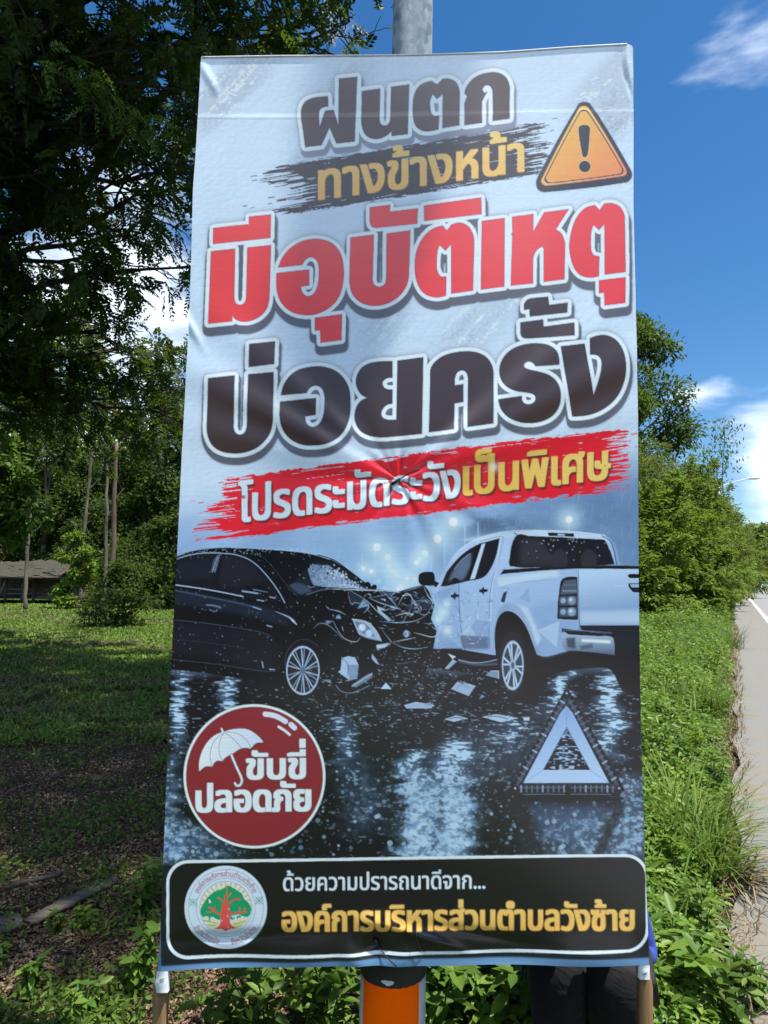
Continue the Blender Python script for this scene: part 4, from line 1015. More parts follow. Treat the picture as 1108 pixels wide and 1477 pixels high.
# ---------------------------------------------------------------- the printed artwork (numpy painter)
# Artwork units: AW wide x AH high, 2 samples per unit; colours are given as seen print colours and turned into ink albedo.
SS = 2.0
AX0, AY0, AX1, AY1 = 215.0, 55.0, 950.0, 1412.0
NW, NH = int((AX1 - AX0) * SS), int((AY1 - AY0) * SS)
RNG = np.random.RandomState(11)
GLYPHS = {'ก':(600,[[(76,0),(76,190),(78,219),(83,244),(92,265),(104,282),(119,295),(136,306),(154,314),(175,321),(176,324),(66,366),(66,399),(68,419),(73,439),(81,458),(93,477),(108,494),(126,510),(147,523),(171,536),(197,545),(226,552),(257,557),(291,558),(321,557),(350,553),(377,547),(404,539),(429,527),(451,514),(470,497),(488,478),(501,455),(511,430),(517,401),(519,369),(519,0),(430,0),(430,360),(427,391),(420,417),(407,439),(390,456),(368,468),(344,477),(318,482),(290,484),(261,482),(235,478),(213,470),(193,459),(177,445),(166,430),(159,413),(157,394),(265,340),(257,292),(239,290),(222,286),(207,278),(193,268),(180,253),(172,236),(167,215),(165,190),(165,0)]]),'ข':(547,[[(274,-10),(230,-7),(191,1),(157,16),(128,36),(106,61),(90,92),(80,129),(77,172),(77,233),(78,257),(81,278),(85,296),(91,312),(121,362),(151,402),(157,414),(162,428),(163,443),(162,456),(158,466),(153,473),(145,478),(136,481),(126,482),(101,478),(74,468),(54,532),(67,539),(82,545),(99,549),(145,554),(163,553),(178,551),(192,547),(205,541),(218,531),(229,519),(237,506),(243,490),(246,472),(247,453),(246,435),(244,419),(240,405),(235,392),(205,345),(177,297),(172,285),(169,271),(167,255),(166,237),(166,178),(167,156),(170,137),(174,121),(181,107),(192,92),(205,81),(221,73),(238,67),(256,64),(274,63),(298,64),(318,69),(336,76),(351,87),(362,100),(370,116),(375,136),(377,159),(377,548),(466,548),(466,154),(463,118),(454,85),(439,57),(418,34),(390,14),(357,1),(319,-7)]]),'ค':(614,[[(81,0),(81,350),(84,398),(95,439),(111,475),(135,505),(166,528),(205,545),(252,555),(307,558),(362,555),(410,545),(449,528),(480,505),(503,475),(520,439),(530,398),(533,350),(533,0),(444,0),(444,350),(442,381),(435,409),(424,432),(409,451),(389,465),(366,476),(338,482),(306,484),(275,482),(247,476),(224,465),(205,451),(189,432),(179,409),(172,381),(170,350),(170,239),(173,238),(185,256),(198,270),(212,282),(227,290),(245,295),(266,299),(290,301),(317,302),(350,302),(350,229),(317,229),(288,228),(263,225),(242,219),(225,212),(210,203),(198,192),(189,181),(182,168),(176,153),(173,138),(171,123),(170,106),(170,0)]]),'ง':(537,[[(171,0),(0,548),(90,548),(238,77),(250,77),(266,78),(282,82),(297,89),(312,97),(324,107),(336,118),(350,136),(362,155),(372,177),(380,202),(386,227),(391,252),(393,276),(394,301),(392,340),(385,375),(373,406),(357,432),(336,452),(312,467),(284,476),(253,479),(228,477),(207,472),(185,543),(225,551),(258,553),(282,552),(305,549),(327,545),(348,539),(366,530),(384,521),(400,509),(415,496),(431,478),(445,458),(457,435),(467,411),(474,385),(479,357),(482,328),(483,298),(481,260),(477,224),(470,191),(459,160),(446,131),(432,105),(416,83),(399,63),(384,49),(367,37),(348,26),(328,17),(306,10),(280,4),(252,1),(221,0)]]),'จ':(532,[[(147,0),(147,244),(71,244),(71,314),(232,314),(232,72),(245,72),(267,73),(286,77),(304,83),(320,92),(334,104),(346,118),(357,136),(365,157),(372,181),(376,209),(379,241),(380,276),(379,311),(376,343),(371,371),(364,396),(354,417),(342,436),(328,451),(311,463),(291,472),(268,479),(241,483),(212,484),(189,483),(166,481),(143,477),(122,472),(100,464),(79,456),(58,445),(38,433),(38,516),(54,525),(73,533),(94,540),(117,546),(142,551),(168,555),(195,557),(223,558),(266,556),(305,550),(339,539),(369,525),(394,506),(415,484),(433,458),(447,428),(458,395),(465,358),(470,318),(471,275),(470,233),(465,194),(458,159),(448,127),(434,98),(417,72),(396,51),(372,33),(343,18),(310,8),(273,2),(231,0)]]),'ช':(550,[[(275,-10),(230,-7),(191,1),(157,16),(128,36),(106,61),(90,92),(80,129),(77,172),(77,233),(78,257),(81,278),(85,296),(91,312),(121,362),(151,402),(157,414),(162,428),(163,443),(162,456),(158,466),(153,473),(145,478),(136,481),(126,482),(101,478),(74,468),(54,532),(67,539),(82,545),(99,549),(145,554),(163,553),(178,551),(192,547),(205,541),(218,531),(229,519),(237,506),(243,490),(246,472),(247,453),(246,435),(244,419),(240,405),(235,392),(205,345),(177,297),(172,285),(169,271),(167,255),(166,237),(166,178),(167,156),(170,137),(174,121),(181,107),(192,92),(205,81),(221,73),(238,67),(256,64),(275,63),(299,64),(319,69),(337,76),(351,87),(362,100),(371,116),(375,136),(377,159),(377,299),(375,322),(369,341),(360,356),(346,366),(328,373),(305,375),(301,375),(301,432),(306,432),(325,433),(341,437),(354,443),(364,451),(374,465),(381,480),(385,498),(388,548),(477,548),(476,523),(474,499),(470,478),(464,458),(455,441),(443,426),(426,414),(405,404),(405,400),(422,394),(435,386),(446,377),(453,365),(458,353),(462,340),(466,300),(466,154),(463,118),(454,85),(439,57),(418,34),(391,14),(358,1),(320,-7)]]),'ซ':(556,[[(276,-10),(232,-7),(193,1),(160,16),(132,36),(110,62),(95,93),(85,130),(82,173),(82,236),(83,264),(87,288),(93,310),(102,328),(147,389),(174,421),(181,430),(185,440),(187,450),(184,452),(159,439),(126,433),(109,435),(93,439),(79,447),(67,458),(57,471),(50,487),(45,506),(44,527),(44,548),(122,548),(123,530),(125,515),(130,505),(136,497),(144,493),(154,491),(177,495),(199,507),(218,548),(267,548),(267,503),(265,452),(254,410),(224,362),(197,328),(178,293),(171,243),(171,178),(172,156),(175,137),(179,120),(186,106),(197,91),(210,80),(225,72),(241,67),(258,64),(276,63),(301,64),(322,69),(340,76),(356,87),(368,100),(377,116),(382,136),(384,159),(384,299),(382,322),(376,341),(367,356),(353,366),(334,373),(311,375),(307,375),(307,432),(312,432),(331,433),(347,437),(360,443),(370,451),(380,465),(387,480),(391,498),(394,548),(483,548),(482,523),(480,499),(475,478),(469,459),(460,442),(448,428),(431,416),(411,406),(411,402),(428,395),(442,387),(453,375),(461,362),(466,347),(470,329),(472,311),(473,290),(473,154),(470,118),(460,85),(444,57),(422,34),(394,14),(360,1),(321,-7)]]),'ด':(616,[[(268,-10),(230,-8),(197,-1),(167,11),(143,28),(121,48),(104,72),(89,99),(79,129),(70,162),(65,196),(61,232),(60,270),(61,311),(64,348),(70,381),(78,411),(87,437),(99,460),(112,481),(128,499),(145,514),(163,526),(184,537),(206,545),(229,550),(253,555),(279,557),(306,558),(344,557),(379,552),(409,545),(437,535),(460,522),(480,506),(497,488),(511,468),(521,445),(529,421),(534,394),(535,365),(535,0),(447,0),(447,357),(445,386),(439,412),(430,433),(416,452),(398,466),(374,476),(344,482),(309,484),(287,483),(265,480),(245,474),(227,467),(209,457),(194,443),(181,425),(170,404),(161,378),(154,347),(150,311),(149,269),(150,241),(152,214),(155,188),(161,165),(167,142),(176,123),(188,106),(201,91),(217,79),(236,71),(257,66),(282,64),(310,66),(335,72),(344,3),(308,-7)]]),'ต':(636,[[(275,-10),(235,-8),(201,0),(170,12),(145,29),(124,50),(106,74),(92,102),(81,134),(73,168),(68,205),(64,244),(63,285),(64,332),(68,374),(73,411),(82,443),(92,471),(104,495),(119,515),(136,531),(155,543),(176,551),(199,556),(224,558),(241,557),(256,555),(271,551),(284,546),(298,536),(310,523),(318,506),(322,506),(330,523),(342,537),(358,547),(372,552),(386,555),(402,557),(419,558),(450,556),(477,549),(500,539),(520,524),(535,504),(546,480),(553,451),(555,418),(555,0),(466,0),(466,417),(464,440),(458,458),(449,470),(437,478),(422,482),(406,484),(388,482),(374,478),(364,470),(356,459),(350,443),(347,424),(291,424),(287,445),(280,461),(270,472),(258,478),(246,483),(232,484),(213,481),(197,472),(183,458),(172,438),(163,410),(157,376),(153,334),(152,284),(153,251),(155,220),(158,192),(163,166),(169,143),(178,123),(189,105),(202,91),(218,79),(238,71),(260,66),(286,64),(319,66),(344,71),(353,3),(317,-7)]]),'ถ':(602,[[(194,-10),(176,-9),(158,-6),(141,-1),(125,7),(111,17),(100,31),(93,44),(88,59),(85,76),(84,95),(84,192),(86,221),(91,246),(99,266),(111,282),(125,295),(141,306),(160,314),(180,321),(181,324),(66,366),(66,399),(68,419),(73,439),(81,458),(93,477),(108,494),(126,510),(147,523),(171,536),(197,545),(226,552),(258,557),(292,558),(322,557),(352,553),(379,547),(406,539),(431,527),(453,514),(472,497),(490,478),(503,455),(513,430),(519,401),(521,369),(521,0),(432,0),(432,360),(429,391),(422,417),(409,439),(391,456),(369,468),(345,477),(319,482),(291,484),(262,482),(235,478),(213,470),(193,459),(177,445),(166,430),(159,413),(157,394),(271,340),(263,292),(245,290),(229,287),(213,281),(200,274),(188,263),(180,247),(175,227),(173,203),(173,105),(174,92),(177,81),(183,73),(191,67),(202,64),(215,63),(235,65),(252,69),(265,5),(229,-7)]]),'ท':(609,[[(84,0),(84,548),(146,548),(162,461),(166,461),(176,482),(190,501),(207,518),(228,532),(252,543),(278,552),(306,556),(337,558),(366,557),(393,553),(417,546),(440,538),(460,526),(477,512),(492,495),(505,475),(515,452),(522,427),(527,398),(528,366),(528,0),(439,0),(439,361),(437,389),(432,414),(422,435),(409,452),(392,466),(372,475),(348,481),(320,483),(297,482),(276,478),(257,471),(240,461),(225,449),(211,435),(199,419),(190,402),(183,382),(177,362),(174,340),(173,317),(173,0)]]),'น':(613,[[(270,-10),(242,-9),(215,-5),(191,2),(169,11),(148,22),(131,36),(116,53),(104,73),(94,96),(87,121),(82,150),(81,182),(81,548),(170,548),(170,187),(172,159),(178,134),(187,113),(201,96),(217,82),(238,73),(262,67),(289,65),(322,68),(351,76),(376,90),(398,110),(414,134),(426,163),(434,195),(436,231),(436,548),(525,548),(525,0),(451,0),(447,81),(442,81),(431,62),(417,45),(400,29),(380,16),(356,4),(330,-4),(301,-8)]]),'บ':(604,[[(301,-10),(246,-7),(200,3),(162,20),(132,44),(110,74),(94,109),(84,151),(81,198),(81,548),(170,548),(170,197),(172,166),(178,139),(188,116),(202,97),(220,83),(243,72),(270,66),(301,64),(333,66),(360,72),(383,83),(402,97),(416,116),(426,139),(432,166),(434,197),(434,548),(523,548),(523,198),(520,151),(510,110),(494,74),(472,44),(442,20),(403,4),(356,-7)]]),'ป':(605,[[(301,-10),(246,-7),(200,3),(162,20),(132,44),(110,74),(94,109),(84,151),(81,198),(81,548),(170,548),(170,197),(172,166),(178,139),(188,116),(202,97),(220,83),(243,72),(270,66),(301,64),(333,66),(360,72),(383,83),(402,97),(416,116),(426,139),(432,166),(434,197),(434,745),(523,745),(523,198),(520,151),(510,110),(494,74),(472,44),(442,20),(403,4),(356,-7)]]),'พ':(695,[[(140,0),(41,548),(132,548),(171,310),(181,235),(193,126),(196,126),(214,203),(230,265),(243,313),(310,548),(383,548),(451,313),(465,265),(481,203),(498,126),(502,126),(513,235),(523,310),(563,548),(654,548),(555,0),(468,0),(376,298),(363,350),(350,421),(346,421),(337,370),(327,331),(317,298),(227,0)]]),'ภ':(603,[[(88,-10),(53,-7),(19,5),(29,67),(45,63),(62,61),(72,62),(79,65),(85,71),(89,78),(91,88),(92,101),(92,194),(93,223),(98,247),(105,268),(115,284),(128,296),(143,307),(161,315),(181,321),(182,324),(67,366),(67,399),(69,419),(74,439),(82,458),(94,477),(108,494),(126,510),(147,523),(171,536),(198,545),(227,552),(259,557),(293,558),(323,557),(353,553),(380,547),(407,539),(432,527),(454,514),(473,497),(491,478),(504,455),(514,430),(520,401),(522,369),(522,0),(433,0),(433,360),(430,391),(423,417),(410,439),(392,456),(370,468),(347,477),(320,482),(292,484),(263,482),(237,478),(214,470),(194,459),(178,445),(167,430),(160,413),(158,394),(272,340),(264,292),(246,291),(231,286),(216,279),(204,268),(194,254),(187,237),(182,216),(181,191),(181,94),(179,66),(174,43),(166,25),(154,12),(140,2),(124,-5),(107,-9)]]),'ม':(614,[[(345,-10),(314,-8),(285,-4),(259,4),(235,16),(213,30),(195,46),(181,65),(171,87),(167,87),(162,0),(89,0),(89,548),(178,548),(178,231),(179,207),(182,184),(188,163),(196,144),(205,126),(217,110),(231,97),(247,86),(264,77),(283,70),(304,66),(327,65),(355,67),(379,73),(399,82),(415,96),(428,113),(437,134),(442,159),(444,187),(444,548),(533,548),(533,181),(532,150),(527,121),(520,96),(511,73),(498,53),(483,36),(466,22),(446,11),(424,2),(400,-5),(373,-9)]]),'ย':(594,[[(292,-9),(254,-8),(219,-4),(189,3),(163,12),(140,24),(121,37),(105,53),(93,71),(83,91),(76,113),(72,136),(71,161),(72,183),(74,202),(79,220),(85,235),(94,251),(106,265),(119,275),(161,292),(161,296),(119,316),(105,327),(93,340),(83,355),(76,368),(72,383),(69,400),(68,418),(69,435),(72,452),(77,468),(84,484),(93,499),(105,512),(119,524),(136,535),(155,544),(178,550),(203,554),(231,555),(281,552),(321,540),(305,471),(277,479),(240,482),(220,481),(204,477),(189,471),(178,463),(167,448),(160,431),(158,411),(160,390),(166,372),(176,358),(188,347),(203,339),(221,334),(278,327),(297,327),(297,262),(278,262),(250,261),(226,257),(206,250),(190,241),(177,228),(168,212),(163,192),(161,169),(162,150),(166,133),(173,116),(182,101),(195,88),(213,78),(228,72),(247,68),(268,65),(292,64),(316,65),(337,67),(356,72),(372,78),(389,89),(402,102),(412,119),(417,132),(421,148),(423,164),(424,182),(424,548),(513,548),(513,188),(510,139),(500,98),(483,64),(460,37),(429,17),(391,2),(345,-6)]]),'ร':(488,[[(235,-10),(206,-9),(178,-7),(151,-4),(126,2),(101,8),(79,14),(58,21),(40,29),(66,101),(114,84),(173,70),(237,64),(262,65),(286,69),(306,75),(325,84),(340,95),(351,109),(358,124),(360,142),(359,157),(354,170),(348,182),(338,192),(325,202),(309,212),(242,239),(212,249),(184,260),(158,270),(136,282),(115,293),(97,306),(82,320),(70,336),(60,352),(53,371),(48,391),(47,414),(48,434),(53,454),(60,472),(70,489),(82,504),(98,518),(117,529),(140,539),(165,548),(194,553),(226,557),(261,558),(352,550),(372,545),(389,539),(405,533),(418,526),(418,451),(376,467),(320,480),(258,485),(227,484),(201,480),(180,473),(164,465),(148,450),(139,435),(136,418),(137,404),(142,392),(149,381),(159,371),(173,361),(192,352),(274,320),(362,283),(381,272),(398,259),(413,246),(426,231),(436,214),(443,195),(448,173),(449,150),(448,129),(444,109),(437,90),(429,72),(417,54),(401,38),(383,25),(361,13),(336,3),(306,-4),(273,-9)]]),'ล':(571,[[(402,0),(402,365),(400,395),(395,421),(385,441),(373,458),(355,470),(333,478),(306,483),(274,485),(249,484),(225,482),(202,477),(179,472),(156,464),(134,455),(113,445),(92,434),(92,517),(171,545),(196,551),(223,555),(252,557),(282,558),(308,557),(331,555),(354,552),(374,547),(393,540),(410,532),(425,523),(439,512),(450,500),(461,486),(470,470),(477,454),(483,435),(487,415),(489,393),(490,370),(490,0)],[(230,-10),(189,-7),(152,0),(121,13),(96,31),(75,53),(61,80),(52,111),(49,147),(53,186),(64,220),(83,250),(110,275),(144,295),(189,311),(243,322),(306,328),(420,335),(420,261),(318,254),(271,249),(232,243),(201,233),(178,222),(161,208),(149,191),(141,172),(139,149),(141,128),(146,110),(155,95),(168,83),(183,74),(202,67),(223,63),(247,62),(278,65),(305,71),(319,4),(278,-7)]]),'ว':(492,[[(191,-10),(116,-2),(97,3),(78,10),(58,18),(38,28),(66,96),(116,73),(131,69),(146,66),(163,65),(181,64),(216,67),(247,78),(274,95),(297,119),(315,149),(328,185),(335,228),(338,276),(335,324),(327,365),(314,401),(296,431),(271,454),(242,471),(206,481),(165,484),(100,477),(84,473),(69,468),(55,463),(42,456),(42,531),(57,538),(72,544),(89,548),(106,552),(175,558),(218,556),(257,549),(291,538),(321,523),(347,503),(370,480),(388,454),(403,424),(414,391),(423,356),(427,317),(429,276),(425,213),(414,158),(396,109),(370,67),(336,33),(295,9),(247,-5)]]),'ศ':(628,[[(81,0),(81,350),(84,398),(95,439),(111,475),(135,505),(166,528),(205,545),(252,555),(307,558),(334,557),(359,555),(382,550),(403,545),(422,537),(439,526),(453,514),(466,499),(483,489),(497,476),(508,460),(518,442),(524,422),(529,400),(532,376),(533,350),(533,0),(444,0),(444,350),(442,381),(435,409),(425,432),(410,451),(390,465),(367,476),(339,482),(307,484),(275,482),(247,476),(224,465),(205,451),(189,432),(179,409),(172,381),(170,350),(170,239),(173,238),(185,256),(198,270),(212,282),(228,290),(245,295),(266,299),(290,301),(317,302),(350,302),(350,229),(317,229),(289,228),(264,225),(243,219),(225,212),(210,203),(198,192),(189,181),(182,168),(176,153),(173,138),(171,123),(170,106),(170,0)],[(466,471),(416,518),(433,522),(449,529),(465,538),(478,550),(485,566),(488,584),(575,584),(573,564),(568,546),(560,530),(549,515),(536,502),(521,492),(504,483),(485,476)]]),'ษ':(640,[[(309,-10),(270,-8),(235,-4),(204,4),(177,15),(153,29),(133,46),(117,65),(104,88),(94,113),(87,140),(82,170),(81,203),(81,548),(170,548),(170,202),(172,169),(178,141),(189,117),(203,98),(222,83),(246,73),(275,66),(309,64),(343,66),(372,73),(396,83),(415,98),(429,117),(440,141),(446,169),(448,202),(448,548),(537,548),(537,203),(536,170),(531,140),(524,113),(515,88),(502,65),(485,46),(465,29),(442,15),(415,4),(384,-4),(348,-8)],[(370,226),(350,227),(332,229),(317,233),(304,239),(289,248),(277,259),(269,271),(263,285),(260,299),(259,313),(263,344),(274,371),(346,358),(342,346),(340,329),(348,305),(354,299),(363,295),(374,294),(601,294),(601,226)]]),'ส':(572,[[(402,0),(402,365),(400,395),(395,421),(385,441),(373,458),(355,470),(333,478),(306,483),(274,485),(249,484),(225,482),(202,477),(179,472),(156,464),(134,455),(113,445),(92,434),(92,517),(171,545),(196,551),(223,555),(252,557),(282,558),(308,557),(331,555),(353,551),(373,546),(390,539),(405,529),(418,517),(428,502),(444,493),(458,482),(468,468),(477,452),(482,434),(487,414),(489,393),(490,370),(490,0)],[(230,-10),(189,-7),(152,0),(121,13),(96,31),(75,53),(61,80),(52,111),(49,147),(53,186),(64,220),(83,250),(110,275),(144,295),(189,311),(243,322),(306,328),(420,335),(420,261),(318,254),(271,249),(232,243),(201,233),(178,222),(161,208),(149,191),(141,172),(139,149),(141,128),(146,110),(155,95),(168,83),(183,74),(202,67),(223,63),(247,62),(278,65),(305,71),(319,4),(278,-7)],[(425,471),(375,518),(392,522),(408,529),(424,538),(437,550),(444,566),(447,584),(534,584),(532,564),(528,546),(520,530),(509,515),(496,502),(480,492),(463,483),(444,476)]]),'ห':(587,[[(89,0),(89,548),(178,548),(178,311),(181,311),(409,548),(513,548),(513,545),(178,206),(178,0)],[(429,0),(429,193),(427,221),(420,246),(409,267),(393,285),(372,299),(345,310),(313,316),(274,318),(326,383),(356,382),(384,377),(409,370),(432,361),(451,348),(469,333),(484,316),(496,296),(506,274),(513,250),(517,223),(518,195),(518,0)]]),'อ':(574,[[(275,-10),(224,-6),(181,4),(144,22),(114,47),(90,79),(73,119),(63,168),(60,224),(62,268),(65,314),(275,314),(275,244),(149,244),(149,224),(150,194),(152,168),(157,145),(163,126),(171,109),(180,95),(192,84),(205,76),(219,70),(235,65),(253,63),(273,62),(295,63),(315,66),(334,72),(351,79),(367,89),(380,103),(392,120),(402,141),(410,166),(416,196),(419,230),(420,270),(419,305),(416,337),(411,366),(404,391),(395,413),(383,432),(368,448),(352,461),(332,471),(309,478),(282,483),(253,484),(191,479),(133,463),(78,436),(78,519),(127,539),(191,553),(264,558),(306,556),(344,549),(377,538),(407,523),(432,503),(454,480),(472,453),(486,423),(497,389),(505,352),(509,313),(511,270),(510,228),(505,188),(498,152),(488,119),(475,89),(458,64),(437,41),(414,23),(386,9),(353,-2),(316,-8)]]),'ะ':(338,[[(153,344),(133,345),(116,347),(100,351),(87,357),(71,366),(59,376),(50,389),(44,402),(40,416),(39,430),(44,461),(55,488),(130,476),(126,462),(123,444),(130,423),(136,418),(145,415),(156,414),(299,414),(299,344)],[(153,64),(133,65),(116,67),(100,71),(87,77),(71,86),(59,96),(50,109),(44,122),(40,136),(39,150),(44,181),(55,208),(130,196),(126,182),(123,164),(130,143),(136,138),(145,135),(156,134),(299,134),(299,64)]]),'ั':(0,[[(-216,635),(-236,636),(-254,638),(-269,642),(-283,647),(-298,656),(-310,666),(-320,678),(-326,691),(-330,704),(-331,718),(-327,751),(-315,779),(-240,766),(-244,753),(-246,735),(-238,713),(-231,707),(-222,704),(-211,703),(42,703),(42,635)]]),'า':(406,[[(236,0),(236,389),(235,412),(230,432),(223,448),(214,461),(200,471),(183,478),(163,483),(138,484),(120,483),(103,482),(87,479),(71,475),(10,448),(10,528),(67,548),(86,552),(108,556),(130,557),(155,558),(180,557),(204,554),(225,550),(245,543),(263,534),(279,523),(292,510),(304,494),(313,475),(320,453),(324,429),(325,402),(325,0)]]),'ำ':(406,[[(236,0),(236,389),(235,412),(230,432),(223,448),(214,461),(200,471),(183,478),(163,483),(138,484),(120,483),(103,482),(87,479),(71,475),(10,448),(10,528),(67,548),(86,552),(108,556),(130,557),(155,558),(180,557),(204,554),(225,550),(245,543),(263,534),(279,523),(292,510),(304,494),(313,475),(320,453),(324,429),(325,402),(325,0)],[(-160,611),(-184,612),(-205,617),(-223,624),(-239,635),(-252,647),(-261,663),(-266,681),(-268,701),(-266,722),(-261,740),(-252,755),(-239,768),(-223,778),(-205,785),(-184,790),(-160,791),(-136,790),(-115,785),(-96,778),(-80,768),(-67,755),(-58,740),(-52,722),(-50,701),(-52,681),(-58,663),(-67,647),(-80,635),(-96,624),(-115,617),(-136,612)],[(-160,658),(-145,659),(-133,663),(-124,670),(-117,679),(-112,689),(-111,701),(-112,713),(-117,724),(-124,733),(-133,739),(-145,743),(-160,744),(-174,743),(-186,739),(-196,733),(-202,724),(-207,713),(-208,701),(-207,689),(-202,679),(-196,670),(-186,663),(-174,659)]]),'ิ':(0,[[(-514,635),(-514,674),(-441,706),(-89,706),(-89,635)]]),'ี':(0,[[(-514,635),(-514,674),(-441,706),(-89,706),(-89,635)],[(-172,674),(-172,787),(-88,787),(-88,674)]]),'ื':(0,[[(-514,635),(-514,674),(-441,706),(-89,706),(-89,635)],[(-308,674),(-308,787),(-234,787),(-234,674)],[(-162,674),(-162,787),(-89,787),(-89,674)]]),'เ':(295,[[(205,-10),(187,-9),(170,-6),(153,-1),(137,7),(124,17),(112,31),(105,44),(100,59),(97,76),(96,95),(96,548),(185,548),(185,106),(186,92),(189,81),(195,73),(203,67),(214,64),(227,63),(246,65),(265,70),(277,5),(240,-7)]]),'โ':(308,[[(110,448),(110,644),(108,672),(103,696),(94,715),(82,730),(66,741),(49,750),(30,754),(9,756),(9,794),(83,826),(350,826),(350,756),(147,756),(146,752),(160,740),(172,725),(184,707),(190,690),(195,671),(198,650),(199,627),(199,448)],[(219,-10),(201,-9),(184,-6),(167,-1),(151,7),(138,17),(126,31),(119,44),(114,59),(111,76),(110,95),(110,548),(199,548),(199,106),(200,92),(203,81),(209,73),(217,67),(228,64),(241,63),(260,65),(279,70),(291,5),(254,-7)]]),'็':(0,[[(-193,620),(-211,621),(-227,625),(-241,632),(-253,640),(-264,652),(-272,666),(-322,623),(-349,625),(-373,630),(-394,639),(-413,652),(-428,667),(-438,686),(-445,709),(-447,734),(-446,752),(-443,769),(-438,784),(-431,797),(-419,812),(-405,825),(-389,834),(-371,841),(-353,845),(-333,846),(-100,846),(-100,786),(-320,786),(-335,785),(-348,780),(-360,773),(-369,762),(-374,748),(-376,730),(-375,717),(-371,705),(-365,696),(-356,688),(-344,684),(-328,682),(-272,732),(-253,732),(-249,718),(-244,706),(-237,695),(-227,686),(-216,681),(-202,679),(-190,680),(-181,684),(-174,690),(-168,698),(-165,708),(-164,719),(-164,732),(-99,732),(-99,718),(-101,695),(-105,675),(-113,658),(-125,645),(-138,634),(-154,626),(-173,622)]]),'่':(0,[[(-178,635),(-178,846),(-90,846),(-90,635)]]),'้':(0,[[(-368,635),(-368,679),(-327,691),(-292,711),(-284,719),(-280,730),(-278,741),(-286,762),(-291,766),(-299,769),(-309,770),(-330,766),(-348,759),(-368,814),(-354,823),(-339,830),(-324,835),(-284,840),(-265,839),(-248,835),(-234,828),(-222,818),(-212,806),(-205,793),(-200,778),(-199,762),(-201,744),(-205,728),(-214,714),(-224,701),(-235,690),(-247,681),(-257,705),(-58,705),(-58,635)]]),'์':(0,[[(-253,606),(-265,635),(-269,669),(-268,683),(-265,696),(-260,709),(-252,720),(-242,730),(-228,739),(-215,744),(-201,748),(-183,750),(-164,751),(-27,751),(-27,682),(-141,682),(-153,681),(-164,679),(-173,675),(-180,668),(-184,660),(-185,649),(-183,634),(-176,618)]]),'.':(219,[[(109,111),(86,106),(67,93),(54,74),(49,51),(54,28),(67,9),(86,-4),(109,-9),(132,-4),(151,9),(164,28),(169,51),(164,74),(151,93),(132,106)]])}


def lin(c):
    c = np.asarray(c, np.float32) / 255.0
    return np.where(c <= 0.04045, c / 12.92, ((c + 0.055) / 1.055) ** 2.4)


INK = np.array([1.17, 1.22, 1.22], np.float32)


def ink(c):
    v = lin(c) * INK
    m = v.max()
    if m > 0.86:
        v = v * (0.86 / m) ** 0.6
    return np.clip(v, 0.0, 0.86).astype(np.float32)


def vnoise(h, w, ch, cw, seed):
    """smooth value noise, cell size (ch, cw) samples"""
    r = np.random.RandomState(seed)
    gh, gw = int(h / ch) + 3, int(w / cw) + 3
    g = r.rand(gh, gw).astype(np.float32)
    ys, xs = np.arange(h, dtype=np.float32) / ch, np.arange(w, dtype=np.float32) / cw
    yi, xi = ys.astype(int), xs.astype(int)
    fy, fx = ys - yi, xs - xi
    fy, fx = (fy * fy * (3 - 2 * fy))[:, None], (fx * fx * (3 - 2 * fx))[None]
    a = g[yi][:, xi] * (1 - fx) + g[yi][:, xi + 1] * fx
    b = g[yi + 1][:, xi] * (1 - fx) + g[yi + 1][:, xi + 1] * fx
    return a * (1 - fy) + b * fy


def fbm(h, w, ch, cw, seed, n=4):
    out, amp, tot = 0, 1.0, 0.0
    for k in range(n):
        out = out + amp * vnoise(h, w, max(ch / 2 ** k, 1), max(cw / 2 ** k, 1), seed + 37 * k)
        tot += amp
        amp *= 0.5
    return out / tot


def sstep(a, b, x):
    t = np.clip((x - a) / (b - a), 0, 1)
    return t * t * (3 - 2 * t)


def blur(m, r):
    """two box blurs"""
    r = int(round(r))
    if r < 1:
        return m
    for _ in range(2):
        for ax in (0, 1):
            pad = [(0, 0)] * m.ndim
            pad[ax] = (r + 1, r)
            c = np.cumsum(np.pad(m, pad, mode='edge'), axis=ax, dtype=np.float64)
            n = m.shape[ax]
            if ax == 0:
                m = ((c[2 * r + 1:2 * r + 1 + n] - c[:n]) / (2 * r + 1)).astype(np.float32)
            else:
                m = ((c[:, 2 * r + 1:2 * r + 1 + n] - c[:, :n]) / (2 * r + 1)).astype(np.float32)
    return m


def spline(pts, closed=True, n=5):
    """points flagged with a third value are smooth (Catmull-Rom), the others are corners"""
    P = [np.array(p[:2], float) for p in pts]
    F = [len(p) > 2 for p in pts]
    N = len(P)
    out = []
    for i in range(N if closed else N - 1):
        j = (i + 1) % N
        if not (F[i] or F[j]):
            out.append(P[i])
            continue
        L = np.linalg.norm(P[j] - P[i])
        m0 = m1 = None
        if F[i] and (closed or i > 0):
            d = P[j] - P[i - 1]
            m0 = d / max(np.linalg.norm(d), 1e-6) * L
        if F[j] and (closed or j < N - 1):
            d = P[(j + 1) % N] - P[i]
            m1 = d / max(np.linalg.norm(d), 1e-6) * L
        c = P[j] - P[i]
        m0 = 1.5 * c - 0.5 * (m1 if m1 is not None else c) if m0 is None else m0
        m1 = 1.5 * c - 0.5 * m0 if m1 is None else m1
        for k in range(n):
            t = k / n
            out.append((2 * t ** 3 - 3 * t * t + 1) * P[i] + (t ** 3 - 2 * t * t + t) * m0 + (3 * t * t - 2 * t ** 3) * P[j] + (t ** 3 - t * t) * m1)
    if not closed:
        out.append(P[-1])
    return np.array(out)


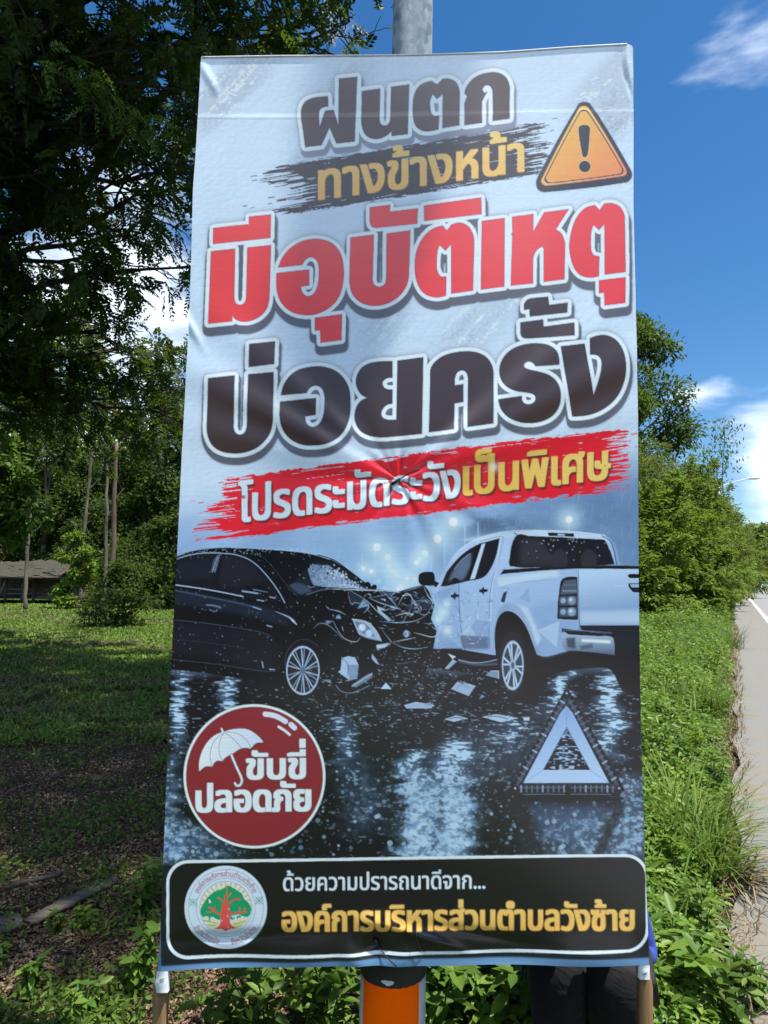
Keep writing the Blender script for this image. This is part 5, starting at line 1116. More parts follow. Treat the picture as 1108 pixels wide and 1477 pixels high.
class Reg:
    """maps close-up coordinates to artwork units"""
    def __init__(s, x0, y0, k):
        s.x0, s.y0, s.k = x0, y0, k

    def __call__(s, pts):
        return [(s.x0 + p[0] / s.k, s.y0 + p[1] / s.k) + tuple(p[2:]) for p in pts]


class Art:
    def __init__(s):
        s.c = np.zeros((NH, NW, 3), np.float32)
        s.pid = np.zeros((NH, NW), np.uint8)

    def box(s, x0, y0, x1, y1):
        return max(0, int((x0 - AX0) * SS)), max(0, int((y0 - AY0) * SS)), min(NW, int((x1 - AX0) * SS) + 1), min(NH, int((y1 - AY0) * SS) + 1)

    def cover(s, polys, pad=2):
        """even-odd coverage of closed polylines (artwork units) -> (x0, y0, mask)"""
        A = [(np.asarray(p, float)[:, :2] - (AX0, AY0)) * SS for p in polys]
        al = np.concatenate(A)
        x0, y0 = np.floor(al.min(0)).astype(int) - int(pad * SS)
        x1, y1 = np.ceil(al.max(0)).astype(int) + int(pad * SS)
        x0, y0, x1, y1 = max(0, x0), max(0, y0), min(NW, x1), min(NH, y1)
        h, w = max(1, y1 - y0), max(1, x1 - x0)
        K = 3
        acc = np.zeros((h * K, w + 1), np.float32)
        for a in A:
            b = np.roll(a, -1, 0)
            for (px, py), (qx, qy) in zip(a, b):
                u0, u1 = (py - y0) * K, (qy - y0) * K
                if u0 == u1:
                    continue
                lo, hi = (u0, u1) if u0 < u1 else (u1, u0)
                r = np.arange(max(0, math.ceil(lo - 0.5)), min(h * K, math.ceil(hi - 0.5)))
                if len(r) == 0:
                    continue
                xx = np.clip(px + (r + 0.5 - u0) / (u1 - u0) * (qx - px) - x0, 0, w - 1e-3)
                xi = xx.astype(int)
                fr = xx - xi
                np.add.at(acc, (r, xi), 1 - fr)
                np.add.at(acc, (r, xi + 1), fr)
        c = np.cumsum(acc, 1)[:, :w]
        m = 1 - np.abs(1 - np.mod(c, 2))
        return x0, y0, m.reshape(h, K, w).mean(1).astype(np.float32)

    def put(s, x0, y0, m, col, a=1.0, pid=None):
        """blend a colour (observed RGB or an array of albedo) through a mask"""
        h, w = m.shape
        m = np.clip(m * a, 0, 1)[..., None]
        t = s.c[y0:y0 + h, x0:x0 + w]
        cc = col if isinstance(col, np.ndarray) else ink(col)
        t += (cc - t) * m
        if pid is not None:
            s.pid[y0:y0 + h, x0:x0 + w][m[..., 0] > 0.5] = pid

    def poly(s, pts, col, a=1.0, soft=0, pid=None, col2=None, g=None):
        x0, y0, m = s.cover([spline(pts)], pad=2 + soft * 2)
        if soft:
            m = blur(m, soft * SS)
        if col2 is not None:
            (gx0, gy0), (gx1, gy1) = g
            Y, X = np.mgrid[0:m.shape[0], 0:m.shape[1]].astype(np.float32)
            X, Y = (X + x0) / SS + AX0, (Y + y0) / SS + AY0
            t = ((X - gx0) * (gx1 - gx0) + (Y - gy0) * (gy1 - gy0)) / ((gx1 - gx0) ** 2 + (gy1 - gy0) ** 2)
            t = np.clip(t, 0, 1)[..., None]
            col = ink(col) * (1 - t) + ink(col2) * t
        s.put(x0, y0, m, col, a, pid)

    def line(s, pts, w, col, a=1.0, soft=0.35, smooth=True, taper=False, pid=None):
        P = spline([p if len(p) > 2 or not smooth else (p[0], p[1], 1) for p in pts], closed=False)
        x0, y0, x1, y1 = s.box(P[:, 0].min() - w - 2, P[:, 1].min() - w - 2, P[:, 0].max() + w + 2, P[:, 1].max() + w + 2)
        if x1 <= x0 or y1 <= y0:
            return
        Y, X = np.mgrid[y0:y1, x0:x1].astype(np.float32)
        X, Y = X / SS + AX0, Y / SS + AY0
        best = np.full(X.shape, -9.0, np.float32)
        n = len(P) - 1
        for i in range(n):
            d = P[i + 1] - P[i]
            L = max(d @ d, 1e-9)
            t = np.clip(((X - P[i, 0]) * d[0] + (Y - P[i, 1]) * d[1]) / L, 0, 1)
            D = np.hypot(X - P[i, 0] - t * d[0], Y - P[i, 1] - t * d[1])
            ww = w / 2 if not taper else w / 2 * (1 - 0.85 * abs(2 * (i + t) / n - 1))
            best = np.maximum(best, ww - D)
        s.put(x0, y0, np.clip(best / (2 * soft) + 0.5, 0, 1), col, a, pid)

    def disc(s, x, y, r, col, a=1.0, soft=0.5, ry=None, pid=None, ring=None):
        ry = ry or r
        m0 = max(r, ry) + soft * 2 + 2
        x0, y0, x1, y1 = s.box(x - m0, y - m0, x + m0, y + m0)
        if x1 <= x0 or y1 <= y0:
            return
        Y, X = np.mgrid[y0:y1, x0:x1].astype(np.float32)
        X, Y = X / SS + AX0 - x, Y / SS + AY0 - y
        D = np.hypot(X, Y * r / ry)
        m = np.clip((r - D) / (2 * soft) + 0.5, 0, 1)
        if ring:
            m = m * np.clip((D - r + ring) / (2 * soft) + 0.5, 0, 1)
        s.put(x0, y0, m, col, a, pid)

    def glow(s, x, y, r, col, a=1.0):
        x0, y0, x1, y1 = s.box(x - r * 3, y - r * 3, x + r * 3, y + r * 3)
        if x1 <= x0 or y1 <= y0:
            return
        Y, X = np.mgrid[y0:y1, x0:x1].astype(np.float32)
        X, Y = X / SS + AX0 - x, Y / SS + AY0 - y
        s.put(x0, y0, np.exp(-(X * X + Y * Y) / (r * r)), col, a)


def dist_to(m, R):
    """distance (samples) to the covered region, up to R"""
    b = m >= 0.5
    h, w = b.shape
    ii = np.arange(w)[None]
    l = np.maximum.accumulate(np.where(b, ii, -9999), 1)
    r = np.minimum.accumulate(np.where(b, ii, 99999)[:, ::-1], 1)[:, ::-1]
    g = np.minimum(np.minimum(ii - l, r - ii), R + 1).astype(np.float32) ** 2
    out = g.copy()
    for dy in range(1, int(R) + 1):
        out[dy:] = np.minimum(out[dy:], g[:-dy] + dy * dy)
        out[:-dy] = np.minimum(out[:-dy], g[dy:] + dy * dy)
    return np.sqrt(out)


def headline(art, polys, fill, pid, ow=5.6, sw=3.2, sh=(1.5, 7.5), shcol=(74, 68, 74), fill2=None, rim=(228, 238, 250)):
    R = (ow + sw + 4) * SS
    x0, y0, m = art.cover([spline(p) for p in polys], pad=ow + sw + max(sh) + 8)
    d = dist_to(m, R)
    wm = np.clip(ow * SS - d + 0.5, 0, 1)
    sm = np.clip((ow + sw) * SS - d + 0.5, 0, 1)
    # extruded drop shadow: union of shifted copies
    acc = np.zeros_like(sm)
    for t in np.linspace(0, 1, 6):
        dx, dy = int(sh[0] * t * SS), int(sh[1] * t * SS)
        acc = np.maximum(acc, np.roll(np.roll(np.clip((ow + sw * t) * SS - d + 0.5, 0, 1), dy, 0), dx, 1))
    acc2 = np.maximum(acc, sm * 0.75)
    art.put(x0, y0, blur(acc2, 5), (120, 124, 138), 0.45)
    art.put(x0, y0, blur(acc, 1), shcol, 0.86)
    # white rim with a soft bevel
    t = np.clip(d / (ow * SS), 0, 1)[..., None]
    bev = ink((186, 204, 228)) * (1 - sstep(0, 0.35, t)) + ink(rim) * sstep(0, 0.35, t)
    bev = bev * (1 - 0.3 * sstep(0.8, 1.0, t))
    art.put(x0, y0, wm, bev.astype(np.float32), 1, pid)
    col = ink(fill)
    if fill2 is not None:
        t = np.linspace(0, 1, m.shape[1], dtype=np.float32)[None, :, None]
        col = np.broadcast_to(ink(fill) * (1 - t) + ink(fill2) * t, m.shape + (3,)).astype(np.float32)
    art.put(x0, y0, m, col, 1, pid)
    inner = np.clip(m * 1.0, 0, 1) * (dist_to(1 - m, 3) < 2.2)
    art.put(x0, y0, inner.astype(np.float32), (40, 26, 30), 0.35)


def layout(text):
    """Thai line -> list of (dx, polylines) in 1/1000 em, marks stacked, plus width"""
    out, x = [], 0
    up = False
    prev = ''
    for ch in text:
        if ch == ' ':
            x += 250
            continue
        adv, sp = GLYPHS[ch]
        dy = dx = 0
        if ch in '่้์':
            dy = 235 if up else 0
            up = False
        elif ch in 'ัิีื็':
            up = True
            if prev in 'ปฝ':
                dx = -60
        else:
            up = False
        if ch == 'ำ':
            pass
        out.append([[(px + x + dx, py + dy) for px, py in q] for q in sp])
        x += adv
        prev = ch
    return out, x


def text_polys(text, p0, p1, size, shear=True):
    """polylines of a line of text from baseline point p0 to p1"""
    gl, W = layout(text)
    fx = [q[0] for g in gl for p in g for q in p]
    a, b = min(fx), max(fx)
    kx = (p1[0] - p0[0]) / (b - a)
    sl = (p1[1] - p0[1]) / (p1[0] - p0[0])
    res = []
    for g in gl:
        res.append([[(p0[0] + (x - a) * kx, p0[1] + (x - a) * kx * sl - y * size / 1000) for x, y in p] for p in g])
    return res


def text_mask(art, glyphs, dil, pad=12):
    """union mask of glyphs thickened by dil units; returns (x0, y0, mask, distance)"""
    al = np.array([q for g in glyphs for p in g for q in p])
    x0, y0, x1, y1 = art.box(al[:, 0].min() - pad, al[:, 1].min() - pad, al[:, 0].max() + pad, al[:, 1].max() + pad)
    M = np.zeros((y1 - y0, x1 - x0), np.float32)
    for g in glyphs:
        gx, gy, m = art.cover(g)
        h, w = m.shape
        M[gy - y0:gy - y0 + h, gx - x0:gx - x0 + w] = np.maximum(M[gy - y0:gy - y0 + h, gx - x0:gx - x0 + w], m)
    if dil > 0:
        # square brush keeps the letter ends straight
        r = dil * SS
        k = int(r)
        f = r - k
        def dil1(m, ax):
            o = m.copy()
            for s_ in range(1, k + 2):
                wt = 1.0 if s_ <= k else f
                o = np.maximum(o, np.roll(m, s_, ax) * wt)
                o = np.maximum(o, np.roll(m, -s_, ax) * wt)
            return o
        M = np.maximum(dil1(M, 1), 0)
        r = dil * SS * 0.5
        k = int(r)
        f = r - k
        M = dil1(M, 0)
    return x0, y0, M


def brush_band(art, top, bot, lx, rx, col, pid, seed, rag=(60, 40), edge=2.5):
    """dry-brush stripe between two slanted edges, ragged at both ends"""
    (tx0, ty0), (tx1, ty1) = top
    (bx0, by0), (bx1, by1) = bot
    x0, y0, x1, y1 = art.box(lx - 10, min(ty0, ty1) - 12, rx + 10, max(by0, by1) + 12)
    Y, X = np.mgrid[y0:y1, x0:x1].astype(np.float32)
    X, Y = X / SS + AX0, Y / SS + AY0
    h, w = X.shape
    yt = ty0 + (X - tx0) * (ty1 - ty0) / (tx1 - tx0)
    yb = by0 + (X - bx0) * (by1 - by0) / (bx1 - bx0)
    v = np.clip((Y - yt) / (yb - yt), -0.2, 1.2)
    r = np.random.RandomState(seed)
    N = 400

    def prof(cells):
        return np.interp(np.linspace(0, cells, N), np.arange(cells + 1), r.rand(cells + 1))
    idx = np.clip(((v + 0.2) / 1.4 * (N - 1)), 0, N - 1).astype(int)
    L = (0.55 * prof(7) + 0.3 * prof(24) + 0.35 * prof(70) * prof(9))
    Rr = (0.5 * prof(7) + 0.3 * prof(26) + 0.35 * prof(80) * prof(9))
    L = lx + rag[0] * np.clip(L, 0, 1.2)
    Rr = rx - rag[1] * np.clip(Rr, 0, 1.2)
    m = sstep(-0.7, 0.7, X - L[idx]) * sstep(-0.7, 0.7, Rr[idx] - X)
    # upper and lower edge with broken fibres
    e = edge * (fbm(1, w, 1, 18, seed + 3)[0] - 0.5) * 2 + 0.8 * (vnoise(1, w, 1, 4, seed + 5)[0] - 0.5)
    m *= sstep(-0.6, 0.6, Y - yt - e[None]) * sstep(-0.6, 0.6, yb - Y + e[None, ::-1])
    # dry streaks following the stroke
    sl = (ty1 - ty0) / (tx1 - tx0)
    st = vnoise(int(h * 1.6) + 400, w, 2.4, 46, seed + 9)
    yy = np.clip(((Y - AY0) * SS - y0 - (X - X[0, 0]) * sl * SS + 200), 0, st.shape[0] - 1).astype(int)
    streak = st[yy, np.arange(w)[None].repeat(h, 0)]
    endw = np.maximum(1 - (X - L[idx]) / (rag[0] * 0.9), 1 - (Rr[idx] - X) / (rag[1] * 1.3))
    edgew = np.maximum(1 - v * 9, 1 - (1 - v) * 9)
    dry = np.clip(np.maximum(endw, edgew * 0.28), 0, 1)
    m *= 1 - sstep(0.0, 0.12, dry * 0.62 - (1 - streak) * 1.0 + 0.12)
    art.put(x0, y0, np.clip(m, 0, 1), col, 1, pid)
    # stray dashes
    for _ in range(26):
        side = r.rand() < 0.5
        vv = r.rand()
        px = (lx + r.rand() * rag[0]) if side else (rx - r.rand() * rag[1] * 0.9)
        yt_ = ty0 + (px - tx0) * sl
        yb_ = by0 + (px - bx0) * (by1 - by0) / (bx1 - bx0)
        py = yt_ + vv * (yb_ - yt_)
        ln = 2 + 9 * r.rand()
        art.line([(px, py), (px + ln, py + ln * sl)], 0.8 + r.rand(), col, 0.9)
    for _ in range(44):
        px = tx0 + r.rand() * (tx1 - tx0)
        up = r.rand() < 0.5
        py = (ty0 + (px - tx0) * sl - 1.5 * r.rand()) if up else (by0 + (px - bx0) * (by1 - by0) / (bx1 - bx0) + 1.5 * r.rand())
        ln = 2 + 12 * r.rand()
        art.line([(px, py), (px + ln, py + ln * sl)], 0.7 + 0.6 * r.rand(), col, 0.85)


def paint_art():
    art = Art()
    H, W = NH, NW
    Y, X = np.mgrid[0:H, 0:W].astype(np.float32)
    X, Y = X / SS + AX0, Y / SS + AY0
    # ---------- pale textured ground of the print
    base = ink((200, 216, 239))[None, None] * np.ones((H, W, 1), np.float32)
    t = fbm(H, W, 260, 260, 1, 4)
    base *= (0.93 + 0.14 * t)[..., None]
    U, V = X + 0.95 * Y, X * 0.95 - Y
    def diag(seed, cu, cv):
        q = vnoise(900, 900, 12, 12, seed)
        a = np.clip((U - U.min()) / (U.max() - U.min()) * 899 * cu, 0, 1e9).astype(int) % 900
        b = np.clip((V - V.min()) / (V.max() - V.min()) * 899 * cv, 0, 1e9).astype(int) % 900
        return q[a, b]
    grime = diag(5, 1.6, 0.28) * 0.6 + diag(6, 5.2, 0.9) * 0.4
    fine = fbm(H, W, 5, 7, 9, 2)
    def diagband(px, py, wd, ln, hard):
        # band along the up-right diagonal through (px, py)
        u = ((X - px) + (Y - py)) * 0.707
        v = ((X - px) - (Y - py)) * 0.707
        return sstep(wd, wd - hard, np.abs(u)) * sstep(ln, ln - 90, np.abs(v))
    spots = [(330, 128, 34, 120, 14, 0.30), (482, 140, 30, 110, 16, 0.22), (905, 120, 60, 130, 26, 0.30), (700, 455, 50, 130, 40, 0.2),
             (460, 205, 26, 120, 20, 0.10), (880, 175, 40, 70, 30, 0.16), (560, 470, 40, 100, 34, 0.10)]
    for px, py, wd, ln, hd, am in spots:
        b = diagband(px, py, wd, ln, hd)
        f = 0.65 + 0.7 * (grime - 0.4)
        base *= (1 - am * b * f)[..., None]
        scr = sstep(0.60, 0.66, grime * 0.7 + fine * 0.36) * b
        base += (ink((226, 238, 250)) - base) * (scr * 0.75)[..., None]
        scr2 = sstep(0.62, 0.68, (1 - grime) * 0.62 + fine * 0.4) * blur(b, 12)
        base *= (1 - 0.16 * scr2)[..., None]
    plaster = fbm(H, W, 9, 11, 21, 3)
    em = plaster - np.roll(np.roll(plaster, 3, 0), 2, 1)
    base *= (1 + 0.26 * em * (0.5 + 0.8 * vnoise(H, W, 160, 160, 3)))[..., None]
    base *= (1 - 0.06 * sstep(250, 60, Y) * (X > 0))[..., None]
    art.c[:] = base
    # ---------- rainy night picture
    pic_y = 700 + 0 * X
    sky = np.zeros((H, W, 3), np.float32)
    cl = fbm(H, W, 90, 150, 31, 5)
    cl2 = fbm(H, W, 34, 60, 33, 4)
    tt = np.clip(0.55 * sstep(500, 940, X) + 0.6 * (cl - 0.5) + 0.25 * (cl2 - 0.5) + 0.25, 0, 1)[..., None]
    sky[:] = ink((146, 174, 208)) * (1 - tt) + ink((78, 110, 146)) * tt
    lit = np.exp(-((X - 555) / 150) ** 2 - ((Y - 850) / 75) ** 2)[..., None]
    sky += (ink((156, 196, 232)) - sky) * lit * 0.6
    # fade from the pale ground into the picture
    edge_y = 735 - 70 * sstep(430, 900, X) + 30 * (cl - 0.5)
    fade = sstep(-45, 55, Y - edge_y)
    fade = np.clip(fade + 0.25 * (cl2 - 0.5) * fade * (1 - fade) * 4, 0, 1)
    art.c += (sky - art.c) * fade[..., None]
    # dark cloud near the top right of the picture
    m = np.exp(-((X - 700) / 90) ** 2 - ((Y - 758) / 16) ** 2) * sstep(0.35, 0.6, cl2)
    art.c += (ink((70, 92, 118)) - art.c) * (m * 0.75)[..., None]
    # wet road
    road = sstep(-14, 22, Y - (955 + 20 * (cl - 0.5)))
    rc = ink((15, 17, 25)) * np.ones((H, W, 1), np.float32)
    rip = vnoise(H, W, 3.2, 16, 51) * 0.5 + vnoise(H, W, 6, 34, 52) * 0.3 + vnoise(H, W, 2, 7, 53) * 0.2
    rip2 = vnoise(H, W, 9, 13, 54) * 0.5 + vnoise(H, W, 4, 6, 55) * 0.5
    lowmix = sstep(1040, 1150, Y)
    tex = rip * (1 - lowmix) + rip2 * lowmix
    soft = fbm(H, W, 22, 20, 58, 3)
    wob = (vnoise(H, W, 14, 400, 57) - 0.5) * 26
    Xw = X + wob
    def colr(x, w, y0, y1, a):
        return a * np.exp(-((Xw - x) / w) ** 2) * sstep(y0 - 14, y0 + 14, Y) * sstep(y1 + 30, y1 - 30, Y)
    I = (colr(256, 11, 965, 1075, .9) + colr(330, 14, 972, 1035, .8) + colr(598, 17, 1085, 1300, 1.2) + colr(655, 21, 1072, 1300, 1.1) + colr(628, 44, 1120, 1300, .4) + colr(815, 13, 964, 1040, .9)
         + colr(884, 15, 962, 1085, 1.0) + colr(735, 12, 1030, 1075, .5) + colr(812, 60, 1010, 1100, .3) + colr(912, 22, 1120, 1300, .55) + colr(840, 60, 1175, 1300, .42)
         + colr(495, 17, 1030, 1100, .6) + colr(520, 30, 1090, 1200, .25) + colr(700, 60, 1040, 1120, .3) + colr(245, 16, 1090, 1300, .4) + colr(270, 60, 1190, 1300, .42) + 0.07 + 0.05 * lowmix)
    Ic = np.clip(I, 0, 1.0)
    tex = np.clip(0.5 + (tex - 0.5) * 1.35, 0, 1)
    sharp = sstep(0.86 - 0.44 * Ic, 1.02 - 0.40 * Ic, tex + 0.04)
    smooth = np.clip(Ic * 1.1 - 0.16, 0, 1) * (0.25 + 0.75 * sstep(0.35, 0.68, soft * 0.55 + blur(tex, 2) * 0.45))
    lm = 0.85 * sstep(1075, 1165, Y)
    rc += (ink((60, 88, 126)) - rc) * (np.clip(I - 0.22, 0, 1) * 0.6)[..., None]
    rc += (ink((150, 186, 222)) - rc) * (smooth * lm * 0.72 + 0.25 * smooth * (1 - lm))[..., None]
    rc += (ink((178, 208, 236)) - rc) * (sharp * np.clip(0.22 + I, 0, 1) * (1 - 0.72 * lm))[..., None]
    core = (np.exp(-((Xw - 600) / 13) ** 2) + np.exp(-((Xw - 652) / 15) ** 2)) * sstep(1095, 1190, Y) * (0.45 + 0.55 * sstep(0.3, 0.6, tex))
    rc += (ink((196, 220, 242)) - rc) * np.clip(core * 0.6, 0, 1)[..., None]
    art.c += (rc - art.c) * road[..., None]
    # bokeh drops towards the bottom
    r = np.random.RandomState(5)
    for _ in range(3600):
        x, y = 225 + 715 * r.rand(), 1040 + 200 * r.rand() ** 0.75
        xi, yi = int((x - AX0) * SS), int((y - AY0) * SS)
        if r.rand() > 0.05 + 0.9 * I[yi, xi] ** 1.3:
            continue
        s_ = 0.8 + 3.4 * r.rand() ** 1.6 * (y - 1010) / 220
        art.disc(x, y, s_, (176, 210, 240) if r.rand() < 0.55 else (104, 146, 190), 0.18 + 0.5 * r.rand() ** 1.5, soft=0.7)
    for _ in range(520):
        x, y = 225 + 715 * r.rand(), 985 + 110 * r.rand()
        art.line([(x, y), (x + 1 + 4 * r.rand(), y + r.rand() - 0.5)], 0.6 + 0.8 * r.rand(), (140, 168, 196), 0.15 + 0.45 * r.rand())
    # street lamps and far traffic
    G = Reg(235, 740, 3.0778)
    Hh = Reg(580, 740, 3.0778)
    L_ = Reg(470, 780, 5.54)
    def P(R, x, y):
        return R([(x, y)])[0]
    for R, x, ya, yb in ((G, 940, 165, 330), (G, 885, 180, 300), (Hh, 276, 60, 140), (Hh, 187, 130, 245), (Hh, 740, 40, 80), (Hh, 335, 40, 105), (Hh, 128, 190, 260)):
        a, b = P(R, x, ya), P(R, x, yb)
        art.line([a, b], 2.2, (168, 200, 230), 0.55)
    for R, x, y, rr in ((G, 950, 152, 4.0), (G, 998, 197, 3.4), (G, 1005, 237, 2.8), (G, 890, 245, 2.2), (G, 925, 258, 2.2), (G, 1018, 257, 3), (G, 1032, 272, 2.6), (G, 1042, 288, 2.6),
                        (Hh, 225, 40, 4.5), (Hh, 155, 115, 4.2), (Hh, 100, 180, 3.4), (Hh, 75, 207, 2.8), (Hh, 63, 220, 2.6), (Hh, 740, 28, 3.6), (Hh, 12, 320, 3.2), (Hh, 55, 293, 2),
                        (Hh, 20, 293, 2.4), (Hh, -10, 330, 3.4), (G, 1085, 293, 2.2)):
        px, py = P(R, x, y)
        art.glow(px, py, rr * 4.6, (196, 224, 248), 0.8)
        art.disc(px, py, rr * 1.4, (240, 250, 255), 1.0, soft=0.9)
    for _ in range(46):
        px, py = 535 + 80 * r.rand(), 834 + 16 * r.rand()
        art.disc(px, py, 1.2 + 2.6 * r.rand(), (186, 216, 242), 0.22 + 0.25 * r.rand(), soft=1.0)
    # rain
    for _ in range(520):
        x, y = 240 + 690 * r.rand(), 700 + 150 * r.rand()
        ln = 4 + 10 * r.rand()
        art.line([(x, y), (x - ln * 0.18, y + ln)], 0.6, (196, 216, 238), 0.12 + 0.14 * r.rand(), soft=0.4)
    pm = (fade > 0.5) & (Y < 1236)
    art.pid[pm] = 5
    paint_truck(art, Hh, r)
    paint_car(art, G, L_, r)
    paint_debris(art, Hh, L_, r)
    paint_reflector(art, Reg(580, 980, 3.0778), r)
    # frames of the lower part: dark margin and hem
    return art, X, Y


def paint_truck(art, R, r):
    k = 9
    q = lambda *p: R(list(p))
    # shadow mass below
    art.poly(q((120, 600), (430, 600), (1080, 560), (1090, 830), (980, 780, 1), (930, 700, 1), (850, 690, 1), (640, 720), (600, 850), (430, 840), (380, 720), (120, 690)), (17, 17, 24), pid=k, soft=0.6)
    body = q((140, 330), (185, 258), (245, 168, 1), (330, 116, 1), (455, 84), (600, 78), (760, 82), (895, 97, 1), (932, 124, 1), (955, 170), (972, 236), (1090, 236), (1090, 500), (790, 500), (786, 478), (800, 480), (740, 610), (640, 637, 1), (598, 626),
             (575, 560, 1), (545, 490, 1), (500, 445, 1), (465, 432, 1), (432, 448, 1), (415, 490, 1), (408, 545), (418, 632), (270, 606), (215, 560), (175, 470), (133, 372))
    art.poly(body, (170, 192, 220), pid=k, col2=(132, 160, 196), g=(P_(R, 300, 120), P_(R, 500, 640)))
    art.poly(q((640, 470), (790, 480), (740, 610), (640, 637), (600, 626), (570, 540)), (128, 156, 192), 0.75, soft=2)
    art.poly(q((420, 290), (690, 250), (700, 280), (560, 300), (430, 330)), (196, 214, 236), 0.8, soft=2)
    art.poly(q((470, 395), (560, 420), (620, 560), (590, 600), (555, 500), (500, 440)), (196, 214, 238), 0.7, soft=1.5)
    art.poly(q((430, 430, 1), (480, 398, 1), (540, 440, 1), (590, 560), (612, 624), (598, 626), (560, 520), (500, 442, 1), (460, 428, 1), (420, 470)), (112, 138, 172), 0.6, soft=1)
    art.poly(q((250, 540), (385, 548), (385, 604), (270, 604)), (62, 76, 98), 0.75, soft=1.5)
    art.poly(q((140, 340), (250, 310), (260, 600), (215, 555), (160, 430)), (126, 156, 194), 0.6, soft=3)
    art.poly(q((255, 300), (400, 280), (395, 480), (270, 520)), (150, 178, 212), 0.5, soft=4)
    art.poly(q((560, 420), (690, 390), (690, 475), (600, 500)), (120, 150, 190), 0.5, soft=4)
    art.poly(q((250, 120), (460, 84), (600, 78), (900, 98), (930, 125), (500, 104), (330, 130)), (196, 216, 238), 0.7, soft=1.5)
    art.poly(q((950, 130), (975, 236), (956, 236), (930, 130)), (120, 148, 184), 0.7, soft=1)
    # cargo bed, tailgate
    art.poly(q((780, 250), (1090, 244), (1090, 498), (790, 498)), (178, 202, 230), pid=k, col2=(112, 142, 182), g=(P_(R, 850, 260), P_(R, 880, 470)))
    art.poly(q((790, 440), (1090, 430), (1090, 496), (792, 496)), (196, 214, 238), 0.6, soft=3)
    art.line(q((782, 250), (788, 498)), 0.9, (44, 58, 80))
    art.poly(q((432, 276), (450, 250), (600, 243), (770, 230), (1090, 232), (1090, 249), (780, 247), (640, 254), (450, 270)), (20, 22, 28))
    art.line(q((450, 250), (770, 232), (1090, 233)), 0.8, (120, 140, 166))
    art.poly(q((1010, 271), (1090, 271), (1090, 290), (1016, 289), (1006, 280)), (16, 18, 24))
    art.poly(q((1008, 312), (1090, 310), (1090, 355), (1030, 352), (1012, 330)), (20, 24, 32))
    art.poly(q((1016, 316), (1090, 314), (1090, 330), (1024, 330)), (140, 164, 192))
    art.line(q((948, 322), (1000, 321)), 0.9, (210, 224, 240), 0.8)
    # rear window
    art.poly(q((502, 104, 1), (560, 102), (880, 116, 1), (905, 122, 1), (948, 228), (770, 240), (590, 242), (482, 236, 1), (474, 214, 1)), (24, 23, 30))
    art.poly(q((530, 120), (600, 112), (700, 230), (520, 228)), (70, 72, 84), 0.35, soft=4)
    for x in (700, 830):
        art.poly(q((x - 30, 238), (x - 34, 190, 1), (x, 160, 1), (x + 34, 190, 1), (x + 34, 236)), (46, 46, 56), 0.8, soft=1)
    art.poly(q((645, 86), (762, 90), (766, 106), (650, 102)), (26, 30, 38))
    art.poly(q((690, 92), (722, 93), (722, 102), (690, 101)), (150, 170, 196))
    art.line(q((495, 88), (510, 104), (496, 150), (474, 214), (480, 236)), 1.3, (16, 18, 24))
    art.line(q((888, 100), (930, 130), (955, 228)), 1.2, (18, 20, 28))
    art.line(q((250, 166), (335, 114), (456, 82), (600, 77), (760, 81), (900, 98)), 0.9, (222, 234, 246), 0.8)
    for _ in range(40):
        x, y = 500 + 430 * r.rand(), 112 + 20 * r.rand() ** 2 + 90 * r.rand() ** 3
        art.disc(*P_(R, x, y), 0.35 + 0.4 * r.rand(), (190, 206, 224), 0.8)
    # side windows
    art.poly(q((170, 326), (196, 262), (250, 198, 1), (300, 158), (342, 136), (432, 112), (420, 178), (396, 240, 1), (362, 284, 1), (300, 300), (200, 324)), (22, 24, 32))
    art.poly(q((206, 300), (222, 262), (268, 206), (306, 180), (300, 240), (272, 294), (240, 302)), (112, 134, 164), 0.55, soft=1.5)
    art.poly(q((352, 140), (368, 134), (322, 290), (300, 296)), (186, 206, 230))
    art.poly(q((330, 146), (350, 140), (300, 296), (284, 298)), (16, 18, 26))
    art.poly(q((210, 318), (225, 290, 1), (248, 292, 1), (256, 308)), (14, 16, 22))
    art.line(q((230, 250), (262, 210), (300, 180)), 0.9, (180, 200, 224), 0.6)
    art.line(q((345, 125), (432, 104), (446, 108), (420, 230), (400, 290), (385, 420), (388, 600)), 0.8, (70, 90, 118), 0.8)
    art.line(q((250, 310), (252, 420), (266, 560), (276, 604)), 0.9, (52, 68, 94), 0.9)
    art.line(q((436, 112), (418, 235), (398, 330), (392, 480)), 1.4, (208, 222, 240), 0.6)
    for x, y in ((232, 368), (358, 345)):
        art.poly(q((x - 17, y - 4), (x - 4, y - 8), (x, y - 22), (x + 6, y - 8), (x + 22, y - 6), (x + 20, y + 4), (x + 6, y + 6), (x + 2, y + 20), (x - 6, y + 8), (x - 17, y + 6)), (14, 16, 22))
    art.poly(q((436, 392), (450, 352), (466, 346), (454, 398)), (34, 44, 60))
    art.line(q((440, 336), (466, 330), (466, 345)), 0.7, (70, 88, 114), 0.7)
    art.line(q((430, 330), (500, 312), (640, 296), (684, 294)), 0.7, (96, 118, 148), 0.6)
    # mirror
    art.poly(q((80, 268, 1), (134, 262, 1), (144, 280, 1), (145, 312), (140, 322), (84, 318, 1), (72, 300, 1)), (18, 20, 27), pid=k)
    art.poly(q((140, 300), (165, 310), (150, 330), (140, 322)), (20, 22, 28))
    # tail light
    art.poly(q((716, 290, 1), (780, 284), (784, 474), (740, 474), (690, 470), (692, 400), (700, 330)), (24, 26, 34))
    art.poly(q((722, 300), (776, 294), (778, 358), (704, 362), (708, 330)), (70, 82, 100))
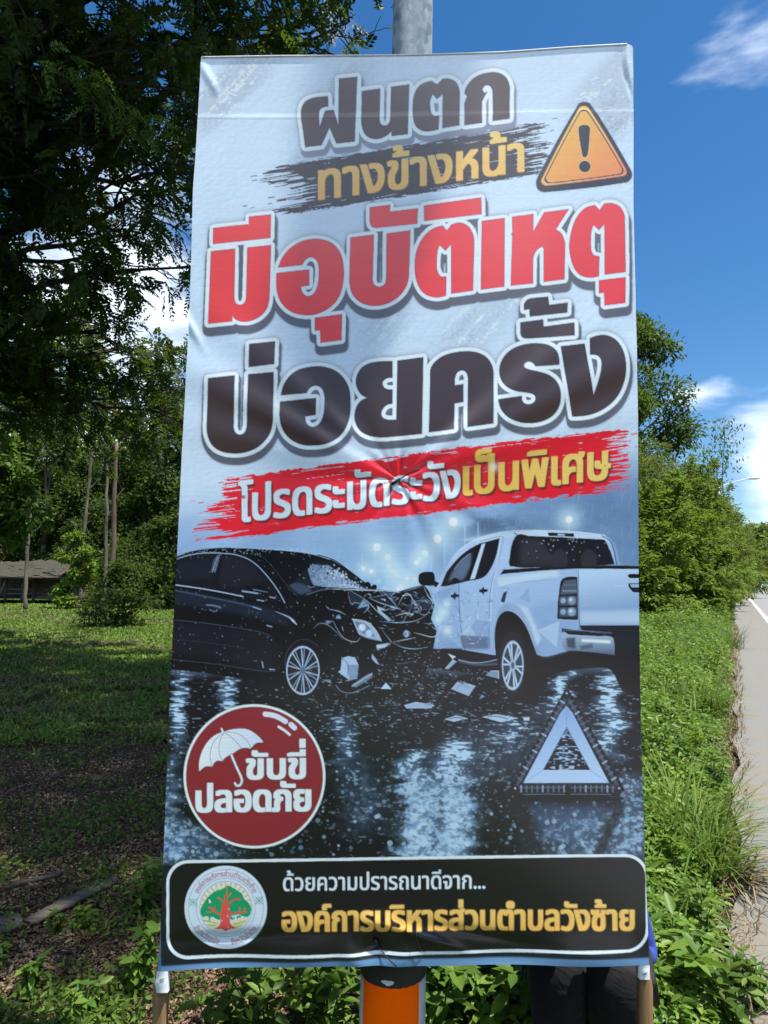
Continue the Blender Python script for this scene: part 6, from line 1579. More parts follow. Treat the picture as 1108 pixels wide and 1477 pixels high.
    for yy, c in ((388, (112, 132, 156)), (438, (128, 150, 176))):
        art.poly(q((700, yy - 18), (778, yy - 20), (778, yy + 22), (698, yy + 22)), (60, 72, 90))
        art.disc(*P_(R, 754, yy), 6, c, 1, soft=1)
        art.disc(*P_(R, 750, yy - 4), 2.4, (210, 224, 240), 0.8, soft=1)
        art.disc(*P_(R, 716, yy), 4, (150, 170, 196), 0.8, soft=1)
    for i in range(6):
        art.disc(*P_(R, 716 + 11 * i, 345), 1.5, (120, 140, 164), 0.8)
        art.disc(*P_(R, 722 + 10 * i, 318), 1.2, (100, 120, 144), 0.6)
    # bumper
    art.poly(q((710, 512), (930, 540), (1090, 500), (1090, 616), (950, 606), (716, 590)), (17, 20, 28), pid=k)
    art.poly(q((790, 499), (1090, 499), (1090, 600), (960, 604), (930, 540), (800, 520)), (18, 24, 34), pid=k)
    art.poly(q((714, 530, 1), (740, 540), (880, 548), (936, 552, 1), (946, 575, 1), (948, 632), (860, 620), (770, 612), (722, 604, 1), (712, 570, 1)), (146, 166, 188), pid=k, col2=(78, 96, 120), g=(P_(R, 800, 545), P_(R, 800, 625)))
    art.poly(q((730, 556), (772, 552), (772, 604), (736, 596)), (34, 44, 58), 0.85, soft=0.8)
    art.poly(q((800, 560), (930, 566), (930, 580), (800, 572)), (222, 234, 246), 0.9, soft=0.6)
    art.poly(q((790, 592), (850, 580), (850, 600), (800, 608)), (40, 52, 68), 0.7, soft=1)
    art.line(q((716, 520), (830, 524), (935, 532)), 1.2, (90, 108, 130), 0.8)
    # arch and wheel
    art.poly(q((410, 560), (416, 494, 1), (436, 450, 1), (470, 434, 1), (510, 452, 1), (548, 500, 1), (578, 570), (600, 632), (600, 700), (420, 700)), (15, 15, 21), pid=k)
    cx, cy = P_(R, 508, 668)
    art.disc(cx, cy, 25.5, (20, 20, 25), ry=50, pid=k, soft=0.6)
    art.disc(cx - 6, cy, 19.5, (30, 31, 38), ry=47, soft=0.6)
    cx, cy = P_(R, 491, 676)
    art.disc(cx, cy, 16.2, (52, 60, 74), ry=36.5)
    art.disc(cx, cy, 15.6, (170, 190, 212), ry=35.5, ring=1.6)
    for i in range(6):
        a = math.radians(i * 60 + 12)
        dx, dy = math.cos(a), math.sin(a)
        for off in (-0.16, 0.16):
            ex, ey = math.cos(a + off), math.sin(a + off)
            art.line([(cx + 3 * dx, cy + 6 * dy), (cx + 14.6 * ex, cy + 33.5 * ey)], 2.3, (176, 196, 218), smooth=False)
        art.line([(cx + 5 * dx, cy + 9 * dy), (cx + 14 * dx, cy + 32 * dy)], 0.9, (84, 96, 114), 0.8, smooth=False)
    art.disc(cx, cy, 4.4, (148, 168, 192), ry=8.5)
    art.disc(cx, cy, 2.4, (70, 82, 100), ry=5)
    # step bar
    art.line(q((250, 655), (330, 672), (420, 668)), 3.2, (62, 74, 92))
    art.line(q((250, 650), (330, 664), (420, 650)), 1, (150, 170, 194))
    # impact burst and dents on the door
    for _ in range(120):
        x, y = 150 + 240 * r.rand() ** 1.3, 350 + 230 * r.rand()
        a = r.rand() * 6.28
        ln = 4 + 34 * r.rand() ** 2
        art.line(q((x, y), (x + ln * math.cos(a), y + ln * math.sin(a))), 0.6 + 0.7 * r.rand(), (222, 236, 250) if r.rand() < 0.5 else (66, 90, 126), 0.8, taper=True)
    for pts in (((150, 350), (220, 330), (180, 420)), ((280, 540), (330, 470), (380, 480), (384, 540)), ((255, 540), (300, 500), (330, 545)), ((520, 380), (560, 330), (570, 400)), ((600, 520), (700, 480), (690, 600))):
        art.poly(q(*pts), (196, 214, 236) if r.rand() < 0.5 else (110, 138, 176), 0.45)
    for x, y, g in ((180, 440, 9), (200, 520, 7), (160, 470, 7), (196, 400, 6)):
        art.glow(*P_(R, x, y), g, (214, 234, 250), 0.8)


def P_(R, x, y):
    return R([(x, y)])[0]


def paint_car(art, R, L, r):
    k = 8
    q = lambda *p: R(list(p))
    l = lambda *p: L(list(p))
    blk = (13, 14, 20)
    art.poly(q((-20, 205), (55, 192), (120, 170, 1), (200, 157, 1), (300, 152, 1), (400, 156, 1), (500, 164, 1), (600, 172, 1), (680, 184, 1), (750, 208, 1), (800, 238), (860, 278), (915, 322), (945, 338), (1040, 350), (1108, 330), (1158, 318), (1180, 345),
               (1205, 410), (1190, 470), (1215, 520), (1200, 600), (1190, 660), (1130, 760), (1000, 830), (760, 830), (560, 812), (480, 762), (360, 738), (200, 712), (-20, 690)), blk, pid=k)
    # body sheen
    art.poly(q((-20, 470), (200, 500), (470, 545), (520, 600), (480, 700), (200, 640), (-20, 620)), (24, 26, 35), 0.8, soft=4)
    art.poly(q((40, 340), (240, 372), (470, 420), (560, 470), (560, 500), (300, 440), (40, 400)), (30, 38, 52), 0.8, soft=3)
    art.line(q((40, 340), (200, 372), (330, 398), (430, 424)), 1.2, (86, 112, 146), 0.55, soft=1.2)
    art.line(q((50, 474), (250, 497), (420, 525), (480, 545)), 0.9, (70, 88, 114), 0.6)
    art.line(q((45, 560), (200, 575), (360, 600)), 0.8, (44, 54, 72), 0.7)
    art.line(q((40, 650), (250, 672), (440, 700), (500, 700)), 0.8, (70, 84, 106), 0.6)
    # windows
    art.poly(q((50, 214), (110, 190, 1), (180, 180, 1), (260, 178, 1), (330, 188, 1), (390, 214, 1), (450, 268, 1), (500, 336), (530, 396), (420, 384), (200, 342), (48, 314)), (22, 22, 30))
    art.poly(q((255, 190), (340, 196), (400, 230), (450, 300), (330, 330), (250, 320)), (32, 31, 40), 0.9, soft=2)
    art.poly(q((60, 230), (200, 195), (215, 290), (60, 290)), (28, 32, 42), 0.9, soft=3)
    art.line(q((46, 212), (60, 202), (120, 184), (190, 176), (270, 178), (330, 186), (395, 214), (455, 270), (510, 342), (541, 398)), 1.1, (160, 182, 208), 0.95)
    art.line(q((48, 318), (200, 340), (355, 370)), 1.3, (176, 198, 222), 0.95)
    art.poly(q((222, 206), (246, 180), (250, 196), (232, 262), (212, 258)), (60, 72, 92))
    art.line(q((240, 192), (216, 262)), 1.0, (140, 166, 196), 0.9)
    art.line(q((250, 184), (228, 262)), 0.8, (130, 152, 180), 0.8)
    art.line(q((266, 180), (244, 260), (236, 330)), 1.2, (12, 13, 18))
    # roof line
    art.line(q((60, 190), (130, 166), (230, 154), (330, 153)), 1.0, (110, 134, 164), 0.7)
    art.line(q((300, 152), (480, 160), (640, 176), (740, 204)), 1.2, (170, 196, 224), 0.8)
    art.line(q((410, 170), (470, 220), (560, 330), (600, 370)), 1.0, (46, 54, 70), 0.8)
    # mirror
    art.poly(q((345, 350), (380, 330, 1), (440, 320, 1), (468, 340), (462, 362), (360, 366)), (14, 15, 20))
    art.line(q((352, 346), (420, 356)), 2.2, (140, 164, 190), 0.9)
    art.line(q((400, 338), (462, 350)), 1.4, (96, 116, 142), 0.9)
    # handle
    art.line(q((192, 408), (225, 410), (255, 420)), 2.4, (96, 116, 142), 0.9)
    art.line(q((205, 428), (230, 436), (240, 428)), 0.9, (120, 142, 168), 0.9)
    for a, b in (((400, 416), (436, 428)), ((418, 385), (448, 390)), ((475, 372), (498, 376)), ((462, 498), (484, 504)), ((440, 658), (446, 684)), ((475, 692), (496, 694))):
        art.line(q(a, b), 1.5, (150, 172, 196), 0.8)
    # windscreen
    art.poly(q((570, 330, 1), (640, 250), (660, 218), (740, 214), (800, 246), (870, 294), (925, 334), (830, 336), (740, 330), (650, 362), (600, 360)), (24, 28, 37))
    art.poly(q((640, 255), (665, 228), (735, 232), (790, 268), (850, 308), (900, 336), (800, 332), (720, 328), (665, 320)), (92, 116, 146), col2=(164, 190, 218), g=(P_(R, 660, 260), P_(R, 890, 330)))
    art.poly(q((560, 322), (600, 310, 1), (650, 330, 1), (660, 350), (610, 362)), (60, 76, 98), 0.8, soft=0.8)
    art.line(q((640, 250), (655, 300), (668, 322)), 2, (18, 20, 27))
    for _ in range(95):
        x = 660 + 200 * r.rand()
        y0 = 232 + max(0, (x - 700)) * 0.52
        y = y0 + (330 - y0) * r.rand()
        a = r.rand() * 6.28
        ln = 8 + 26 * r.rand()
        art.line(q((x, y), (x + ln * math.cos(a) * .6, y + ln * math.sin(a) * .5 + 4), (x + ln * math.cos(a), y + ln * math.sin(a))), 0.55, (30, 40, 56) if r.rand() < 0.55 else (206, 224, 242), 0.6)
    for _ in range(150):
        t = r.rand()
        x, y = 700 + 180 * t + 16 * r.randn(), 225 + 106 * t + 9 * r.randn()
        art.disc(*P_(R, x, y), 0.5 + 0.9 * r.rand(), (16, 20, 28) if r.rand() < 0.6 else (206, 222, 240), 0.85)
    art.line(q((690, 186), (760, 208), (830, 258), (915, 322), (945, 336)), 1.7, (18, 20, 27))
    art.line(q((700, 184), (765, 206), (830, 250)), 0.8, (176, 200, 226), 0.8)
    art.poly(q((895, 312, 1), (915, 306, 1), (925, 326), (905, 326)), (14, 16, 22))
    art.poly(q((928, 322, 1), (945, 318, 1), (952, 334), (930, 334)), (14, 16, 22))
    art.line(q((640, 362), (700, 342), (800, 334), (910, 340), (960, 346), (1040, 352)), 1.0, (96, 118, 146), 0.8)
    # crumpled bonnet: facets with bright edges (close-up coordinates)
    fac = [((180, 400), (210, 510), (330, 525), (300, 462), (200, 400)), ((350, 460), (450, 425), (580, 540), (470, 510)), ((450, 400), (520, 410), (575, 535)), ((580, 500), (650, 420), (690, 460), (660, 575)), ((610, 405), (775, 358), (800, 430), (720, 480), (660, 420)),
           ((690, 480), (740, 475), (850, 490), (800, 560), (740, 545)), ((410, 560), (520, 640), (440, 620)), ((550, 580), (640, 560), (710, 600), (600, 600)), ((780, 440), (850, 490), (740, 475)), ((220, 520), (340, 520), (300, 575))]
    cols = [(34, 42, 56), (26, 33, 45), (52, 66, 86), (16, 18, 25), (22, 27, 37), (36, 46, 62), (30, 38, 52), (26, 34, 46), (62, 80, 104), (20, 25, 34)]
    for f, c in zip(fac, cols):
        art.poly(l(*f), c, 0.95)
    edges = [((200, 400), (330, 480), (430, 580), (545, 650)), ((180, 405), (205, 505), (235, 490), (330, 525)), ((300, 465), (342, 520), (300, 575)), ((350, 458), (450, 500), (600, 545)), ((450, 400), (520, 470), (575, 535)), ((355, 455), (470, 430), (600, 410)),
             ((580, 510), (610, 450), (650, 420), (690, 470), (660, 570)), ((660, 425), (720, 500), (760, 545), (700, 560)), ((620, 405), (700, 380), (775, 358)), ((780, 365), (815, 440), (850, 490), (835, 530)), ((690, 480), (850, 480)),
             ((410, 555), (460, 580), (545, 645)), ((550, 600), (640, 575), (700, 585)), ((660, 570), (640, 600), (620, 640)), ((840, 480), (860, 430), (880, 380)), ((845, 520), (880, 585)), ((730, 560), (790, 590), (830, 540)),
             ((20, 545), (100, 560), (160, 590)), ((60, 640), (130, 760), (200, 800), (250, 800), (275, 770)), ((130, 680), (140, 720)), ((450, 710), (520, 800), (540, 815)), ((540, 805), (640, 785), (720, 770)), ((545, 815), (620, 850), (720, 860), (810, 845)),
             ((420, 690), (470, 700)), ((700, 730), (760, 745), (860, 765), (900, 730), (890, 660)), ((780, 660), (850, 655), (900, 650)), ((610, 750), (640, 715), (670, 740), (640, 770)), ((0, 380), (200, 390), (420, 395), (600, 410)), ((560, 980), (640, 972), (700, 960)),
             ((860, 850), (900, 860), (960, 840)), ((880, 840), (900, 790), (915, 820)), ((0, 520), (30, 545)), ((430, 640), (560, 650), (700, 640), (790, 600))]
    for i, e in enumerate(edges):
        art.line(l(*e), 0.75 + 0.5 * ((i * 7) % 5) / 4, (150, 178, 208) if i % 3 else (206, 224, 242), 0.85, taper=True)
    for f, c in ((((300, 470), (345, 520), (290, 530), (255, 540)), (130, 156, 188)), (((410, 555), (440, 560), (520, 635), (500, 640)), (170, 196, 224)), (((520, 518), (600, 545), (520, 535)), (170, 196, 224)), (((690, 490), (720, 480), (740, 545)), (150, 178, 208)),
                 (((90, 600), (110, 590), (125, 620), (80, 620)), (140, 164, 192)), (((405, 830), (520, 815), (470, 850), (410, 862)), (186, 206, 228)), (((0, 640), (60, 640), (10, 665)), (120, 146, 178)), (((640, 590), (700, 580), (690, 592)), (210, 226, 242))):
        art.poly(l(*f), c, 0.9, soft=0.3)
    for _ in range(64):
        t = r.rand()
        x, y = 330 + 520 * t, 420 + 60 * math.sin(t * 3.1) * r.rand() + 150 * r.rand()
        sz = 8 + 34 * r.rand() ** 2
        an = np.sort(r.rand(3) * 6.283)
        pts = [(x + sz * 1.4 * math.cos(b), y + sz * 0.7 * math.sin(b)) for b in an]
        c = ((18, 22, 30), (44, 58, 78), (96, 122, 152), (190, 212, 234))[int(r.rand() ** 1.5 * 4)]
        art.poly(l(*pts), c, 0.75, soft=0.25)
    for _ in range(60):
        x, y = 300 + 600 * r.rand(), 400 + 330 * r.rand()
        a = -0.9 + 1.6 * r.rand()
        ln = 12 + 60 * r.rand() ** 2
        art.line(l((x, y), (x + ln * .5 * math.cos(a + .2), y + ln * .5 * math.sin(a + .2)), (x + ln * math.cos(a), y + ln * math.sin(a))), 0.5 + 0.7 * r.rand(), (176, 204, 230), 0.4 + 0.5 * r.rand(), taper=True)
    # headlamp
    art.poly(l((212, 624), (330, 650), (390, 705, 1), (440, 795), (330, 770), (262, 740)), (150, 172, 198), pid=k)
    art.poly(l((228, 640), (310, 656), (360, 700), (395, 770), (330, 755), (272, 728)), (96, 116, 142))
    art.disc(*P_(L, 290, 690), 5.2, (200, 218, 238), soft=1.2)
    art.disc(*P_(L, 345, 735), 5.0, (176, 200, 226), soft=1.2)
    art.disc(*P_(L, 282, 686), 1.6, (240, 246, 252), soft=0.6)
    art.line(l((212, 624), (330, 648), (395, 708), (442, 796)), 0.9, (214, 228, 244))
    art.line(l((262, 740), (330, 772), (440, 796)), 0.9, (130, 150, 176))
    art.disc(*P_(L, 640, 740), 3.6, (120, 144, 172), ry=5, soft=0.6)
    art.line(l((640, 718), (655, 740), (640, 765)), 0.8, (210, 226, 242))
    # lower fascia panels, torn parts
    art.poly(l((370, 905), (440, 965), (560, 985), (760, 940), (900, 860), (940, 900), (840, 1010), (560, 1060), (420, 1010)), (24, 21, 27), 0.9, soft=1.5)
    art.poly(l((130, 935), (180, 920), (235, 930), (262, 990), (250, 1100), (190, 1110), (100, 1045), (120, 1030)), (160, 182, 208), pid=k)
    art.poly(l((172, 985), (262, 990), (250, 1100), (190, 1108)), (118, 142, 172))
    art.line(l((130, 935), (175, 985), (170, 1080)), 0.8, (40, 50, 66))
    art.poly(l((205, 1150), (340, 1060), (375, 1050), (370, 1090), (240, 1170)), (96, 118, 144), 0.95)
    art.line(l((210, 1160), (300, 1100), (370, 1060)), 0.9, (200, 218, 238))
    art.line(l((80, 1150), (130, 1200), (210, 1210), (350, 1150)), 0.9, (110, 132, 160))
    art.poly(l((440, 1180), (480, 1130), (525, 1180)), (176, 198, 222))
    art.poly(l((370, 900), (400, 940), (430, 990), (400, 975), (368, 940)), (150, 174, 202), 0.9)
    for _ in range(120):
        x, y = 380 + 560 * r.rand(), 800 + 380 * r.rand()
        a = r.rand() * 3.14
        ln = 3 + 24 * r.rand() ** 2
        art.line(l((x, y), (x + ln * math.cos(a), y + ln * math.sin(a) * .6)), 0.5 + 0.8 * r.rand(), (176, 200, 224), 0.35 + 0.5 * r.rand(), taper=True)
    # wheel
    cx, cy = P_(R, 622, 697)
    art.disc(cx - 2, cy, 29, (17, 17, 23), ry=42)
    art.line(q((545, 690), (550, 620), (590, 570), (640, 560), (690, 590)), 1.0, (52, 62, 80), 0.8)
    art.disc(cx, cy, 24, (30, 34, 44), ry=35)
    art.disc(cx, cy, 24, (168, 190, 214), ry=35, ring=1.7)
    for i in range(10):
        a = math.radians(i * 36 - 90)
        for off in (-0.1, 0.1):
            art.line([(cx + 3 * math.cos(a), cy + 4.4 * math.sin(a)), (cx + 22.4 * math.cos(a + off), cy + 33 * math.sin(a + off))], 1.25, (170, 192, 216) if off < 0 else (126, 148, 174), smooth=False)
    art.disc(cx, cy, 3.6, (96, 112, 134), ry=5)
    for i in range(5):
        a = i * 1.257
        art.disc(cx + 2 * math.cos(a), cy + 3 * math.sin(a), 0.7, (18, 20, 26))
    # flank: bent wing highlights
    art.line(q((498, 436), (540, 452), (575, 470), (596, 494)), 2.2, (150, 176, 206), 0.8, taper=True)
    art.line(q((560, 462), (596, 496)), 2.4, (190, 210, 232), 0.8, taper=True)
    art.line(q((668, 512), (700, 488), (740, 500), (800, 560)), 1.6, (110, 134, 162), 0.8, taper=True)
    for _ in range(230):
        x, y = 40 + 900 * r.rand(), 170 + 620 * r.rand()
        if y < 250 - (x - 300) * 0.0 and x > 650:
            continue
        art.disc(*P_(R, x, y), 0.3 + 0.45 * r.rand() ** 2, (160, 182, 206), 0.35 + 0.45 * r.rand())
    for _ in range(110):
        x = 60 + 640 * r.rand()
        y = 158 + 14 * abs(r.randn()) + max(0, x - 600) * 0.2
        art.disc(*P_(R, x, y), 0.3 + 0.4 * r.rand(), (190, 208, 228), 0.7)


def paint_debris(art, R, L, r):
    q = lambda *p: R(list(p))
    for f, c in ((((218, 780), (250, 744), (325, 768), (295, 812)), (148, 172, 200)), (((10, 852), (60, 838), (138, 850), (130, 866), (20, 866)), (150, 174, 202)), (((190, 915), (240, 898), (290, 912), (230, 926)), (158, 182, 208)),
                 (((358, 905), (420, 894), (512, 912), (440, 930)), (164, 188, 214)), (((395, 700), (428, 700), (428, 734), (370, 720)), (118, 142, 170)), (((540, 910), (565, 908), (566, 922), (542, 922)), (176, 198, 222)), (((190, 690), (225, 650), (240, 660), (205, 692)), (140, 164, 192)),
                 (((205, 625), (236, 636), (222, 646)), (200, 216, 236))):
        art.poly(q(*f), c, 0.95, pid=5)
        art.line(q(f[0], f[1], f[2]), 0.7, (214, 228, 244), 0.8, smooth=False)
    art.line(q((240, 780), (262, 762), (300, 776)), 0.6, (70, 88, 112))
    art.line(q((380, 905), (420, 902), (470, 914)), 1.2, (40, 52, 70))
    art.line(q((205, 914), (240, 906), (270, 913)), 1.2, (40, 52, 70))
    for _ in range(330):
        x, y = -420 + 900 * r.rand(), 690 + 260 * r.rand() ** 1.2
        a = (r.rand() - 0.5) * 1.6
        ln = 2 + 18 * r.rand() ** 2.5
        art.line(q((x, y), (x + ln * math.cos(a), y + ln * math.sin(a) * .5)), 0.5 + 0.8 * r.rand(), (170, 194, 220), 0.3 + 0.6 * r.rand(), taper=True)
    for _ in range(26):
        x, y = -380 + 820 * r.rand(), 740 + 170 * r.rand()
        s = 6 + 14 * r.rand()
        c = (24, 28, 38) if r.rand() < 0.6 else (120, 144, 172)
        pts = [(x + s * math.cos(b) * 1.5, y + s * math.sin(b) * .6) for b in np.sort(r.rand(4) * 6.28)]
        art.poly(q(*pts), c, 0.85)


def paint_reflector(art, R, r):
    k = 10
    q = lambda *p: R(list(p))
    dk = (26, 28, 36)
    art.poly(q((490, 520), (985, 520), (980, 545), (494, 545)), (12, 13, 18), 0.85, soft=1)
    # mirror image of the legs in the water
    for a, b in (((500, 560), (610, 775)), ((970, 560), (880, 770))):
        art.line(q(a, b), 14, (20, 24, 34), 0.85, soft=2.5)
    art.poly(q((560, 560), (915, 560), (840, 720), (640, 720)), (70, 98, 136), 0.3, soft=4)
    # housing
    outer = [spline(q((722, 52, 1), (732, 46, 1), (744, 52, 1), (985, 478, 1), (984, 500, 1), (970, 512), (500, 512), (484, 500, 1), (484, 478, 1)))]
    inner = [spline(q((733, 214), (838, 405), (628, 405)))]
    x0, y0, m = art.cover(outer + inner)
    art.put(x0, y0, m, dk, 0.97, k)
    art.poly(q((733, 118), (760, 150), (922, 462), (540, 462), (706, 150)), (130, 160, 204), pid=k, col2=(168, 194, 228), g=(P_(R, 733, 130), P_(R, 733, 460)))
    i0, j0, mi = art.cover(inner)
    # the hole shows the road again
    Yh, Xh = np.mgrid[0:mi.shape[0], 0:mi.shape[1]].astype(np.float32)
    n = vnoise(mi.shape[0], mi.shape[1], 3, 9, 77)
    cx = (733 / 3.0778 + 580 - AX0) * SS - i0
    gl = np.exp(-((Xh - cx) / 26) ** 2)
    hole = ink((18, 21, 30)) + (ink((140, 172, 206)) - ink((18, 21, 30))) * (sstep(0.62, 0.8, n + 0.22 * gl - 0.05))[..., None]
    art.put(i0, j0, mi, hole.astype(np.float32), 1, 5)
    art.line(q((733, 214), (838, 405), (628, 405), (733, 214)), 0.9, (60, 78, 106), 0.8, smooth=False)
    art.line(q((628, 406), (838, 406)), 0.9, (206, 222, 240), 0.8, smooth=False)
    for a, b in (((733, 118), (733, 214)), ((540, 462), (628, 405)), ((922, 462), (838, 405))):
        art.line(q(a, b), 0.7, (96, 124, 164), 0.8, smooth=False)
    for a, b in (((722, 92), (512, 470)), ((744, 92), (958, 470))):
        art.line(q(a, b), 4.4, (62, 72, 90), 0.9, smooth=False)
    art.line(q((525, 487), (945, 487)), 6.0, (62, 72, 90), 0.9, smooth=False)
    art.line(q((733, 50), (986, 492), (482, 492), (733, 50)), 3.4, (13, 14, 19), 1.0, smooth=False, pid=k)
    # lens segments in the housing
    for i in range(15):
        t = (i + 0.7) / 15.4
        for sx in (-1, 1):
            x, y = 733 + sx * (10 + 210 * t), 84 + 376 * t
            c = (84, 100, 124) if (i * 7 + (sx > 0)) % 3 else (150, 172, 200)
            art.line(q((x - sx * 8, y + 5), (x + sx * 8, y - 5)), 2.6, c, 0.75, smooth=False)
    for i in range(18):
        x = 530 + 408 * i / 17
        art.line(q((x, 474), (x, 500)), 2.4, (88, 104, 128) if i % 4 else (140, 160, 186), 0.75, smooth=False)
    for x, y in ((733, 62), (503, 485), (966, 485), (738, 485)):
        art.disc(*P_(R, x, y), 4.6, (16, 17, 22))
        art.disc(*P_(R, x, y), 1.6, (150, 168, 190))
    art.poly(q((500, 508), (970, 508), (972, 522), (498, 522)), (14, 15, 20), pid=k)
    art.line(q((540, 512), (930, 512)), 0.8, (110, 130, 158), 0.7)
    art.poly(q((724, 480), (752, 480), (750, 530), (728, 530)), (16, 17, 22), pid=k)


def compose():
    art, X, Y = paint_art()
    H, W = NH, NW
    A, B, C, D = Reg(270, 50, 3.1657), Reg(600, 50, 3.1657), Reg(270, 280, 3.1657), Reg(600, 280, 3.1657)
    E, F = Reg(270, 420, 3.1657), Reg(600, 420, 3.1657)
    K1, K3 = (70, 48, 45), (66, 48, 43)
    # ---------- dark brush stripe and its yellow line
    brush_band(art, ((425, 234), (805, 172)), ((425, 305), (805, 247)), 345, 806, (48, 36, 38), 2, 3, rag=(85, 42))
    # ---------- first headline
    l1 = [A([(643, 276), (575, 284, 1), (536, 304, 1), (519, 345, 1), (525, 410), (538, 509), (613, 500), (650, 420), (681, 492), (765, 483), (777, 187), (692, 196), (690, 405), (668, 337), (629, 342), (605, 414), (602, 352, 1), (612, 332, 1), (645, 322)]),
          A([(797, 252), (882, 240), (879, 380), (885, 402, 1), (903, 410, 1), (921, 400, 1), (928, 376), (931, 232), (1015, 221), (1008, 450), (934, 459), (932, 438), (905, 460, 1), (862, 472, 1), (820, 458, 1), (799, 420, 1), (795, 370)]),
          B([(-15, 330, 1), (-8, 270, 1), (18, 226, 1), (72, 205), (97, 222), (121, 197), (155, 196, 1), (188, 217, 1), (202, 262), (199, 412), (121, 424), (123, 266), (97, 290), (78, 268), (66, 300, 1), (70, 348, 1), (82, 366), (108, 366), (103, 430), (42, 438, 1), (5, 420, 1), (-10, 388, 1)]),
          B([(222, 412), (222, 310), (234, 277), (222, 263), (232, 232, 1), (262, 196, 1), (310, 173, 1), (370, 168, 1), (412, 191, 1), (430, 236), (428, 384), (350, 394), (350, 255, 1), (338, 231, 1), (318, 229, 1), (304, 247), (312, 262), (328, 258), (316, 275), (303, 302), (302, 402)])]
    headline(art, l1, K1, 1, ow=6.4, sw=1.5, sh=(2, 7.5), shcol=(112, 116, 132))
    g = text_polys('ทางข้างหน้า', (460.5, 285.5), (754, 247.5), 74)
    x0, y0, m = text_mask(art, g, 2.1)
    art.put(x0, y0, blur(np.roll(np.roll(m, 2, 0), 2, 1), 1), (110, 74, 40), 0.75)
    t = np.linspace(0, 1, m.shape[0], dtype=np.float32)[:, None, None]
    art.put(x0, y0, m, (ink((246, 202, 112)) * (1 - t) + ink((236, 166, 70)) * t) * np.ones(m.shape + (1,), np.float32), 1, 15)
    # ---------- red headline
    l2 = [C([(117, 150), (280, 131), (280, 97), (382, 86), (379, 194), (115, 224)]),
          C([(106, 256), (217, 243), (213, 465), (219, 490, 1), (238, 500, 1), (258, 490, 1), (266, 465), (272, 237), (382, 226), (374, 465), (362, 518, 1), (330, 554, 1), (287, 574, 1), (247, 578, 1), (216, 566, 1), (205, 549), (203, 577), (92, 588)]),
          C([(412, 330), (440, 272, 1), (485, 228, 1), (545, 202, 1), (612, 200, 1), (670, 225, 1), (704, 275, 1), (715, 340, 1), (711, 410, 1), (690, 472, 1), (648, 517, 1), (590, 544, 1), (530, 548, 1), (470, 530, 1), (425, 486, 1), (405, 425), (405, 354), (557, 338), (557, 412), (519, 417), (527, 446, 1), (550, 460, 1), (577, 448, 1), (594, 412, 1), (600, 335, 1), (590, 298, 1), (566, 283, 1), (542, 292, 1), (526, 318)]),
          C([(582, 560), (708, 545), (705, 665), (608, 676), (606, 618), (582, 621)]),
          C([(745, 193), (853, 180), (848, 390), (856, 412, 1), (878, 421, 1), (900, 411, 1), (908, 388), (910, 176), (1020, 163), (1014, 360), (1005, 412, 1), (978, 457, 1), (935, 490, 1), (882, 508, 1), (830, 507, 1), (785, 488, 1), (752, 450, 1), (740, 392)]),
          C([(833, 55), (928, 44), (927, 76), (1054, 62), (1052, 134), (872, 150), (845, 146, 1), (833, 122)]),
          D([(37, 50), (298, 16), (300, 94), (37, 122)]),
          D([(-6, 340, 1), (0, 270, 1), (25, 208, 1), (68, 162, 1), (122, 143), (142, 166), (161, 140), (202, 131, 1), (240, 150, 1), (262, 190, 1), (266, 235), (260, 445), (160, 458), (160, 232), (135, 261), (109, 235), (100, 258, 1), (95, 330, 1), (105, 368, 1), (120, 379), (138, 378), (137, 467), (88, 474, 1), (38, 456, 1), (7, 410, 1)]),
          D([(300, 125), (405, 112), (402, 428), (294, 441)]),
          D([(437, 107), (535, 95), (534, 175), (583, 88), (697, 73), (637, 167), (663, 187, 1), (679, 232), (675, 395), (580, 407), (580, 272), (576, 248, 1), (562, 252, 1), (545, 268, 1), (533, 296), (532, 414), (430, 424), (438, 196), (433, 186), (439, 178)]),
          D([(697, 260, 1), (702, 195, 1), (725, 122, 1), (765, 72, 1), (815, 55), (835, 78), (856, 49), (892, 46, 1), (930, 64, 1), (951, 106), (955, 360), (858, 373), (857, 143), (833, 171), (808, 147), (798, 180, 1), (797, 258, 1), (808, 284), (835, 290), (832, 380), (790, 387, 1), (745, 374, 1), (715, 336, 1)]),
          D([(832, 398), (955, 383), (953, 501), (857, 514), (855, 455), (832, 458)])]
    headline(art, l2, (220, 58, 50), 4, ow=5.8, sw=3.4, sh=(1.2, 9.5), shcol=(66, 58, 64), fill2=(220, 46, 50))
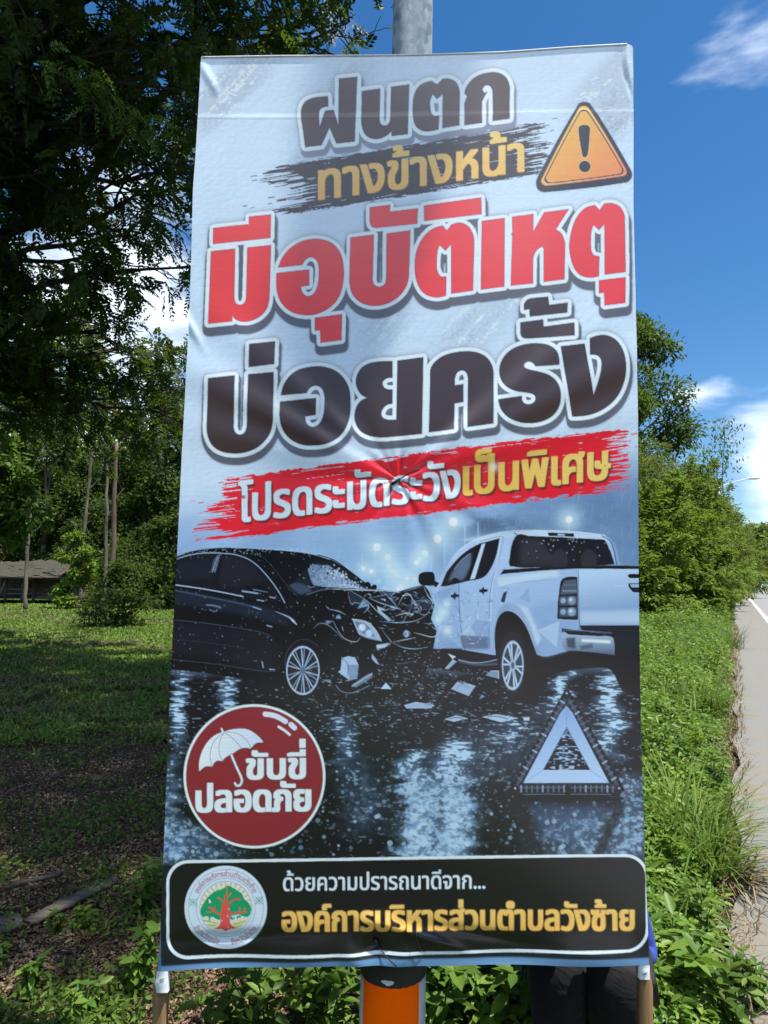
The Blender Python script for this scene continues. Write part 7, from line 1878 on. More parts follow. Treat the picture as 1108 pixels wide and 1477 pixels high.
    # ---------- black headline
    l3 = [E([(281, 237), (400, 224), (397, 330), (278, 343)]),
          E([(93, 394), (215, 380), (210, 615), (218, 642, 1), (239, 653, 1), (260, 642, 1), (270, 612), (276, 375), (394, 366), (391, 590), (375, 652, 1), (330, 705, 1), (272, 732, 1), (215, 739, 1), (155, 730, 1), (112, 702, 1), (89, 652, 1), (86, 600)]),
          E([(426, 473), (445, 415, 1), (490, 365, 1), (550, 344, 1), (622, 342, 1), (690, 370, 1), (735, 430, 1), (747, 500, 1), (741, 580, 1), (710, 650, 1), (650, 694, 1), (580, 706, 1), (520, 700, 1), (465, 670, 1), (431, 620, 1), (421, 560), (423, 502), (589, 487), (587, 565), (540, 572), (546, 603, 1), (571, 620, 1), (600, 608, 1), (621, 570, 1), (627, 490, 1), (616, 446, 1), (590, 430, 1), (562, 440, 1), (546, 465)]),
          E([(960, 318), (1078, 304), (1072, 655), (905, 670), (840, 664, 1), (792, 640, 1), (766, 592, 1), (769, 540, 1), (788, 506, 1), (820, 488), (790, 468, 1), (771, 425, 1), (776, 382, 1), (802, 345, 1), (850, 325, 1), (938, 320), (938, 398), (912, 400, 1), (893, 420, 1), (905, 445, 1), (938, 450), (938, 516), (908, 525, 1), (887, 558, 1), (900, 584, 1), (955, 588)]),
          F([(58, 648), (64, 400), (67, 355, 1), (87, 325, 1), (130, 296, 1), (200, 280, 1), (268, 282, 1), (320, 306, 1), (348, 352, 1), (352, 410), (350, 610), (232, 627), (236, 400), (225, 373, 1), (205, 367, 1), (186, 378, 1), (176, 410), (177, 434), (215, 428), (215, 510), (175, 517), (172, 635)]),
          F([(650, 342), (648, 305, 1), (632, 272, 1), (590, 248, 1), (520, 244, 1), (450, 262, 1), (402, 300, 1), (379, 352, 1), (383, 402, 1), (408, 440, 1), (450, 462, 1), (505, 470, 1), (532, 478, 1), (541, 495, 1), (533, 513, 1), (512, 522, 1), (490, 517, 1), (479, 500), (480, 484), (371, 500), (387, 550, 1), (425, 587, 1), (490, 607, 1), (560, 602, 1), (618, 575, 1), (650, 530, 1), (657, 470, 1), (640, 420, 1), (605, 389, 1), (555, 373, 1), (515, 364, 1), (493, 354, 1), (491, 340, 1), (507, 328, 1), (526, 332, 1), (542, 350)]),
          F([(656, 258), (766, 244), (808, 475), (838, 378, 1), (842, 322, 1), (826, 299, 1), (790, 295), (790, 220), (830, 206, 1), (872, 206, 1), (916, 231, 1), (946, 282, 1), (957, 350, 1), (950, 412, 1), (920, 480, 1), (870, 530, 1), (800, 565, 1), (710, 577)]),
          F([(474, 148), (578, 134), (580, 167), (720, 148), (720, 208), (510, 222), (483, 216, 1), (474, 196)]),
          F([(490, 66), (506, 44, 1), (540, 36), (601, 30), (605, 68), (690, 57), (688, 103), (517, 122), (515, 88), (490, 92)])]
    headline(art, l3, K3, 6, ow=6.2, sw=3.0, sh=(1.0, 8.0), shcol=(68, 64, 74))
    # ---------- warning triangle
    tri = B([(742, 318, 1), (768, 308, 1), (796, 318, 1), (978, 622, 1), (983, 655, 1), (958, 680, 1), (590, 724, 1), (556, 712, 1), (547, 678, 1), (556, 650)])
    x0, y0, m = art.cover([spline(tri)], pad=8)
    art.put(x0, y0, blur(m, 5), (96, 104, 120), 0.4)
    art.poly(tri, (32, 30, 38), pid=3)
    def rtri(sc, col, col2=None):
        p = [(744, 338, 1), (766, 326, 1), (788, 338, 1), (956, 618, 1), (958, 642, 1), (938, 652, 1), (596, 694, 1), (574, 684, 1), (572, 664, 1)]
        cxx, cyy = 766, 560
        p = [(cxx + (a - cxx) * sc, cyy + (b - cyy) * sc, 1) for a, b, _ in p]
        art.poly(B(p), col, col2=col2, g=(P_(B, 700, 400), P_(B, 900, 660)))
    rtri(1.0, (226, 172, 74), (214, 116, 70))
    rtri(0.965, (236, 192, 108), (222, 134, 86))
    rtri(0.925, (36, 30, 36))
    rtri(0.885, (236, 190, 116), (224, 140, 88))
    rtri(0.868, (226, 166, 62), (224, 128, 72))
    art.poly(B([(738, 432, 1), (748, 417, 1), (768, 413, 1), (788, 417, 1), (795, 434, 1), (784, 556, 1), (768, 568, 1), (756, 558, 1)]), (240, 214, 150), 0.8)
    art.poly(B([(740, 432, 1), (750, 419, 1), (768, 415, 1), (786, 419, 1), (793, 434, 1), (782, 554, 1), (768, 566, 1), (758, 556, 1)]), (30, 28, 36))
    art.disc(*P_(B, 768, 606), 9.2, (246, 214, 150), 0.8)
    art.disc(*P_(B, 768, 606), 8.4, (30, 28, 36))
    # ---------- red ribbon and its text
    brush_band(art, ((321, 690), (898, 618)), ((340, 775), (898, 706)), 272, 922, (214, 32, 44), 7, 8, rag=(62, 36), edge=3)
    gw = text_polys('โปรดระมัดระวัง', (344.5, 752.5), (662, 717.5), 71)
    gy = text_polys('เป็นพิเศษ', (669, 714.5), (879, 690), 72)
    masks = [text_mask(art, gw, 1.9), text_mask(art, gy, 2.2)]
    for x0, y0, m in masks:
        sh = np.maximum(np.roll(np.roll(m, 7, 0), 5, 1), np.roll(np.roll(m, 3, 0), -2, 1))
        art.put(x0, y0, blur(sh, 2), (48, 34, 38), 0.85)
    x0, y0, m = masks[0]
    art.put(x0, y0, m, (214, 226, 243), 1, 16)
    x0, y0, m = masks[1]
    t = np.linspace(0, 1, m.shape[1], dtype=np.float32)[None, :, None]
    art.put(x0, y0, m, (ink((246, 186, 84)) * (1 - t) + ink((248, 202, 112)) * t) * np.ones(m.shape + (1,), np.float32), 1, 17)
    art.glow(711, 674, 6, (255, 246, 220), 0.8)
    # ---------- round badge
    I = Reg(230, 980, 3.0778)
    bx, by = P_(I, 422, 428)
    bx, by, rx, ry = bx, by, 102.3, 103.8
    art.disc(bx + 1, by + 3, rx + 1, (10, 12, 18), 0.55, soft=3, ry=ry + 1)
    art.disc(bx, by, rx, (222, 230, 242), ry=ry, pid=11)
    art.disc(bx, by, rx - 3.6, (60, 26, 32), ry=ry - 3.6)
    x0, y0, x1, y1 = art.box(bx - rx, by - ry, bx + rx, by + ry)
    art.disc(bx, by, rx - 4.4, (128, 36, 46), ry=ry - 4.4)
    q = lambda *p: I(list(p))
    for pts, w in ((((470, 152), (515, 160), (560, 184)), 7.4), (((585, 198), (600, 212)), 7.6), (((530, 208), (556, 224), (578, 242)), 3.8)):
        art.line(q(*pts), w, (206, 212, 226), pid=11)
    um = q((178, 408), (180, 350, 1), (205, 290, 1), (240, 252, 1), (278, 234), (272, 214), (279, 214), (287, 232), (330, 220, 1), (390, 220, 1), (440, 250, 1), (463, 278), (430, 282, 1), (408, 305), (365, 305, 1), (330, 326), (295, 345, 1), (280, 362), (252, 362, 1), (236, 386), (205, 386, 1))
    x0, y0, m = art.cover([spline(um)], pad=4)
    art.put(x0, y0, (dist_to(m, 4) < 2.0).astype(np.float32), (56, 50, 60), 0.9)
    art.poly(um, (224, 232, 244), pid=19, col2=(196, 208, 228), g=(P_(I, 220, 260), P_(I, 420, 330)))
    for pts in (((287, 236), (245, 270), (225, 330), (234, 384)), ((287, 236), (268, 275), (265, 320), (280, 360)), ((290, 236), (320, 255), (350, 285), (366, 304)), ((294, 232), (350, 240), (385, 265), (408, 304))):
        art.line(q(*pts), 0.9, (104, 110, 128), 0.9)
    for w, c in ((4.6, (50, 42, 50)), (3.2, (214, 222, 236))):
        art.line(q((320, 334), (344, 390), (366, 440), (362, 462), (346, 470), (336, 458)), w, c, pid=19)
    for txt, p0, p1, sz, dil in (('ขับขี่', (391, 440), (645, 436), 51.5, 2.3), ('ปลอดภัย', (168, 586), (668, 580), 54, 2.4)):
        g = text_polys(txt, P_(I, *p0), P_(I, *p1), sz)
        x0, y0, m = text_mask(art, g, dil)
        art.put(x0, y0, (dist_to(m, 5) < 3.0).astype(np.float32), (50, 34, 40), 0.75)
        art.put(x0, y0, m, (222, 230, 243), 1, 18)
    # ---------- footer: dark margin, rounded panel, hem
    yb = lambda x: 1237.0 + (x - 241) / (934 - 241) * -3.5
    low = sstep(0, 14, Y - 1236 + 3.5 * (X - 241) / 693)
    art.c += (ink((18, 24, 34)) - art.c) * (low * sstep(1230, 1240, Y))[..., None]
    def rrect(l, t, rr, b, tl, tr, bl, br, R_):
        # corner heights differ slightly: sides are not parallel
        pts = []
        for cx_, cy_, a0 in ((l + R_, tl + R_, 180), (rr - R_, tr + R_, 270), (rr - R_, br - R_, 0), (l + R_, bl - R_, 90)):
            for i in range(9):
                a = math.radians(a0 + i * 11.25)
                pts.append((cx_ + R_ * math.cos(a), cy_ + R_ * math.sin(a)))
        return pts
    art.poly(rrect(240.5, 0, 935.5, 0, 1240, 1232.5, 1384.5, 1372.5, 32), (216, 228, 243), pid=12)
    art.poly(rrect(244.6, 0, 931.2, 0, 1244.3, 1236.6, 1379.6, 1368.2, 28.5), (16, 16, 23))
    # hem strip
    hy = lambda x: np.interp(x, (228, 570, 940), (1392.5, 1383.5, 1380.2))
    hb = sstep(-0.8, 0.8, Y - hy(X))
    art.c += (ink((92, 128, 166)) - art.c) * hb[..., None]
    art.c += (ink((40, 56, 76)) - art.c) * (np.exp(-((Y - hy(X)) / 1.4) ** 2) * 0.6)[..., None]
    art.pid[(hb > 0.5) & (X < 990)] = 14
    side = sstep(5.5, 4.5, X - np.interp(Y, (84, 1230, 1400), (-50, 225, 228.0))) * sstep(1280, 1330, Y)
    art.c += (ink((70, 104, 148)) - art.c) * (side * 0.7)[..., None]
    for txt, p0, p1, sz, dl, c1, c2, pid in (('ด้วยความปรารถนาดีจาก...', (409, 1285), (700, 1282.5), 35.0, 0.55, (214, 226, 243), (214, 226, 243), 20),
                                             ('องค์การบริหารส่วนตำบลวังซ้าย', (408, 1343.8), (913.5, 1340.8), 51.0, 1.75, (252, 204, 118), (240, 172, 80), 21)):
        g = text_polys(txt, p0, p1, sz)
        x0, y0, m = text_mask(art, g, dl)
        if pid == 21:
            art.put(x0, y0, (dist_to(m, 4) < 2.4).astype(np.float32), (120, 84, 46), 0.7)
        t = np.linspace(0, 1, m.shape[0], dtype=np.float32)[:, None, None]
        art.put(x0, y0, m, (ink(c1) * (1 - t) + ink(c2) * t) * np.ones(m.shape + (1,), np.float32), 1, pid)
    paint_seal(art, Reg(255, 1240, 1108 / 140.0))
    # fine horizontal weave of the vinyl
    wv = vnoise(H, W, 1.0, 240, 91)
    art.c *= (1 + 0.10 * (wv - 0.5) + 0.05 * (fbm(H, W, 3, 3, 92, 2) - 0.5))[..., None]
    # crease shade painted into the ink as a faint fold line, upper part
    fl = 163 + 5 * np.sin(X / 260.0) + 0.012 * (600 - X)
    art.c *= (1 - 0.25 * np.exp(-((Y - fl) / 0.9) ** 2))[..., None]
    return art


def paint_seal(art, R):
    k = 13
    q = lambda *p: R(list(p))
    cx, cy = P_(R, 560, 548)
    s = 1 / R.k
    wht = (204, 218, 240)
    art.disc(cx, cy, 59.3, wht, ry=61.2, pid=k)
    for rx, ry in ((432, 446), (338, 346), (300, 308)):
        art.disc(cx, cy, rx * s, (112, 116, 160), 0.9, ry=ry * s, ring=0.7, soft=0.35)
    # sun rays
    for i in range(15):
        a = math.radians(-172 + i * 11.8)
        r0, r1 = 180, 296
        p = [(560 + r0 * math.cos(a - .022), 548 + r0 * math.sin(a - .022)), (560 + r1 * math.cos(a - .045), 548 + r1 * math.sin(a - .045)), (560 + r1 * math.cos(a + .045), 548 + r1 * math.sin(a + .045)), (560 + r0 * math.cos(a + .022), 548 + r0 * math.sin(a + .022))]
        art.poly(R(p), (206, 184, 84))
    # fields
    for pts, c in ((((290, 650), (480, 690), (480, 800), (400, 800), (330, 730)), (206, 206, 160)), (((620, 700), (820, 650), (800, 720), (720, 790), (640, 800)), (206, 200, 150)), (((300, 680), (480, 720), (470, 730), (310, 700)), (150, 160, 110)), (((340, 730), (470, 745), (440, 760), (370, 760)), (160, 170, 120)),
                   (((640, 730), (800, 690), (790, 705), (650, 748)), (150, 160, 110)), (((650, 760), (760, 735), (740, 760), (670, 775)), (170, 176, 130))):
        art.poly(q(*pts), c, 0.9)
    gr = (20, 140, 92)
    art.poly(q((585, 290), (640, 315, 1), (690, 345, 1), (745, 385, 1), (770, 440, 1), (820, 490, 1), (850, 550, 1), (840, 620, 1), (810, 655), (770, 650), (740, 640), (720, 670), (705, 650), (690, 690), (680, 640), (650, 680), (620, 690), (600, 640), (520, 640), (490, 690), (440, 670), (420, 650), (390, 655), (375, 710), (365, 650),
               (330, 640), (300, 660), (275, 610, 1), (275, 560, 1), (300, 510, 1), (330, 460, 1), (350, 430, 1), (400, 385, 1), (450, 350, 1), (520, 330, 1)), gr)
    art.poly(q((365, 450), (385, 455), (395, 490), (372, 494)), wht)
    art.poly(q((620, 640), (700, 622), (740, 632), (690, 640), (640, 662)), wht, 0.9)
    red = (206, 76, 74)
    art.poly(q((550, 400), (575, 400), (578, 490), (600, 500), (612, 600), (612, 720, 1), (650, 765, 1), (700, 780), (600, 795), (556, 820), (520, 795), (410, 790), (470, 765, 1), (497, 715, 1), (500, 620), (520, 500), (548, 490)), red)
    for pts, w in ((((562, 410), (575, 350), (568, 320)), 9), (((570, 430), (600, 405), (620, 375)), 8), (((535, 500), (510, 455), (470, 430)), 12), (((595, 510), (630, 465), (690, 445), (720, 450)), 13), (((505, 612), (450, 600), (425, 560), (375, 540)), 14), (((430, 580), (380, 590), (345, 590)), 8), (((610, 615), (680, 605), (740, 600), (790, 590)), 13), (((700, 605), (720, 560), (716, 540)), 8), (((750, 598), (775, 570), (780, 545)), 8), (((425, 565), (440, 540)), 7)):
        art.line(q(*pts), w * s * 1.5, red, 0.95)
    for x, y in ((590, 560), (582, 640), (516, 690), (585, 770)):
        art.disc(*P_(R, x, y), 0.9, wht, 0.8)
    # knot marks left and right
    for x, y in ((188, 482), (940, 462)):
        for dx, dy in ((40, 40), (40, -40)):
            art.line(q((x - dx, y - dy), (x + dx, y + dy)), 1.1, (20, 130, 90), smooth=False)
        for dx, dy in ((0, 34), (34, 0), (0, -34), (-34, 0)):
            art.disc(*P_(R, x + dx, y + dy), 1.3, (70, 176, 140), 0.9)
    # ring lettering
    def ring(text, a0, a1, rad, size, inward):
        gl, W_ = layout(text)
        for g_ in gl:
            pl = []
            for poly in g_:
                pp = []
                for x, y in poly:
                    a = math.radians(a0 + (a1 - a0) * x / W_)
                    rr = (rad + y * size / 1000) if not inward else (rad - y * size / 1000)
                    pp.append((560 + rr * math.cos(a), 548 + rr * math.sin(a) * 1.03))
                pl.append(R(pp))
            x0, y0, m = art.cover(pl)
            m = np.maximum(m, 0.75 * np.maximum(np.roll(m, 1, 1), np.roll(m, 1, 0)))
            art.put(x0, y0, m, (150, 52, 72), 0.92)
    ring('องค์การบริหารส่วนตำบลวังซ้าย', -153, -27, 352, 82, False)
    ring('อำเภอวังเหนือ', 150, 102, 425, 88, True)
    ring('จังหวัดลำปาง', 83, 33, 425, 88, True)

# ---------------------------------------------------------------- the banner
YB = 1.77                                            # the banner plane
LEFT = [(84, 290.7), (225, 282), (271, 278.2), (375, 275), (467, 271.6), (652, 261), (795, 254.5), (863, 251), (948, 247), (1012, 244.2), (1191, 238), (1240, 236), (1382, 229.8), (1400, 228.3)]
RIGHT = [(63.6, 911), (70, 913), (113, 913.4), (296, 912.7), (469, 917), (609, 920.6), (665, 921.4), (818, 923), (967, 925), (1045, 926), (1207, 930), (1238, 930.5), (1385, 936), (1391, 936.5)]
TOP = [(290.7, 83.5), (400, 80.5), (600, 77.2), (726, 73.7), (821, 67.4), (880, 64.6), (905, 63.8), (911, 66)]
BOT = [(228, 1400.5), (330, 1397.5), (470, 1394), (540, 1394.5), (570, 1395), (700, 1393.2), (937, 1391)]
ip = lambda v, T: np.interp(v, [a for a, b in T], [b for a, b in T])


def fold(px, py):
    """height of the cloth above its plane, metres (towards the viewer)"""
    dx, dy = px - 575.0, py - 692.0
    r = np.hypot(dx, dy) + 1e-6
    th = np.arctan2(dy, dx)
    d = -0.007 * np.exp(-(r / 30) ** 2)
    d = d + 0.0012 * np.exp(-r / 120) * np.minimum(1, r / 22) * (np.cos(7 * th + 0.8) + 0.6 * np.cos(12 * th + 2.0) + 0.4 * np.cos(19 * th))
    # long tension folds running away from the tie
    for ang, amp, w0, ln in ((-152, 0.0085, 10, 330), (-138, 0.0070, 8, 300), (-165, 0.0050, 9, 260), (-28, 0.0090, 11, 380), (-38, 0.0075, 9, 330), (-17, 0.0060, 10, 330), (22, 0.0028, 10, 220), (160, 0.0030, 10, 220), (60, 0.0024, 9, 150), (120, 0.0024, 9, 150), (-80, 0.0026, 9, 160), (-108, 0.0026, 9, 160)):
        a = math.radians(ang)
        u = dx * math.cos(a) + dy * math.sin(a)
        v = -dx * math.sin(a) + dy * math.cos(a)
        w = w0 + 0.055 * np.maximum(u, 0)
        d = d + amp * np.exp(-(v / w) ** 2) * sstep(25, 120, u) * np.exp(-np.maximum(u, 0) / ln) * sstep(ln * 1.6, ln * 0.9, u)
    # slack across the whole sheet
    d = d + 0.006 * np.sin(px / 118.0 + 0.5 + py / 420.0) * np.sin((py - 60) / 1330 * math.pi) + 0.004 * np.sin((px + py * 0.8) / 150.0)
    # fold line near the top and a wavy lower border pulled to the post
    d = d + 0.0006 * np.tanh((py - 163 - 0.012 * (600 - px)) / 2.0) * np.exp(-np.abs(py - 163) / 60.0)
    e = np.exp(-((py - 1380) / 26.0) ** 2)
    d = d + e * (0.004 * np.sin(px / 33.0 + 1) + 0.004 * np.sin(px / 61.0))
    q = np.hypot(px - 545, (py - 1366) * 1.2)
    d = d - 0.010 * np.exp(-(q / 16) ** 2) + 0.005 * np.exp(-((q - 42) / 16) ** 2) * (0.6 + 0.6 * np.sin(3 * np.arctan2(py - 1366, px - 545)))
    for cx_, cy_, a, w, l, am in ((350, 1352, -3, 9, 110, -0.004), (610, 1352, 18, 7, 55, 0.006), (700, 1350, 10, 8, 70, -0.004), (300, 110, 60, 6, 30, 0.003), (905, 100, 90, 5, 30, 0.004), (905, 120, 75, 4, 22, -0.003), (275, 470, 62, 6, 30, 0.003)):
        a = math.radians(a)
        u, v = (px - cx_) * math.cos(a) + (py - cy_) * math.sin(a), -(px - cx_) * math.sin(a) + (py - cy_) * math.cos(a)
        d = d + am * np.exp(-(v / w) ** 2 - (u / l) ** 2)
    return d


def banner_points(px, py, off=0.0):
    D = _f[None] + _R[None] * ((px - PCX) / FPX)[:, None] + _U[None] * ((PCY - py) / FPX)[:, None]
    P = CAM[None] + D * (YB / D[:, 1])[:, None]
    P[:, 1] -= fold(px, py) + off
    return P


def make_banner():
    NX, NY = 660, 1290
    S, T = np.meshgrid(np.linspace(0, 1, NX + 1), np.linspace(0, 1, NY + 1))
    py = 80 + T * 1315
    for _ in range(3):
        px = ip(py, LEFT) * (1 - S) + ip(py, RIGHT) * S
        py = ip(px, TOP) * (1 - T) + ip(px, BOT) * T
    px, py = px.ravel(), py.ravel()
    art = compose()
    # bilinear pick of the ink at every vertex
    u, v = np.clip((px - AX0) * SS - 0.5, 0, NW - 2), np.clip((py - AY0) * SS - 0.5, 0, NH - 2)
    ui, vi = u.astype(int), v.astype(int)
    fu, fv = (u - ui)[:, None], (v - vi)[:, None]
    sm = blur(art.c, 0) if False else art.c
    C = (sm[vi, ui] * (1 - fu) + sm[vi, ui + 1] * fu) * (1 - fv) + (sm[vi + 1, ui] * (1 - fu) + sm[vi + 1, ui + 1] * fu) * fv
    V = banner_points(px, py)
    idx = np.arange((NX + 1) * (NY + 1)).reshape(NY + 1, NX + 1)
    Q = np.stack([idx[:-1, :-1], idx[1:, :-1], idx[1:, 1:], idx[:-1, 1:]], -1).reshape(-1, 4)
    mid = Q[:, 0]
    pid = art.pid[np.clip(vi, 0, NH - 1), np.clip(ui, 0, NW - 1)][Q[:, 2]]
    base = at(575, 1700, YB)
    base[2] = 0
    root = empty('roadside_banner', (base[0], YB, 0.0), 'tall printed vinyl warning banner with red Thai headline and a picture of two crashed vehicles', 'banner')
    m = M('printed vinyl')
    col = m.n('ShaderNodeAttribute', attribute_name='ink').outputs['Color']
    m.set(Base_Color=col, Roughness=0.22, Specular_IOR_Level=0.8)
    names = {0: ('sheet', 'pale grey textured vinyl sheet'), 1: ('headline', 'small dark Thai headline at the top'), 2: ('brush_stripe', 'dark dry brush stripe'), 3: ('warning_sign', 'yellow warning triangle with exclamation mark'), 4: ('headline', 'large red Thai headline'),
             5: ('picture', 'rainy night road picture'), 6: ('headline', 'large black Thai headline'), 7: ('brush_stripe', 'red dry brush ribbon'), 8: ('picture_car', 'crashed black car in the picture'), 9: ('picture_pickup', 'white pickup truck in the picture'),
             10: ('picture_reflector', 'grey reflector triangle in the picture'), 11: ('badge', 'dark red round badge with white rim'), 12: ('footer_panel', 'black rounded panel with white border'), 13: ('seal', 'round white seal with a green tree'), 14: ('hem', 'blue grey hem along the bottom edge'),
             15: ('lettering', 'yellow lettering on the dark stripe'), 16: ('lettering', 'white lettering on the red ribbon'), 17: ('lettering', 'yellow lettering on the red ribbon'), 18: ('lettering', 'white lettering in the round badge'), 19: ('umbrella_emblem', 'white umbrella in the round badge'),
             20: ('lettering', 'small white lettering in the footer'), 21: ('lettering', 'yellow lettering in the footer')}
    under = {15: 2, 16: 7, 17: 7, 18: 11, 19: 11, 20: 12, 21: 12, 13: 12, 8: 5, 9: 5, 10: 5}
    made = {}
    for k in sorted(names, key=lambda k: (k in under, k)):
        f = Q[pid == k]
        if not len(f):
            continue
        used, inv = np.unique(f, return_inverse=True)
        o = mesh_obj(names[k][0], V[used], [inv.reshape(-1, 4)], m.m, made.get(under.get(k), root))
        at_ = o.data.color_attributes.new('ink', 'FLOAT_COLOR', 'POINT')
        at_.data.foreach_set('color', np.concatenate([C[used], np.ones((len(used), 1))], 1).astype(np.float32).ravel())
        o['label'] = names[k][1]
        made[k] = o
    # plain white back of the cloth
    n2, k2 = 60, 120
    S, T = np.meshgrid(np.linspace(0.001, 0.999, n2 + 1), np.linspace(0.0008, 0.9992, k2 + 1))
    py2 = 80 + T * 1315
    for _ in range(3):
        px2 = ip(py2, LEFT) * (1 - S) + ip(py2, RIGHT) * S
        py2 = ip(px2, TOP) * (1 - T) + ip(px2, BOT) * T
    VB = banner_points(px2.ravel(), py2.ravel(), -0.004)
    VB[:, 1] += 0.004
    idx = np.arange((n2 + 1) * (k2 + 1)).reshape(k2 + 1, n2 + 1)
    QB = np.stack([idx[:-1, :-1], idx[:-1, 1:], idx[1:, 1:], idx[1:, :-1]], -1).reshape(-1, 4)
    mesh_obj('backing', VB, [QB], plain('white vinyl back', (0.7, 0.7, 0.7), 0.5), root, smooth=True)
    # top welt: a rolled seam with a little thickness
    wm = plain('white welt', (0.78, 0.79, 0.80), 0.4)
    xs = np.linspace(291.5, 904, 60)
    w = Bag()
    w.tube(banner_points(xs, ip(xs, TOP) + 0.6, 0.001), 0.0022, 6)
    w.build('top_seam', wm, root, smooth=True)
    # cloth tabs wrapped round the stakes below the corners
    tabm = plain('white cloth tab', (0.66, 0.70, 0.76), 0.55, var=0.05)
    for (x0, x1, y0, y1, sk) in ((225.2, 243.3, 1400.0, 1431, -4.5), (921.5, 937.6, 1391.2, 1412, 0.5)):
        b = Bag()
        rows = []
        for t in np.linspace(0, 1, 8):
            bulge = sk * math.exp(-((t - 0.62) / 0.2) ** 2)
            xx = np.array([x0 + bulge, x0 + 1.2 + bulge * 0.4, (x0 + x1) / 2, x1 - 1, x1])
            yy = np.full(5, y0 + t * (y1 - y0))
            p = banner_points(xx, yy, 0.0)
            p[:, 1] = YB - 0.004 + np.array([0.012, 0.001, 0.0008 * math.sin(9 * t), 0.001, 0.014])
            rows.append(p)
        b.loft(rows, closed=False)
        b.build('corner_tab', tabm, root)
        st = Bag()
        c = banner_points(np.array([x0 + 5, x1 - 4.0]), np.array([y0 + 13, y0 + 8]), 0.0)
        c[:, 1] = YB - 0.0055
        st.tube(c, 0.0009, 5)
        st.build('staple', plain('steel staple', (0.2, 0.2, 0.2), 0.4, 1.0), root)
    # wooden stakes behind both edges
    woodm = wood_mat('split bamboo stake', (0.13, 0.075, 0.03), (0.38, 0.235, 0.10))
    for xa, xb, top in ((224.5, 243.0, 95), (921.5, 938.0, 78)):
        b = Bag()
        rings = []
        rs = np.random.RandomState(int(xa))
        for t in np.linspace(0, 1, 30):
            pyv = 1700 + (top - 1700) * t
            e_ = (ip(min(pyv, 1400), LEFT) + 12) if xa < 500 else (ip(min(pyv, 1391), RIGHT) - 13)
            cx = (xa + xb) / 2 if pyv > 1392 else e_ + (((xa + xb) / 2 - e_) * sstep(1340, 1392, pyv))
            cx += (-(pyv - 1400) * 0.03 if xa < 500 else 0) if pyv > 1400 else 0
            p = at(cx, pyv, YB + 0.026)
            bk_ = 0.02 * sstep(1400, 1330, pyv)
            hw = ((xb - xa) / 2 if pyv > 1385 else 5.0) / FPX * (YB + 0.02) * (1 + 0.04 * rs.randn())
            rings.append(np.array([[p[0] - hw, YB + 0.013 + bk_, p[2]], [p[0] - hw * .2, YB + 0.0085 + bk_, p[2]], [p[0] + hw, YB + 0.012 + bk_, p[2]], [p[0] + hw * 0.9, YB + 0.04 + bk_, p[2]], [p[0] - hw * 0.9, YB + 0.04 + bk_, p[2]]]))
        b.loft(rings)
        b.build('stake', woodm, root)
    # black tie wires through the cloth
    wire = plain('black tie wire', (0.012, 0.011, 0.011), 0.5)
    for pts, r in ((((563, 698), (572, 693), (580, 690), (590, 683), (600, 679), (606, 677)), 0.0016), (((543, 1358), (544, 1366), (550, 1373), (562, 1384), (572, 1393)), 0.0014), (((600, 1342), (602, 1356), (606, 1366), (612, 1373)), 0.0008)):
        P = np.array(pts, float)
        t = np.linspace(0, len(P) - 1, 16)
        xx, yy = np.interp(t, range(len(P)), P[:, 0]), np.interp(t, range(len(P)), P[:, 1])
        b = Bag()
        b.tube(banner_points(xx, yy, 0.003 + 0.004 * np.sin(np.linspace(0, 3.1, 16))), r, 6)
        b.build('tie_wire', wire, root)
    b = Bag()
    p = banner_points(np.array([541.0, 546.0]), np.array([1358.0, 1371.0]), 0.003)
    b.tube(p, 0.004, 6)
    b.build('tie_knot', wire, root)
    b = Bag()
    p = banner_points(np.array([565.0, 577.0]), np.array([699.0, 691.0]), 0.002)
    b.tube(p, 0.0045, 6)
    b.build('tie_knot', wire, root)


make_banner()


